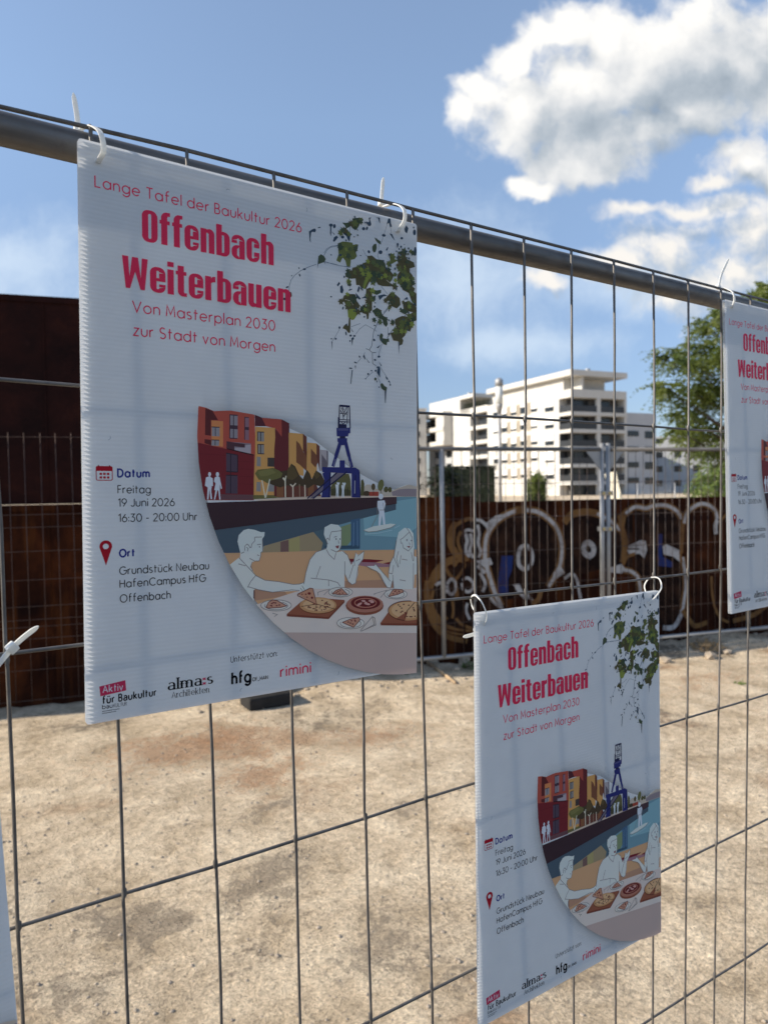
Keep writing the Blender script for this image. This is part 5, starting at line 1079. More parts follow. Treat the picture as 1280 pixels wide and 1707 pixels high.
[1,44,60,74,0,2548,874,2547,878,2544,881,2539,884,2534,887,2528,889,2522,889,2516,888,2512,886,2509,884,2508,880,2509,876,2512,873,2516,870,2522,867,2528,865,2534,865,2540,866,2544,868,2547,870],
[1,44,60,74,0,2464,873,2465,876,2465,880,2465,883,2463,886,2461,888,2459,888,2456,888,2453,886,2451,884,2449,880,2448,877,2447,873,2448,870,2449,867,2451,865,2454,865,2457,865,2460,867,2462,869],
[1,44,60,74,0,2368,980,2367,983,2366,985,2364,987,2362,988,2360,989,2357,989,2355,988,2353,987,2352,985,2352,983,2352,981,2353,978,2355,977,2357,975,2360,974,2362,974,2364,975,2366,976,2367,978],
[1,44,60,74,0,2288,1267,2287,1272,2284,1276,2279,1280,2273,1283,2267,1285,2261,1285,2255,1284,2250,1281,2248,1277,2247,1272,2248,1267,2251,1263,2255,1258,2261,1255,2267,1254,2274,1254,2279,1255,2284,1258,2287,1262],
[1,44,60,74,0,2898,1149,2897,1151,2896,1153,2894,1155,2892,1157,2889,1157,2886,1157,2884,1157,2882,1155,2881,1153,2881,1151,2881,1149,2882,1147,2884,1145,2886,1143,2889,1143,2892,1143,2894,1143,2896,1145,2897,1147],
[1,44,60,74,0,2753,333,2752,335,2750,338,2746,341,2741,344,2735,346,2728,348,2723,349,2718,349,2715,348,2713,346,2714,344,2716,341,2720,338,2726,335,2732,333,2738,331,2744,330,2748,330,2751,331],
[1,44,60,74,0,2592,414,2637,380,2671,363,2689,377,2675,409,2637,409,2621,426,2612,493,2616,543,2600,524],
[1,44,60,74,0,2919,274,2918,280,2914,286,2909,291,2902,296,2894,298,2886,299,2879,297,2873,294,2869,290,2868,284,2869,278,2873,272,2879,266,2886,262,2894,260,2902,259,2909,260,2914,264,2918,268],
[1,44,60,74,0,2962,276,2962,284,2959,292,2955,298,2950,303,2945,305,2940,305,2935,302,2931,297,2929,291,2928,283,2929,275,2931,268,2935,262,2940,257,2945,255,2950,255,2955,258,2959,262,2962,269],
[1,44,60,74,0,2885,295,2902,292,2896,411,2885,391],
[1,44,60,74,0,2902,351,2949,382,2937,385],
[1,44,60,74,80,2279,1264,2303,1346],
[1,44,60,74,80,2907,357,2949,382],
[1,60,70,48,0,3200,135,3266,112,3343,97,3365,115,3321,147,3299,203,3266,255,3244,269,3216,260,3178,226,3146,256,3113,276,3092,243,3054,214,3113,207,3167,183,3205,184],
[1,44,60,74,0,2922,272,2921,278,2917,284,2911,289,2903,293,2895,296,2886,296,2879,295,2873,293,2869,288,2867,283,2869,277,2873,271,2879,266,2886,262,2895,260,2903,259,2911,260,2917,263,2921,267],
[1,44,60,74,0,2961,278,2960,286,2958,294,2953,300,2948,305,2942,307,2936,307,2931,305,2927,300,2924,293,2923,286,2924,278,2927,270,2931,264,2936,259,2942,256,2948,257,2953,259,2958,264,2960,270],
[1,44,60,74,0,2884,284,2900,281,2895,413,2881,384],
[1,44,60,74,0,3065,313,3124,283,3167,320,3195,334,3167,357,3157,433,3135,409,3113,367,3070,348],
[1,44,60,74,0,3083,387,3082,393,3078,398,3073,403,3067,407,3059,409,3052,410,3045,409,3040,406,3037,401,3036,396,3037,390,3040,384,3045,379,3052,375,3059,373,3067,372,3073,374,3078,377,3082,381],
[1,44,60,74,0,2921,467,2937,419,2974,389,2995,408,2969,440,2942,472],
[1,44,60,74,0,3443,72,3483,62,3460,87,3483,148,3466,174,3432,176,3421,151,3449,117],
[1,44,60,74,0,3390,222,3389,229,3385,235,3380,240,3373,245,3365,247,3358,248,3351,246,3346,243,3342,238,3341,231,3342,225,3346,219,3351,213,3358,209,3365,206,3373,206,3380,207,3385,211,3389,216],
[1,44,60,74,0,3430,214,3427,221,3422,227,3417,232,3411,234,3406,235,3402,233,3400,230,3398,224,3399,218,3401,211,3404,204,3409,198,3414,193,3420,190,3425,189,3429,191,3432,195,3433,200,3432,207],
[1,44,60,74,0,3545,51,3611,36,3614,112,3597,88,3585,52],
[1,44,60,74,0,3741,21,3776,14,3782,70,3799,114,3770,129,3753,75,3718,101],
[1,44,60,74,0,3701,249,3699,255,3694,260,3686,264,3678,267,3668,268,3659,267,3652,265,3646,262,3643,257,3642,252,3645,246,3650,241,3657,237,3666,234,3675,233,3684,233,3692,236,3698,239,3701,244],
[1,44,60,74,0,3759,207,3800,209,3847,286,3806,256],
[1,44,60,74,0,3975,229,3974,234,3971,238,3966,243,3961,246,3954,248,3947,249,3941,247,3936,245,3933,241,3932,237,3933,232,3936,227,3941,223,3947,219,3954,217,3960,217,3966,218,3971,220,3974,224],
[1,44,60,74,0,3905,323,3904,330,3902,336,3898,342,3894,346,3889,348,3884,348,3879,345,3875,341,3873,336,3872,330,3873,323,3875,317,3879,311,3883,307,3889,305,3894,305,3898,308,3902,312,3904,317],
[1,44,60,74,0,3957,343,3956,348,3954,353,3951,357,3947,359,3942,361,3938,361,3934,360,3931,357,3929,353,3928,348,3929,343,3931,339,3934,335,3938,332,3942,330,3947,330,3951,332,3954,334,3956,338],
[1,44,60,74,0,4003,306,4003,307,4002,309,4000,311,3998,312,3996,313,3994,313,3992,312,3990,311,3989,310,3989,308,3989,306,3990,305,3992,303,3994,302,3996,301,3998,301,4000,301,4002,302,4003,304],
[1,44,60,74,0,4077,343,4076,347,4074,351,4071,355,4067,357,4063,359,4058,359,4054,358,4051,355,4049,352,4048,348,4049,343,4051,339,4054,336,4058,333,4063,332,4067,331,4071,333,4074,335,4076,339],
[1,44,60,74,0,3923,378,3923,382,3921,386,3919,390,3916,392,3913,393,3909,393,3906,392,3904,389,3902,386,3902,382,3902,378,3904,373,3906,370,3909,368,3913,366,3916,366,3919,368,3921,370,3923,374],
[1,44,60,74,0,3995,104,4025,50,4061,82,4038,154,4007,141],
[1,44,60,74,0,4183,112,4182,124,4179,135,4173,145,4167,152,4159,155,4152,155,4145,150,4139,143,4136,133,4134,121,4136,109,4139,97,4144,88,4151,81,4159,77,4166,78,4173,82,4179,90,4182,100],
[1,44,60,74,0,4159,53,4158,57,4156,61,4154,65,4150,68,4146,69,4143,69,4139,68,4137,65,4135,62,4134,58,4135,53,4136,49,4139,46,4143,43,4146,42,4150,42,4153,43,4156,45,4158,49],
[1,44,60,74,0,3650,470,3649,477,3645,485,3638,492,3630,497,3621,499,3611,500,3603,498,3596,494,3592,487,3591,480,3592,472,3596,465,3603,458,3611,453,3620,450,3630,450,3638,452,3645,456,3649,462],
[1,44,60,74,0,3461,493,3463,499,3463,505,3461,511,3458,516,3453,519,3447,521,3441,520,3436,518,3431,515,3427,509,3426,503,3426,497,3427,492,3431,487,3436,483,3441,482,3447,482,3453,484,3458,488],
[1,44,60,74,0,3305,568,3338,562,3321,579],
[1,44,60,74,0,3236,353,3236,356,3235,359,3233,361,3230,362,3227,363,3225,363,3222,363,3220,361,3219,359,3219,357,3219,354,3220,351,3222,349,3225,348,3227,347,3230,347,3233,347,3234,349,3236,351],
[1,44,60,74,0,3701,437,3730,389,3742,391,3724,433],
[1,44,60,74,0,4194,359,4193,377,4190,394,4186,408,4179,417,4173,421,4166,419,4160,412,4155,400,4151,384,4150,366,4151,348,4154,331,4159,318,4165,308,4172,304,4179,306,4185,313,4190,325,4193,341],
[1,60,70,48,0,3495,427,3523,389,3557,378,3563,433,3546,483,3518,498,3498,473],
[1,60,70,48,0,3529,303,3580,322,3626,337,3620,376,3580,364,3546,337],
[1,86,92,44,0,2990,482,3059,446,3135,437,3200,434,3211,460,3255,442,3286,441,3272,495,3244,527,3266,588,3233,631,3178,650,3168,735,3119,743,3097,673,3059,643,3022,713,2969,695,3001,616,2995,544],
[1,114,122,46,0,3065,550,3113,505,3124,613,3070,632,3027,648,3022,594],
[1,60,70,48,0,2990,482,3043,463,3033,556,3006,570,2990,527],
[1,60,70,48,0,3157,497,3195,499,3168,541,3140,528],
[1,60,70,48,0,3217,486,3286,441,3272,513,3239,556],
[1,74,68,40,0,3416,562,3489,540,3558,575,3650,569,3690,600,3708,664,3778,691,3825,731,3802,792,3767,836,3837,873,3743,892,3650,902,3581,893,3547,851,3467,854,3445,895,3400,977,3333,978,3300,945,3255,952,3244,870,3179,885,3103,874,3092,830,3189,786,3200,743,3299,713,3366,655,3444,623],
[1,86,92,44,0,3179,807,3222,772,3333,735,3377,653,3445,707,3467,769,3524,807,3445,857,3417,899,3372,981,3344,948,3377,849,3300,843],
[1,114,122,46,0,3377,653,3422,674,3445,717,3496,784,3513,814,3445,843,3411,900,3378,985,3355,974,3389,848,3327,829,3366,758],
[1,60,70,48,0,3092,830,3146,816,3168,854,3103,879],
[1,60,70,48,0,3546,577,3650,574,3690,610,3708,664,3627,658,3558,632],
[1,60,70,48,0,3490,963,3559,972,3628,953,3628,991,3559,1029,3502,1009],
[1,74,68,40,0,3400,977,3468,948,3490,1020,3491,1209,3434,1245,3412,1125,3400,1033],
[1,74,68,40,0,3884,539,3979,503,4075,496,4149,513,4167,569,4088,601,4064,635,4125,683,4126,830,4169,853,4150,895,4200,917,4207,1103,4127,1064,4065,927,3968,902,3920,822,3879,800,3884,722,3932,656,3908,593],
[1,86,92,44,0,3967,621,4028,621,4101,687,4052,743,3980,755,3920,745],
[1,86,92,44,0,3765,463,3824,491,3836,528,3907,525,3860,552,3801,591,3772,587],
[1,60,70,48,0,3980,764,4113,734,4113,832,4029,903,3968,873],
[1,60,70,48,0,3889,418,4014,391,4015,468,3979,465,3967,428,3907,448,3895,498],
[1,74,68,40,0,3709,1036,3767,975,3850,977,3921,1015,3933,1101,3874,1157,3791,1140,3756,1077,3686,1077],
[1,74,68,40,0,3076,1108,3135,1081,3234,1067,3245,1130,3300,1188,3256,1231,3179,1241,3114,1241,3081,1190,3049,1167],
[1,74,68,40,0,3969,1067,4054,1036,4201,1094,4207,1172,4078,1169,3982,1152],
[1,74,68,40,0,3311,1233,3389,1166,3401,1249,3311,1289],
[1,74,68,40,0,3491,1256,3559,1190,3640,1217,3605,1255],
[1,44,60,74,0,2974,995,3006,949,3022,969,2990,1011],
[1,44,60,74,0,3022,1006,3049,983,3072,1044,3054,1088,3022,1079],
[1,44,60,74,0,3168,961,3167,965,3164,970,3159,974,3153,977,3146,979,3139,979,3133,978,3128,975,3125,972,3124,967,3125,963,3128,958,3133,954,3139,951,3146,949,3153,949,3159,950,3164,953,3167,956],
[1,44,60,74,0,3195,1010,3194,1013,3191,1017,3186,1021,3179,1026,3171,1030,3163,1033,3155,1036,3148,1037,3144,1036,3141,1035,3142,1032,3144,1028,3149,1024,3156,1019,3164,1015,3173,1012,3181,1010,3187,1008,3192,1009],
[1,44,60,74,0,2905,1149,2904,1152,2903,1155,2901,1157,2898,1159,2894,1160,2891,1160,2888,1159,2886,1157,2884,1155,2884,1152,2884,1149,2886,1146,2888,1144,2891,1142,2894,1141,2898,1141,2901,1142,2903,1144,2904,1146],
[1,44,60,74,0,3070,1268,3068,1274,3064,1279,3061,1284,3057,1286,3053,1287,3051,1286,3048,1283,3048,1278,3048,1272,3049,1266,3052,1259,3055,1254,3058,1250,3062,1247,3066,1246,3069,1248,3071,1251,3072,1255,3071,1261],
[1,44,60,74,0,3245,1047,3322,1110,3300,1127,3256,1101],
[1,44,60,74,0,3267,1025,3289,956,3311,972,3289,1040],
[1,44,60,74,0,3092,876,3091,880,3090,885,3087,888,3084,891,3081,892,3078,892,3075,890,3072,887,3071,884,3070,879,3071,874,3072,870,3075,867,3078,864,3081,863,3084,863,3087,865,3090,867,3091,871],
[1,44,60,74,0,3333,1099,3400,1061,3400,1094],
[1,44,60,74,0,3491,1077,3547,1031,3536,1108,3513,1111],
[1,44,60,74,0,3582,1035,3674,1003,3732,1014,3662,1033,3605,1089],
[1,44,60,74,0,3981,1026,4041,979,4053,1016],
[1,170,180,186,110,3921,899,4029,971,4127,1045,4207,1103],
[1,176,168,144,80,3604,804,3708,812,3778,849],
[1,176,168,144,80,3092,1156,3168,1159,3212,1209],
[1,90,106,116,80,3756,1135,3663,1243],
[1,90,106,116,80,3627,905,3732,994],
[1,60,74,84,100,3756,1154,3651,1273,3560,1408,3514,1499,3497,1596,3486,1682,3447,1743],
[1,60,74,84,100,3447,1743,3492,1772,3549,1763],
[1,60,74,84,100,3447,1743,3396,1730],
[1,60,74,84,100,3492,1777,3498,1909,3549,1933],
[1,60,74,84,100,4030,1205,3887,1359,3769,1489,3722,1561],
[1,85,96,106,70,3245,1568,3300,1496,3390,1429,3514,1471,3560,1494],
[1,85,96,106,70,3011,1530,2952,1629,2899,1699],
[1,85,96,106,70,3641,1647,3601,1747,3593,1805],
[1,85,96,106,70,3323,1859,3257,1931],
[1,85,96,106,70,3379,1778,3357,1837],
[1,85,96,106,70,3504,2013,3447,2061,3385,2116],
[1,85,96,106,70,3561,2056,3619,2156],
[1,85,96,106,70,3607,1937,3735,2089,3771,2154],
[1,85,96,106,70,3179,1482,3311,1424],
[1,85,96,106,70,3733,1416,3734,1521],
[1,114,122,46,0,3124,1258,3267,1239,3272,1313,3223,1384,3190,1398,3135,1367],
[1,74,68,40,0,3146,1375,3168,1372,3168,1456,3163,1559,3135,1562,3103,1529,3054,1516,3070,1486,3103,1455,3135,1478],
[1,74,68,40,0,3114,1236,3267,1215,3267,1248,3124,1267],
[1,74,68,40,0,3311,1270,3400,1197,3491,1185,3491,1228,3446,1262,3435,1348,3412,1360,3401,1296,3356,1292],
[1,60,70,48,0,3491,1237,3559,1199,3628,1228,3651,1273,3710,1304,3733,1377,3704,1419,3663,1386,3652,1340,3605,1288,3548,1305],
[1,44,60,74,0,3023,1512,3022,1517,3020,1522,3017,1526,3013,1529,3009,1530,3005,1530,3001,1528,2998,1525,2996,1521,2995,1516,2996,1510,2998,1506,3001,1502,3005,1499,3009,1497,3013,1498,3017,1500,3020,1503,3022,1507],
[1,44,60,74,0,2967,1657,2967,1661,2965,1664,2962,1667,2959,1670,2955,1671,2951,1671,2947,1669,2944,1667,2942,1663,2942,1659,2942,1655,2944,1652,2947,1648,2951,1646,2955,1645,2959,1645,2962,1647,2965,1649,2967,1653],
[1,44,60,74,0,2905,1663,2904,1666,2903,1669,2900,1671,2897,1672,2894,1673,2891,1673,2888,1672,2886,1670,2884,1668,2884,1666,2884,1663,2886,1661,2888,1659,2891,1657,2894,1656,2897,1656,2900,1657,2903,1659,2904,1661],
[1,44,60,74,0,2894,1699,2908,1698,2904,1806],
[1,44,60,74,0,3090,1466,3125,1447,3114,1481],
[1,44,60,74,0,3186,1591,3185,1595,3182,1599,3179,1603,3174,1605,3168,1606,3163,1606,3158,1605,3154,1603,3152,1599,3151,1595,3152,1591,3154,1587,3158,1584,3163,1582,3168,1580,3174,1580,3179,1582,3182,1584,3185,1587],
[1,44,60,74,0,3243,1589,3242,1592,3240,1596,3236,1599,3231,1601,3225,1603,3220,1603,3215,1602,3211,1599,3209,1596,3208,1593,3209,1589,3211,1585,3215,1582,3220,1580,3225,1578,3231,1578,3236,1580,3240,1582,3242,1585],
[1,44,60,74,0,3179,1622,3207,1619,3192,1718],
[1,44,60,74,0,3218,1622,3217,1627,3216,1632,3213,1636,3210,1639,3207,1640,3203,1640,3200,1638,3198,1634,3196,1630,3196,1625,3196,1619,3198,1615,3200,1611,3203,1608,3207,1607,3210,1607,3213,1609,3216,1613,3217,1617],
[1,44,60,74,0,3172,1660,3171,1663,3169,1667,3167,1669,3164,1671,3161,1672,3157,1672,3154,1671,3152,1669,3150,1666,3150,1662,3150,1659,3152,1655,3154,1653,3157,1651,3161,1650,3164,1650,3167,1651,3169,1654,3171,1656],
[1,44,60,74,0,3113,1572,3114,1580,3114,1587,3113,1594,3111,1598,3108,1600,3105,1599,3102,1596,3098,1592,3095,1585,3093,1577,3092,1570,3092,1562,3093,1556,3095,1552,3098,1550,3101,1550,3104,1553,3108,1558,3110,1565],
[1,44,60,74,0,3168,1493,3212,1544,3196,1541],
[1,44,60,74,0,3388,1330,3388,1333,3385,1336,3382,1339,3378,1341,3373,1342,3368,1342,3363,1341,3360,1340,3358,1337,3357,1334,3358,1331,3360,1329,3363,1326,3368,1324,3373,1323,3377,1323,3382,1324,3385,1325,3388,1328],
[1,44,60,74,0,3543,1420,3542,1422,3540,1425,3536,1427,3532,1428,3528,1429,3523,1429,3519,1429,3516,1428,3514,1426,3513,1423,3514,1421,3516,1419,3519,1417,3523,1415,3528,1414,3532,1414,3536,1414,3540,1416,3542,1418],
[1,44,60,74,0,3533,1600,3536,1604,3537,1609,3536,1614,3534,1618,3530,1621,3526,1623,3521,1623,3516,1622,3511,1619,3507,1615,3505,1610,3504,1606,3504,1601,3506,1597,3510,1594,3514,1592,3519,1592,3524,1593,3529,1596],
[1,44,60,74,0,3594,1540,3594,1543,3592,1546,3590,1548,3587,1550,3583,1551,3579,1551,3576,1550,3574,1548,3572,1546,3571,1543,3572,1540,3574,1537,3576,1535,3579,1533,3583,1532,3586,1532,3590,1533,3592,1535,3594,1537],
[1,44,60,74,0,3555,1699,3618,1659,3583,1705],
[1,44,60,74,0,3614,1810,3613,1814,3610,1818,3605,1822,3599,1824,3593,1826,3586,1826,3581,1824,3576,1822,3573,1818,3572,1814,3573,1810,3576,1806,3581,1803,3586,1800,3593,1799,3599,1799,3605,1800,3610,1803,3613,1806],
[1,44,60,74,0,3549,1866,3546,1869,3542,1871,3537,1872,3532,1872,3526,1870,3522,1868,3518,1865,3516,1861,3516,1857,3517,1854,3520,1851,3524,1849,3529,1848,3535,1848,3540,1849,3545,1852,3548,1855,3550,1859,3550,1862],
[1,44,60,74,0,3351,1828,3373,1812,3390,1872,3373,1864],
[1,44,60,74,0,3390,1843,3453,1908,3436,1905],
[1,44,60,74,0,3310,1838,3312,1842,3313,1846,3313,1849,3312,1853,3310,1855,3307,1856,3303,1855,3299,1854,3295,1851,3292,1848,3290,1844,3289,1840,3289,1836,3290,1833,3292,1830,3295,1830,3299,1830,3303,1831,3306,1834],
[1,44,60,74,0,3258,1928,3256,1930,3252,1931,3246,1932,3240,1931,3234,1930,3228,1927,3223,1925,3219,1922,3217,1918,3218,1916,3220,1913,3224,1912,3229,1912,3236,1912,3242,1914,3248,1916,3253,1919,3256,1922,3258,1925],
[1,44,60,74,0,3229,1962,3246,1960,3240,2008],
[1,44,60,74,0,3195,2000,3193,2003,3189,2005,3183,2007,3176,2009,3168,2009,3160,2009,3152,2008,3147,2006,3143,2004,3142,2001,3144,1999,3148,1996,3154,1994,3161,1993,3169,1992,3177,1993,3185,1994,3190,1996,3194,1998],
[1,44,60,74,0,3185,2022,3199,2021,3174,2195,3163,2196],
[1,44,60,74,0,3555,1996,3555,2000,3553,2004,3550,2007,3546,2010,3542,2011,3537,2010,3534,2009,3530,2006,3529,2003,3528,1998,3529,1994,3530,1990,3533,1987,3537,1985,3542,1984,3546,1984,3550,1986,3553,1988,3555,1992],
[1,44,60,74,0,3605,1947,3603,1950,3600,1953,3594,1956,3587,1957,3579,1959,3572,1959,3565,1958,3559,1957,3555,1954,3554,1951,3555,1948,3559,1945,3564,1943,3572,1941,3579,1940,3587,1939,3594,1940,3600,1942,3603,1944],
[1,44,60,74,0,3584,1930,3613,1965,3607,2081,3561,2018],
[1,44,60,74,0,3491,2002,3491,2004,3489,2006,3486,2008,3482,2010,3478,2010,3473,2010,3470,2010,3467,2008,3465,2006,3464,2004,3465,2002,3467,1999,3470,1997,3473,1996,3478,1995,3482,1995,3486,1996,3489,1997,3491,1999],
[1,44,60,74,0,3441,2049,3441,2053,3439,2057,3436,2060,3432,2062,3428,2063,3424,2063,3420,2061,3417,2059,3415,2055,3414,2051,3415,2047,3417,2043,3420,2040,3424,2038,3428,2037,3432,2037,3436,2038,3439,2041,3441,2045],
[1,44,60,74,0,3398,2113,3397,2115,3396,2117,3394,2119,3391,2121,3389,2121,3386,2121,3383,2120,3381,2119,3380,2117,3380,2114,3380,2112,3381,2110,3383,2108,3386,2107,3388,2106,3391,2106,3394,2107,3396,2109,3397,2111],
[1,44,60,74,0,3590,1872,3636,1925,3624,1931],
[1,44,60,74,0,3720,2073,3724,2079,3726,2085,3727,2091,3726,2095,3724,2097,3721,2097,3717,2095,3712,2092,3708,2087,3704,2081,3700,2074,3698,2068,3697,2063,3698,2059,3700,2057,3703,2057,3707,2058,3712,2062,3716,2067],
[1,44,60,74,0,3730,2124,3753,2103,3768,2133],
[1,44,60,74,0,3778,2159,3777,2163,3776,2166,3774,2169,3771,2171,3767,2172,3764,2172,3761,2170,3759,2167,3757,2164,3757,2160,3757,2156,3759,2153,3761,2150,3764,2148,3767,2147,3771,2147,3774,2149,3776,2151,3777,2155],
[1,44,60,74,0,3604,2203,3604,2205,3602,2207,3600,2209,3597,2210,3594,2211,3591,2211,3588,2210,3585,2208,3584,2206,3583,2204,3584,2202,3585,2199,3588,2198,3591,2196,3594,2196,3597,2196,3600,2197,3602,2198,3604,2200],
[1,44,60,74,0,3568,2132,3568,2136,3567,2140,3565,2143,3564,2145,3561,2146,3559,2145,3557,2143,3556,2140,3555,2137,3555,2133,3555,2129,3556,2125,3557,2122,3559,2120,3561,2119,3564,2119,3565,2121,3567,2124,3568,2127],
[1,44,60,74,0,3352,2432,3358,2432,3355,2441],
[1,60,70,48,0,3600,1546,3629,1505,3658,1530,3647,1570,3710,1572,3746,1559,3752,1606,3722,1609,3711,1654,3664,1644,3612,1602],
[1,60,70,48,0,3557,2102,3556,2108,3553,2113,3549,2118,3544,2121,3538,2123,3533,2122,3528,2120,3524,2116,3521,2111,3520,2105,3521,2099,3524,2093,3528,2089,3533,2086,3538,2084,3544,2085,3549,2087,3553,2091,3556,2096],
[1,60,70,48,0,3613,2166,3642,2145,3677,2181,3718,2197,3707,2246,3666,2239,3631,2218],
[1,80,84,90,0,3677,2248,3710,2236,3695,2401,3687,2402],
[1,74,68,40,0,3839,1307,3886,1276,3958,1243,4042,1242,4066,1219,4103,1283,4110,1371,4086,1432,4019,1421,4007,1490,3959,1535,3977,1562,3959,1613,3912,1637,3893,1581,3816,1580,3769,1489,3851,1460,3863,1391,3845,1354],
[1,74,68,40,0,4091,1197,4201,1133,4208,1270,4140,1288,4109,1253],
[1,86,92,44,0,3898,1328,3970,1280,4006,1334,3971,1417,3899,1406],
[1,86,92,44,0,4115,1193,4189,1164,4183,1224],
[1,86,90,98,0,3893,1591,3917,1588,3904,1755],
[1,60,70,48,0,3910,1191,3982,1143,4066,1170,4006,1217],
[1,60,70,48,0,3243,549,3230,525,3204,526,3220,505,3208,483,3232,486,3241,469,3250,486,3275,481,3264,504,3280,524,3255,524],
[1,86,92,44,0,3114,608,3115,579,3091,565,3116,554,3118,528,3139,544,3156,533,3156,553,3181,563,3158,578,3162,605,3139,592],
[1,114,122,46,0,3114,577,3099,563,3081,569,3087,551,3073,537,3092,534,3094,519,3105,529,3122,521,3119,540,3136,550,3117,557],
[1,86,92,44,0,3083,548,3102,561,3120,550,3117,571,3135,582,3116,590,3116,605,3103,597,3087,610,3086,589,3066,582,3084,571],
[1,76,86,48,0,3168,640,3159,623,3141,623,3151,609,3143,593,3160,595,3166,582,3173,594,3191,591,3183,607,3195,621,3177,622],
[1,76,86,48,0,3181,555,3172,537,3153,537,3165,523,3157,507,3175,509,3181,497,3188,509,3206,507,3197,523,3208,538,3190,538],
[1,52,64,44,0,3068,562,3034,551,3011,575,3007,542,2976,532,3002,513,2994,489,3018,496,3037,470,3047,501,3080,505,3057,528],
[1,86,92,44,0,3052,569,3058,551,3045,539,3062,537,3067,521,3078,534,3090,530,3086,542,3100,552,3084,558,3083,575,3070,563],
[1,60,70,48,0,3148,655,3127,631,3098,639,3110,612,3091,590,3120,587,3125,565,3140,582,3166,571,3160,599,3183,617,3155,624],
[1,86,92,44,0,3085,642,3058,613,3024,624,3036,590,3012,565,3047,559,3052,533,3071,552,3103,537,3097,572,3126,592,3092,603],
[1,76,86,48,0,3450,706,3457,740,3488,749,3462,768,3468,799,3439,786,3422,804,3417,780,3386,776,3407,752,3395,723,3426,731],
[1,86,92,44,0,3269,758,3267,734,3246,725,3266,714,3265,691,3284,703,3297,692,3299,709,3320,715,3303,730,3309,752,3288,743],
[1,114,122,46,0,3174,955,3147,946,3128,964,3125,938,3101,929,3122,914,3116,895,3135,901,3151,881,3158,906,3185,909,3166,928],
[1,86,92,44,0,3144,979,3134,953,3108,951,3126,932,3116,909,3141,915,3151,898,3159,916,3184,915,3171,936,3184,958,3159,955],
[1,86,92,44,0,3385,718,3387,755,3418,769,3388,784,3389,817,3361,800,3341,815,3340,790,3308,781,3334,760,3326,727,3357,741],
[1,52,64,44,0,3321,742,3311,721,3290,721,3304,704,3295,686,3315,689,3323,675,3330,689,3350,687,3341,705,3353,722,3332,722],
[1,74,68,40,0,3378,739,3367,708,3337,704,3359,683,3349,655,3378,663,3391,644,3399,666,3428,665,3411,690,3427,716,3397,712],
[1,74,68,40,0,3326,872,3329,835,3299,817,3332,805,3335,771,3360,792,3383,779,3381,805,3412,819,3383,836,3387,871,3358,853],
[1,74,68,40,0,3243,813,3255,781,3235,758,3266,756,3278,728,3294,753,3317,748,3309,770,3332,789,3302,797,3296,828,3276,804],
[1,60,70,48,0,3382,844,3356,820,3326,832,3336,801,3313,779,3343,773,3347,749,3365,765,3392,750,3389,781,3416,798,3386,810],
[1,52,64,44,0,3168,766,3160,795,3180,813,3153,818,3145,843,3128,822,3109,829,3114,809,3092,794,3118,784,3121,757,3140,776],
[1,74,68,40,0,3311,790,3308,820,3332,835,3306,845,3304,873,3282,855,3264,866,3266,844,3240,834,3264,819,3261,791,3285,806],
[1,114,122,46,0,3299,776,3306,751,3288,734,3312,730,3318,707,3334,725,3351,719,3346,737,3366,750,3344,759,3342,783,3324,767],
[1,74,68,40,0,3176,866,3161,837,3130,838,3149,813,3135,787,3164,791,3175,770,3186,790,3215,785,3202,812,3221,836,3191,837],
[1,60,70,48,0,3145,908,3130,877,3099,876,3119,852,3106,824,3136,830,3148,809,3158,830,3189,827,3174,854,3192,879,3161,878],
[1,114,122,46,0,3386,822,3360,815,3343,834,3339,809,3315,803,3334,787,3328,770,3346,774,3359,754,3368,777,3393,779,3376,797],
[1,86,92,44,0,3551,714,3544,680,3513,672,3538,653,3532,622,3561,635,3577,617,3582,640,3613,644,3592,667,3604,697,3574,688],
[1,74,68,40,0,3507,877,3489,872,3477,885,3474,868,3457,864,3470,853,3466,841,3478,844,3488,830,3494,845,3511,847,3500,860],
[1,74,68,40,0,3499,866,3507,839,3488,820,3514,816,3521,791,3538,811,3557,805,3551,824,3573,839,3548,848,3546,874,3527,856],
[1,114,122,46,0,3639,830,3616,813,3591,825,3597,798,3576,782,3601,774,3602,754,3618,766,3640,751,3639,778,3663,790,3639,801],
[1,74,68,40,0,3532,770,3535,732,3505,713,3539,701,3542,667,3568,689,3591,676,3589,702,3621,716,3591,734,3594,769,3564,750],
[1,86,92,44,0,3532,923,3500,904,3471,922,3474,888,3445,871,3475,857,3473,831,3496,844,3521,822,3525,855,3557,867,3528,885],
[1,114,122,46,0,3405,832,3412,798,3387,778,3418,771,3425,740,3446,763,3469,753,3464,777,3491,793,3462,806,3461,838,3437,818],
[1,52,64,44,0,3736,724,3729,695,3702,689,3724,672,3718,646,3743,656,3756,640,3761,660,3788,663,3770,683,3782,708,3755,702],
[1,86,92,44,0,3730,815,3738,784,3716,765,3744,760,3752,732,3770,754,3790,746,3785,767,3809,783,3783,793,3781,822,3759,803],
[1,86,92,44,0,3790,643,3755,632,3732,656,3727,623,3696,614,3722,594,3714,570,3738,577,3757,550,3768,581,3801,585,3778,609],
[1,74,68,40,0,3616,757,3589,743,3566,760,3567,732,3542,720,3566,707,3563,686,3582,695,3601,676,3606,703,3633,710,3611,727],
[1,86,92,44,0,3623,726,3623,692,3595,677,3624,664,3625,632,3650,651,3670,637,3670,661,3699,671,3674,690,3679,721,3651,706],
[1,76,86,48,0,3513,678,3496,650,3466,651,3483,626,3468,600,3498,603,3507,582,3519,602,3548,596,3536,623,3556,646,3526,648],
[1,74,68,40,0,3579,736,3562,719,3542,726,3549,706,3534,690,3555,687,3558,671,3570,682,3589,673,3585,694,3603,706,3582,713],
[1,60,70,48,0,3540,892,3512,866,3478,879,3489,844,3463,821,3497,813,3500,786,3521,804,3551,787,3548,822,3578,841,3545,854],
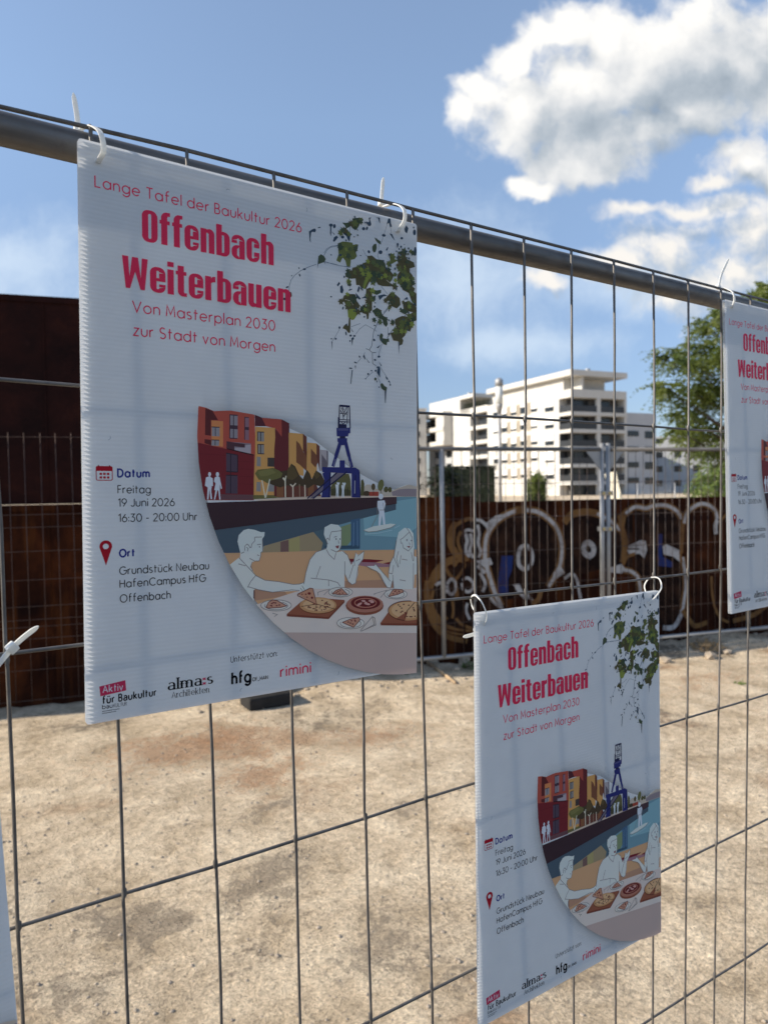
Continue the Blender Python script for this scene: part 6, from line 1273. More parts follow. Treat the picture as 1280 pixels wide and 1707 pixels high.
[1,52,64,44,0,3548,717,3545,754,3575,772,3543,784,3540,818,3514,797,3492,811,3493,785,3462,772,3491,753,3486,719,3516,737],
[1,114,122,46,0,3405,659,3408,634,3388,621,3411,614,3414,591,3431,606,3446,598,3444,615,3465,625,3445,637,3447,660,3427,647],
[1,86,92,44,0,3613,725,3619,700,3601,684,3625,679,3631,656,3646,674,3663,668,3659,685,3678,698,3656,707,3655,731,3637,715],
[1,74,68,40,0,3680,782,3692,804,3715,803,3701,821,3712,841,3690,838,3683,853,3674,839,3652,842,3662,822,3647,805,3670,804],
[1,74,68,40,0,3873,929,3838,909,3808,929,3811,893,3780,875,3812,860,3810,832,3834,846,3860,822,3864,858,3899,870,3868,890],
[1,76,86,48,0,3542,799,3557,765,3535,738,3570,737,3584,706,3601,735,3627,730,3617,754,3642,777,3609,784,3601,818,3579,791],
[1,76,86,48,0,3852,824,3855,846,3874,852,3857,863,3859,882,3842,873,3831,883,3829,868,3810,864,3824,851,3818,832,3836,839],
[1,114,122,46,0,3662,801,3668,771,3646,754,3674,747,3679,720,3698,740,3718,731,3714,752,3738,766,3713,778,3712,806,3690,788],
[1,114,122,46,0,3870,765,3868,790,3886,802,3865,809,3862,831,3846,817,3831,825,3833,808,3813,799,3832,788,3830,765,3849,777],
[1,74,68,40,0,3594,901,3590,878,3569,871,3587,859,3583,837,3603,846,3614,835,3618,851,3639,854,3624,870,3632,890,3611,884],
[1,76,86,48,0,3852,684,3860,707,3883,710,3867,726,3874,747,3853,741,3843,754,3837,739,3816,739,3828,721,3816,702,3839,704],
[1,86,92,44,0,3823,702,3838,715,3855,708,3851,726,3864,738,3847,742,3846,756,3835,748,3819,757,3820,739,3804,730,3821,722],
[1,52,64,44,0,3619,817,3595,798,3570,810,3576,783,3554,765,3581,757,3582,736,3599,749,3622,734,3621,762,3646,775,3620,787],
[1,60,70,48,0,3957,770,3948,738,3917,732,3940,711,3932,682,3961,692,3975,673,3982,696,4013,697,3994,722,4009,749,3978,744],
[1,114,122,46,0,4000,641,3983,623,3961,629,3970,608,3955,591,3977,588,3981,572,3992,584,4013,575,4009,597,4027,611,4005,617],
[1,86,92,44,0,3935,526,3938,494,3913,477,3941,468,3944,439,3966,458,3986,447,3984,469,4010,481,3985,496,3987,526,3962,510],
[1,86,92,44,0,3947,681,3916,663,3887,681,3890,648,3862,631,3892,617,3889,592,3911,604,3936,582,3940,615,3972,626,3943,645],
[1,74,68,40,0,4059,515,4070,541,4095,542,4078,561,4088,584,4064,579,4054,595,4046,578,4021,580,4034,558,4019,537,4045,539],
[1,76,86,48,0,4008,517,3979,503,3955,520,3956,491,3930,477,3956,464,3952,441,3972,451,3993,431,3998,460,4027,468,4003,486],
[1,60,70,48,0,4045,571,4029,545,4002,547,4017,524,4003,501,4030,503,4038,484,4049,502,4075,496,4065,521,4084,541,4056,543],
[1,74,68,40,0,4033,597,4036,574,4018,562,4038,555,4041,534,4056,548,4071,540,4069,556,4088,565,4070,576,4072,597,4054,585],
[1,74,68,40,0,4048,674,4041,650,4018,647,4035,631,4029,609,4050,616,4061,603,4066,619,4088,620,4075,638,4086,658,4063,654],
[1,74,68,40,0,3931,637,3940,610,3922,592,3948,589,3956,564,3971,585,3990,579,3984,598,4004,613,3980,621,3977,647,3958,629],
[1,74,68,40,0,3937,478,3964,491,3986,475,3986,503,4010,515,3986,528,3989,549,3970,540,3951,559,3946,532,3919,524,3942,508],
[1,76,86,48,0,4071,947,4073,922,4054,911,4075,903,4077,881,4094,895,4108,886,4107,903,4127,912,4108,923,4111,945,4092,934],
[1,114,122,46,0,3997,812,4013,776,3990,747,4027,747,4042,714,4060,745,4087,739,4076,765,4102,789,4067,796,4059,832,4036,804],
[1,86,92,44,0,4147,977,4120,958,4093,973,4098,943,4073,927,4101,916,4100,893,4119,905,4143,887,4144,917,4172,929,4146,944],
[1,86,92,44,0,4077,845,4061,821,4035,824,4048,802,4034,780,4060,780,4067,762,4078,778,4103,772,4095,796,4113,815,4087,818],
[1,86,92,44,0,4097,758,4106,732,4089,714,4114,712,4122,689,4136,709,4154,704,4148,721,4167,736,4144,743,4140,768,4123,750],
[1,60,70,48,0,4111,752,4136,765,4158,750,4157,776,4179,788,4156,799,4159,819,4141,810,4123,827,4119,802,4094,795,4116,780],
[1,86,92,44,0,4063,902,4043,878,4015,884,4027,858,4009,836,4037,834,4042,813,4057,829,4083,819,4076,847,4099,865,4071,871],
[1,60,70,48,0,3956,889,3945,870,3924,871,3935,854,3925,836,3945,838,3951,823,3960,836,3980,832,3972,851,3986,866,3965,868],
[1,114,122,46,0,3955,808,3954,776,3927,763,3954,750,3953,720,3977,737,3995,723,3996,746,4024,754,4001,772,4007,801,3980,788],
[1,52,64,44,0,3982,856,3986,824,3962,807,3991,799,3995,770,4016,790,4036,780,4033,802,4059,815,4033,829,4035,858,4010,841],
[1,86,92,44,0,3928,857,3906,831,3875,838,3889,809,3869,785,3900,782,3906,759,3922,777,3951,766,3943,797,3968,817,3937,824],
[1,52,64,44,0,4005,860,3996,843,3979,843,3989,830,3982,815,3998,817,4004,805,4010,817,4027,814,4020,829,4030,843,4013,843],
[1,52,64,44,0,3200,1173,3197,1135,3164,1121,3195,1104,3192,1069,3222,1087,3242,1069,3245,1096,3278,1104,3252,1127,3262,1161,3229,1148],
[1,74,68,40,0,3089,1280,3099,1248,3077,1226,3108,1222,3118,1193,3136,1218,3158,1211,3151,1233,3175,1251,3146,1261,3142,1291,3120,1269],
[1,60,70,48,0,3207,1179,3182,1167,3162,1182,3162,1157,3140,1147,3161,1135,3158,1116,3175,1124,3192,1106,3197,1130,3221,1137,3201,1152],
[1,114,122,46,0,3121,1051,3133,1072,3155,1070,3143,1088,3154,1107,3133,1105,3126,1121,3117,1106,3096,1111,3104,1091,3090,1075,3112,1073],
[1,86,92,44,0,3175,1161,3166,1195,3190,1218,3158,1223,3149,1254,3129,1229,3105,1238,3111,1214,3085,1196,3115,1184,3118,1151,3142,1174],
[1,74,68,40,0,3184,1189,3192,1167,3177,1151,3199,1148,3207,1128,3219,1146,3235,1141,3230,1157,3247,1170,3226,1177,3223,1199,3207,1183],
[1,74,68,40,0,3060,1229,3031,1216,3008,1234,3008,1205,2981,1193,3006,1178,3002,1156,3022,1165,3042,1144,3048,1172,3077,1179,3054,1198],
[1,52,64,44,0,3239,1193,3217,1186,3203,1201,3200,1181,3180,1174,3196,1162,3191,1147,3207,1151,3219,1134,3225,1154,3246,1156,3232,1171],
[1,52,64,44,0,3353,1177,3369,1208,3402,1207,3382,1234,3397,1262,3366,1258,3355,1280,3343,1259,3311,1264,3325,1235,3304,1209,3337,1209],
[1,74,68,40,0,3470,1150,3440,1128,3411,1143,3417,1111,3391,1091,3422,1081,3422,1056,3442,1070,3469,1052,3469,1084,3499,1099,3470,1114],
[1,86,92,44,0,3495,1044,3505,1075,3535,1079,3513,1100,3522,1128,3494,1120,3481,1138,3473,1117,3444,1117,3461,1092,3446,1066,3476,1070],
[1,60,70,48,0,3515,1110,3504,1090,3483,1090,3496,1073,3487,1055,3507,1058,3515,1044,3522,1058,3543,1055,3533,1073,3546,1090,3525,1090],
[1,74,68,40,0,3415,1083,3432,1110,3461,1107,3446,1131,3461,1155,3433,1154,3425,1174,3413,1156,3385,1163,3395,1136,3375,1116,3404,1113],
[1,114,122,46,0,3530,1030,3497,1017,3473,1038,3471,1006,3442,994,3468,977,3463,953,3485,962,3506,938,3514,968,3546,975,3521,996],
[1,76,86,48,0,3396,1206,3404,1183,3388,1168,3410,1165,3416,1145,3429,1162,3445,1157,3440,1173,3458,1185,3437,1192,3435,1214,3419,1199],
[1,86,92,44,0,3433,1031,3427,1054,3444,1069,3423,1073,3418,1095,3403,1078,3388,1085,3391,1068,3373,1057,3393,1048,3393,1026,3410,1040],
[1,74,68,40,0,3992,1093,3974,1081,3957,1091,3960,1071,3943,1059,3962,1052,3962,1037,3974,1046,3990,1034,3991,1054,4009,1062,3992,1071],
[1,74,68,40,0,3778,1117,3778,1090,3756,1079,3778,1068,3778,1044,3798,1058,3814,1047,3814,1066,3837,1074,3817,1088,3822,1113,3800,1101],
[1,60,70,48,0,3798,1106,3800,1083,3783,1071,3802,1064,3805,1044,3820,1057,3834,1050,3833,1065,3851,1074,3834,1084,3835,1106,3818,1094],
[1,60,70,48,0,3798,1132,3778,1109,3751,1115,3763,1090,3746,1069,3773,1066,3779,1046,3792,1062,3818,1053,3811,1079,3832,1097,3805,1103],
[1,74,68,40,0,3719,1120,3694,1105,3671,1119,3674,1093,3651,1079,3675,1068,3674,1048,3692,1058,3712,1042,3714,1068,3739,1077,3716,1091],
[1,74,68,40,0,3757,1183,3751,1159,3728,1155,3745,1140,3739,1119,3760,1126,3771,1112,3776,1129,3798,1130,3784,1147,3795,1167,3772,1163],
[1,52,64,44,0,3814,1104,3790,1097,3773,1114,3770,1091,3747,1084,3765,1069,3759,1053,3777,1057,3790,1038,3798,1060,3822,1062,3806,1079],
[1,86,92,44,0,3816,1038,3796,1010,3765,1015,3780,988,3762,963,3792,963,3800,940,3814,959,3843,950,3834,979,3857,1001,3826,1006],
[1,86,92,44,0,3753,1204,3743,1185,3723,1186,3734,1171,3725,1154,3744,1156,3750,1142,3757,1155,3776,1151,3768,1169,3781,1183,3762,1184],
[1,74,68,40,0,3774,1106,3779,1088,3766,1076,3783,1073,3787,1057,3798,1070,3811,1065,3807,1078,3822,1087,3806,1094,3804,1111,3791,1099],
[1,86,92,44,0,4052,1100,4049,1073,4026,1063,4048,1050,4045,1025,4067,1037,4082,1025,4084,1044,4108,1050,4090,1067,4097,1091,4073,1082],
[1,74,68,40,0,4169,1046,4167,1086,4199,1104,4165,1118,4162,1154,4134,1132,4111,1147,4112,1119,4079,1106,4109,1086,4104,1049,4136,1068],
[1,76,86,48,0,4077,1161,4060,1129,4027,1130,4046,1103,4031,1074,4063,1078,4074,1056,4086,1078,4118,1072,4105,1102,4126,1127,4092,1128],
[1,114,122,46,0,4062,1069,4078,1088,4101,1083,4091,1104,4105,1122,4083,1123,4078,1140,4067,1127,4046,1135,4051,1113,4033,1098,4056,1093],
[1,76,86,48,0,4140,1060,4128,1043,4110,1046,4119,1030,4109,1014,4127,1015,4132,1002,4140,1013,4158,1008,4152,1026,4165,1039,4147,1041],
[1,76,86,48,0,3945,1132,3947,1151,3964,1157,3948,1167,3950,1184,3935,1176,3925,1185,3923,1172,3906,1168,3919,1156,3914,1139,3930,1145],
[1,60,70,48,0,3859,1504,3852,1480,3830,1475,3848,1460,3842,1439,3863,1446,3874,1433,3879,1450,3901,1451,3887,1469,3897,1489,3874,1485],
[1,52,64,44,0,3931,1373,3912,1369,3901,1383,3897,1366,3879,1362,3892,1350,3887,1337,3900,1340,3909,1325,3916,1341,3934,1341,3923,1355],
[1,76,86,48,0,4031,1439,4016,1426,3999,1433,4005,1415,3991,1403,4009,1399,4010,1385,4021,1394,4036,1385,4035,1403,4051,1413,4033,1419],
[1,114,122,46,0,3878,1342,3900,1350,3916,1336,3918,1357,3938,1364,3920,1376,3925,1392,3909,1386,3896,1403,3890,1383,3869,1379,3885,1365],
[1,74,68,40,0,3816,1326,3817,1351,3839,1361,3818,1372,3819,1395,3800,1383,3786,1394,3785,1376,3763,1370,3780,1356,3775,1333,3796,1342],
[1,52,64,44,0,4064,1352,4042,1342,4024,1356,4024,1333,4004,1324,4023,1313,4020,1296,4035,1303,4051,1287,4055,1309,4077,1314,4059,1328],
[1,52,64,44,0,3781,1374,3785,1347,3765,1332,3789,1325,3793,1301,3811,1318,3828,1310,3825,1329,3847,1341,3825,1352,3825,1377,3805,1362],
[1,86,92,44,0,4075,1387,4074,1358,4049,1346,4073,1334,4073,1308,4095,1322,4111,1310,4112,1330,4137,1338,4116,1354,4122,1381,4098,1369],
[1,74,68,40,0,3921,1391,3898,1381,3881,1396,3881,1373,3861,1365,3879,1353,3875,1337,3891,1343,3905,1327,3910,1348,3932,1353,3915,1367],
[1,114,122,46,0,3983,1466,3990,1445,3976,1430,3996,1428,4003,1409,4014,1425,4029,1421,4024,1435,4040,1447,4021,1453,4019,1474,4004,1459],
[1,86,92,44,0,3839,1396,3864,1427,3900,1420,3884,1453,3906,1481,3870,1484,3862,1510,3845,1489,3811,1501,3820,1466,3792,1442,3828,1435],
[1,74,68,40,0,4124,1384,4093,1364,4064,1381,4068,1348,4040,1330,4071,1317,4069,1292,4091,1305,4116,1284,4119,1317,4150,1330,4121,1347],
[1,86,92,44,0,4021,1281,4023,1305,4044,1312,4025,1324,4027,1345,4009,1335,3996,1345,3994,1329,3974,1324,3989,1310,3983,1289,4003,1297],
[1,114,122,46,0,3958,1491,3938,1469,3911,1476,3921,1450,3903,1430,3930,1427,3934,1406,3949,1421,3974,1410,3968,1437,3991,1454,3964,1461],
[1,114,122,46,0,4129,1382,4105,1357,4074,1366,4086,1336,4065,1313,4096,1308,4101,1285,4118,1302,4146,1289,4140,1320,4166,1339,4136,1348],
[1,52,64,44,0,4163,1227,4154,1259,4177,1280,4146,1285,4138,1314,4119,1291,4097,1299,4103,1276,4078,1260,4107,1249,4109,1218,4132,1239],
[1,86,92,44,0,4042,1419,4028,1404,4009,1409,4016,1391,4003,1377,4022,1375,4025,1360,4035,1371,4052,1363,4049,1382,4065,1393,4046,1399],
[1,74,68,40,0,4033,1338,4030,1316,4010,1310,4027,1298,4023,1278,4042,1287,4052,1276,4055,1291,4075,1294,4061,1309,4069,1328,4049,1322],
[1,86,92,44,0,3992,1329,3998,1304,3980,1289,4002,1284,4007,1262,4022,1279,4038,1272,4035,1289,4054,1300,4034,1310,4033,1333,4015,1318],
[1,52,64,44,0,4076,1300,4067,1325,4084,1344,4059,1346,4051,1369,4037,1349,4019,1355,4025,1337,4006,1322,4029,1314,4033,1289,4050,1308],
[1,86,92,44,0,4090,1291,4063,1264,4029,1274,4042,1241,4018,1215,4052,1210,4057,1184,4076,1203,4108,1188,4102,1223,4131,1243,4097,1253],
[1,60,70,48,0,4007,1335,4015,1351,4033,1351,4022,1364,4030,1379,4014,1377,4008,1389,4002,1377,3985,1380,3992,1365,3981,1352,3999,1351],
[1,74,68,40,0,3255,1329,3253,1296,3224,1283,3252,1268,3250,1238,3276,1254,3294,1239,3296,1262,3325,1270,3302,1290,3310,1320,3281,1308],
[1,74,68,40,0,3421,1286,3421,1257,3397,1246,3421,1234,3421,1208,3442,1223,3458,1211,3458,1231,3483,1239,3462,1255,3468,1280,3444,1269],
[1,74,68,40,0,3225,1179,3258,1186,3278,1163,3285,1193,3314,1200,3292,1220,3300,1242,3277,1237,3261,1263,3249,1235,3218,1233,3238,1210],
[1,86,92,44,0,3410,1276,3403,1254,3382,1251,3398,1236,3392,1216,3412,1223,3421,1210,3426,1225,3447,1226,3435,1243,3445,1261,3424,1258],
[1,114,122,46,0,3372,1274,3367,1252,3348,1247,3364,1235,3359,1215,3378,1223,3388,1212,3391,1227,3411,1229,3398,1244,3406,1262,3386,1257],
[1,76,86,48,0,3582,1329,3608,1343,3631,1327,3629,1355,3653,1368,3629,1380,3631,1401,3613,1391,3593,1409,3589,1382,3563,1374,3586,1358],
[1,60,70,48,0,3681,1342,3696,1358,3716,1352,3709,1372,3723,1387,3703,1390,3700,1405,3689,1394,3670,1402,3674,1382,3657,1370,3677,1364],
[1,52,64,44,0,3533,1393,3513,1374,3489,1383,3497,1359,3479,1342,3503,1337,3506,1318,3520,1331,3542,1319,3539,1343,3560,1357,3537,1366],
[1,60,70,48,0,3708,1355,3691,1336,3668,1342,3678,1320,3663,1302,3686,1300,3690,1283,3702,1296,3723,1287,3718,1310,3737,1325,3714,1330],
[1,76,86,48,0,3619,1304,3588,1298,3570,1321,3563,1292,3535,1286,3556,1267,3547,1246,3568,1251,3583,1226,3595,1252,3624,1253,3606,1275],
[1,60,70,48,0,3603,1344,3597,1320,3575,1316,3592,1301,3587,1280,3607,1287,3618,1274,3622,1291,3644,1292,3631,1309,3640,1330,3618,1325],
[1,86,92,44,0,3292,98,3317,109,3337,94,3337,119,3359,129,3337,141,3341,160,3324,152,3307,170,3302,146,3278,140,3297,124],
[1,74,68,40,0,3202,260,3178,231,3145,239,3160,208,3139,182,3172,180,3178,155,3195,175,3226,163,3218,195,3244,216,3211,224],
[1,60,70,48,0,3290,183,3298,157,3280,140,3305,136,3312,113,3327,132,3345,126,3340,144,3360,159,3336,167,3334,192,3316,175],
[1,52,64,44,0,3260,170,3242,162,3228,174,3228,156,3211,149,3227,140,3224,126,3236,132,3248,119,3252,136,3270,140,3256,151],
[1,76,86,48,0,3244,198,3235,181,3217,181,3228,167,3220,151,3237,153,3243,141,3250,153,3267,150,3260,166,3271,180,3253,180],
[1,86,92,44,0,3273,237,3238,222,3211,244,3209,209,3178,195,3207,177,3201,151,3226,161,3249,136,3257,169,3291,177,3264,199],
[1,86,92,44,0,3024,397,3011,370,2983,370,3000,349,2988,324,3015,328,3025,310,3034,328,3061,325,3049,349,3066,371,3038,371],
[1,74,68,40,0,3069,279,3093,287,3110,271,3113,294,3135,302,3116,315,3121,333,3104,327,3090,345,3083,323,3060,320,3077,303],
[1,74,68,40,0,3066,350,3064,317,3037,305,3063,291,3062,261,3087,277,3105,263,3106,286,3134,294,3111,312,3118,342,3091,329],
[1,86,92,44,0,3129,375,3126,350,3104,341,3124,329,3122,305,3142,317,3156,305,3158,322,3181,327,3164,343,3171,366,3148,358],
[1,60,70,48,0,3079,274,3076,303,3098,318,3073,326,3069,352,3050,334,3032,344,3035,324,3011,313,3034,300,3032,273,3054,288],
[1,74,68,40,0,3966,482,3955,451,3925,447,3947,426,3937,398,3965,406,3978,388,3986,409,4015,409,3999,433,4014,459,3984,455],
[1,60,70,48,0,4000,340,4013,378,4049,384,4022,409,4033,443,3999,433,3982,455,3973,429,3937,428,3958,399,3941,367,3977,372],
[1,74,68,40,0,4005,540,3991,512,3962,512,3980,489,3968,464,3995,468,4006,449,4016,468,4044,464,4031,490,4048,513,4019,512],
[1,86,92,44,0,4106,342,4113,366,4136,371,4119,386,4125,408,4104,400,4093,414,4087,397,4065,396,4079,378,4068,358,4091,362],
[1,60,70,48,0,4153,429,4128,417,4108,433,4108,407,4085,397,4107,384,4104,365,4121,373,4138,355,4143,380,4168,386,4148,402],
[1,86,92,44,0,3769,455,3803,469,3829,447,3830,482,3861,495,3833,513,3838,538,3814,528,3792,553,3784,520,3750,513,3777,491],
[1,52,64,44,0,3892,471,3909,491,3933,485,3923,507,3939,525,3915,528,3911,545,3899,532,3877,541,3882,518,3863,503,3886,497],
[1,74,68,40,0,3903,624,3883,615,3868,628,3868,608,3850,600,3866,590,3863,575,3877,581,3890,567,3894,586,3914,590,3898,603],
[1,74,68,40,0,3901,532,3892,508,3869,505,3886,489,3878,467,3900,473,3910,459,3916,475,3939,475,3926,494,3938,514,3915,511],
[1,44,60,74,0,4174,1070,4161,1072,4157,1085,4150,1074,4138,1077,4143,1065,4136,1059,4145,1057,4147,1045,4156,1053,4168,1048,4164,1060],
[1,44,60,74,0,3748,1485,3754,1497,3766,1498,3758,1507,3763,1519,3751,1516,3746,1524,3742,1516,3730,1517,3736,1506,3729,1496,3741,1497],
[1,58,74,80,0,3352,673,3360,681,3370,677,3367,687,3374,694,3364,696,3363,704,3358,699,3349,704,3350,694,3341,688,3351,684],
[1,58,74,80,0,4059,1406,4056,1416,4063,1422,4053,1424,4050,1433,4045,1426,4038,1428,4040,1421,4032,1416,4041,1412,4042,1403,4049,1409],
[1,60,70,48,0,4006,506,4016,503,4018,493,4025,500,4034,497,4031,507,4037,511,4030,513,4030,523,4022,518,4014,522,4015,513],
[1,60,70,48,0,3281,315,3281,325,3290,328,3282,332,3282,341,3275,337,3269,341,3269,334,3260,332,3267,326,3265,317,3273,321],
[1,58,74,80,0,3342,983,3347,992,3356,993,3350,1000,3353,1009,3344,1007,3341,1013,3338,1006,3328,1007,3333,999,3328,991,3337,992],
[1,60,70,48,0,4058,393,4061,386,4057,380,4064,381,4067,374,4071,380,4076,380,4074,385,4078,389,4072,391,4070,398,4065,392],
[1,58,74,80,0,3250,107,3241,115,3243,126,3233,121,3224,128,3223,117,3215,114,3222,109,3218,99,3229,101,3236,93,3238,104],
[1,58,74,80,0,3479,892,3478,883,3470,880,3477,876,3476,867,3484,871,3488,867,3489,874,3497,876,3491,881,3493,889,3485,886],
[1,44,60,74,0,3773,478,3763,489,3767,501,3755,497,3745,506,3743,493,3733,491,3740,484,3735,473,3747,475,3755,464,3759,476],
[1,58,74,80,0,3355,1099,3349,1104,3350,1110,3344,1107,3338,1110,3338,1104,3334,1102,3338,1099,3336,1092,3343,1095,3348,1090,3348,1097],
[1,58,74,80,0,3245,1262,3251,1266,3257,1263,3256,1269,3262,1273,3256,1276,3256,1281,3251,1278,3246,1282,3246,1275,3239,1273,3245,1269],
[1,60,70,48,0,3755,1091,3753,1104,3763,1111,3751,1114,3749,1126,3741,1118,3732,1122,3734,1113,3723,1107,3734,1102,3733,1090,3743,1097],
[1,58,74,80,0,3763,592,3773,601,3784,597,3780,609,3789,618,3777,620,3776,629,3769,623,3758,628,3760,616,3750,609,3761,605],
[1,58,74,80,0,3663,597,3657,587,3646,587,3652,578,3647,569,3657,570,3661,562,3665,570,3676,568,3671,577,3679,586,3668,586],
[1,44,60,74,0,3386,1101,3387,1093,3381,1089,3388,1086,3388,1079,3394,1084,3399,1081,3399,1087,3405,1090,3399,1093,3400,1101,3393,1097],
[1,60,70,48,0,3996,1088,3986,1087,3982,1095,3978,1087,3969,1086,3975,1079,3971,1073,3978,1074,3981,1065,3986,1073,3995,1072,3991,1079],
[1,58,74,80,0,2902,651,2893,650,2889,657,2886,649,2877,648,2883,642,2879,637,2886,637,2889,630,2893,637,2902,636,2897,643],
[1,44,60,74,0,3894,509,3883,504,3875,511,3875,500,3865,496,3874,491,3873,483,3880,486,3887,478,3889,489,3900,491,3892,498],
[1,58,74,80,0,3764,894,3758,887,3749,889,3752,881,3746,875,3755,873,3756,867,3761,872,3769,868,3767,877,3774,882,3766,884],
[1,60,70,48,0,3176,983,3163,977,3152,985,3152,971,3140,965,3152,959,3150,949,3159,953,3169,943,3171,957,3184,960,3173,968],
[1,44,60,74,0,3752,1195,3751,1203,3757,1207,3750,1209,3750,1217,3744,1212,3740,1215,3740,1209,3733,1206,3740,1203,3739,1195,3745,1199],
[1,58,74,80,0,4005,1105,4000,1110,4002,1117,3995,1115,3990,1119,3989,1112,3983,1111,3987,1107,3984,1101,3991,1102,3996,1096,3998,1103],
[1,58,74,80,0,3979,1306,3971,1297,3961,1299,3965,1289,3959,1281,3969,1280,3972,1272,3977,1278,3987,1275,3984,1285,3993,1292,3982,1295],
[1,44,60,74,0,3929,760,3919,755,3911,761,3911,751,3903,746,3911,742,3910,734,3917,738,3924,731,3925,740,3935,743,3927,749],
[1,58,74,80,0,3278,273,3270,271,3265,276,3264,268,3257,266,3263,261,3261,256,3267,258,3271,252,3274,259,3281,260,3276,265],
[1,60,70,48,0,3550,821,3548,812,3540,810,3547,804,3545,796,3553,799,3557,794,3559,801,3567,802,3562,808,3565,816,3557,814],
[1,44,60,74,0,3391,164,3383,158,3375,162,3376,153,3369,147,3377,144,3377,137,3383,141,3391,136,3391,145,3400,149,3391,153],
[1,58,74,80,0,3867,1000,3861,1009,3866,1018,3856,1017,3851,1025,3847,1016,3839,1016,3843,1010,3837,1002,3847,1002,3851,992,3856,1001],
[1,58,74,80,0,3855,884,3865,892,3876,888,3873,899,3882,907,3870,910,3870,918,3863,913,3853,919,3854,907,3843,901,3854,897],
[1,44,60,74,0,3432,135,3425,148,3433,159,3420,158,3413,169,3407,158,3397,159,3402,150,3393,140,3406,139,3411,126,3418,137],
[1,58,74,80,0,3361,734,3359,722,3348,717,3358,711,3357,699,3367,705,3374,699,3375,708,3387,710,3378,718,3382,730,3370,726],
[1,60,70,48,0,3153,218,3158,213,3156,206,3162,208,3167,203,3169,210,3174,211,3170,215,3173,221,3167,220,3163,226,3160,220],
[1,58,74,80,0,3872,407,3872,418,3881,423,3872,427,3872,436,3864,431,3858,435,3858,428,3848,424,3856,419,3854,409,3863,413],
[1,44,60,74,0,3929,438,3934,449,3944,450,3937,457,3940,467,3931,465,3926,471,3923,464,3913,464,3919,456,3913,447,3923,448],
[1,58,74,80,0,4081,462,4076,475,4085,485,4072,486,4068,498,4060,488,4051,491,4054,481,4043,473,4056,470,4058,457,4067,466],
[1,60,70,48,0,4040,404,4051,412,4062,407,4059,419,4068,426,4057,429,4056,439,4049,433,4039,439,4039,427,4029,422,4040,417],
[1,58,74,80,0,3729,1331,3738,1325,3736,1315,3745,1320,3752,1314,3753,1323,3760,1326,3754,1330,3757,1339,3748,1336,3741,1344,3739,1334],
[1,44,60,74,0,3040,639,3026,633,3015,642,3015,628,3003,623,3014,616,3012,606,3022,610,3031,600,3034,613,3047,616,3036,625],
[1,60,70,48,0,3768,1355,3773,1362,3781,1360,3777,1367,3782,1374,3774,1374,3772,1380,3769,1375,3761,1377,3764,1370,3758,1364,3766,1363],
[1,44,60,74,0,4076,686,4078,678,4072,674,4079,672,4080,665,4085,670,4090,668,4089,673,4095,676,4089,679,4089,686,4083,682],
[1,60,70,48,0,3297,817,3301,827,3311,828,3304,835,3307,845,3298,842,3293,848,3290,841,3281,841,3286,833,3281,824,3291,826],
[1,58,74,80,0,3919,1161,3927,1156,3926,1147,3934,1152,3942,1147,3941,1156,3948,1159,3942,1163,3944,1172,3935,1168,3929,1174,3928,1165],
[1,58,74,80,0,3311,1214,3319,1212,3320,1205,3324,1210,3331,1208,3329,1214,3333,1217,3328,1219,3328,1226,3323,1222,3317,1225,3318,1218],
[1,44,60,74,0,3714,650,3714,663,3724,668,3714,673,3713,684,3704,678,3697,683,3697,674,3686,670,3696,664,3694,652,3704,658],
[1,60,70,48,0,3233,530,3237,524,3234,518,3241,519,3245,513,3248,520,3253,520,3250,524,3254,530,3247,530,3244,537,3241,530],
[1,44,60,74,0,3096,441,3096,430,3088,426,3097,422,3097,412,3105,418,3111,413,3111,421,3120,424,3112,430,3114,439,3105,435],
[1,60,70,48,0,3597,655,3604,646,3601,637,3610,640,3617,632,3619,642,3627,643,3622,648,3627,657,3617,656,3612,665,3608,656],
[1,58,74,80,0,3879,344,3885,352,3893,350,3890,358,3895,364,3886,365,3885,372,3880,366,3872,370,3874,361,3868,356,3876,354],
[1,44,60,74,0,3517,1202,3515,1191,3504,1187,3513,1181,3511,1171,3521,1175,3527,1169,3528,1177,3539,1179,3532,1187,3536,1197,3525,1194],
[1,58,74,80,0,2995,631,2999,624,2995,617,3003,618,3007,611,3010,618,3016,618,3013,623,3018,629,3010,629,3008,637,3004,630],
[1,44,60,74,0,3581,1278,3574,1273,3568,1277,3569,1270,3563,1266,3569,1263,3569,1258,3573,1261,3579,1256,3580,1263,3587,1266,3580,1270],
[1,44,60,74,0,3997,390,4009,390,4014,380,4019,390,4030,390,4024,399,4029,406,4021,406,4017,417,4010,408,3999,410,4004,400],
[1,58,74,80,0,3831,669,3831,654,3820,648,3832,643,3832,629,3843,637,3851,632,3851,642,3863,647,3852,654,3854,667,3843,661],
[1,44,60,74,0,4073,1178,4065,1190,4071,1200,4059,1198,4053,1208,4048,1197,4039,1198,4044,1190,4037,1180,4049,1180,4053,1168,4059,1179],
[1,44,60,74,0,3216,1269,3218,1277,3226,1278,3220,1283,3223,1290,3216,1288,3212,1293,3210,1288,3203,1288,3207,1281,3203,1275,3211,1276],
[1,58,74,80,0,3621,1614,3621,1600,3611,1594,3622,1589,3623,1577,3632,1585,3640,1579,3640,1589,3651,1593,3641,1600,3643,1612,3632,1606],
[1,58,74,80,0,3238,1230,3248,1237,3259,1231,3257,1243,3267,1249,3256,1254,3256,1262,3249,1258,3239,1265,3239,1253,3228,1248,3238,1243],
[1,60,70,48,0,3897,1106,3892,1112,3894,1119,3887,1116,3883,1121,3881,1115,3876,1114,3880,1110,3876,1104,3883,1105,3887,1099,3889,1105],
[1,58,74,80,0,3652,765,3643,769,3642,778,3635,771,3627,774,3629,766,3624,762,3630,760,3630,751,3637,756,3645,751,3644,760],
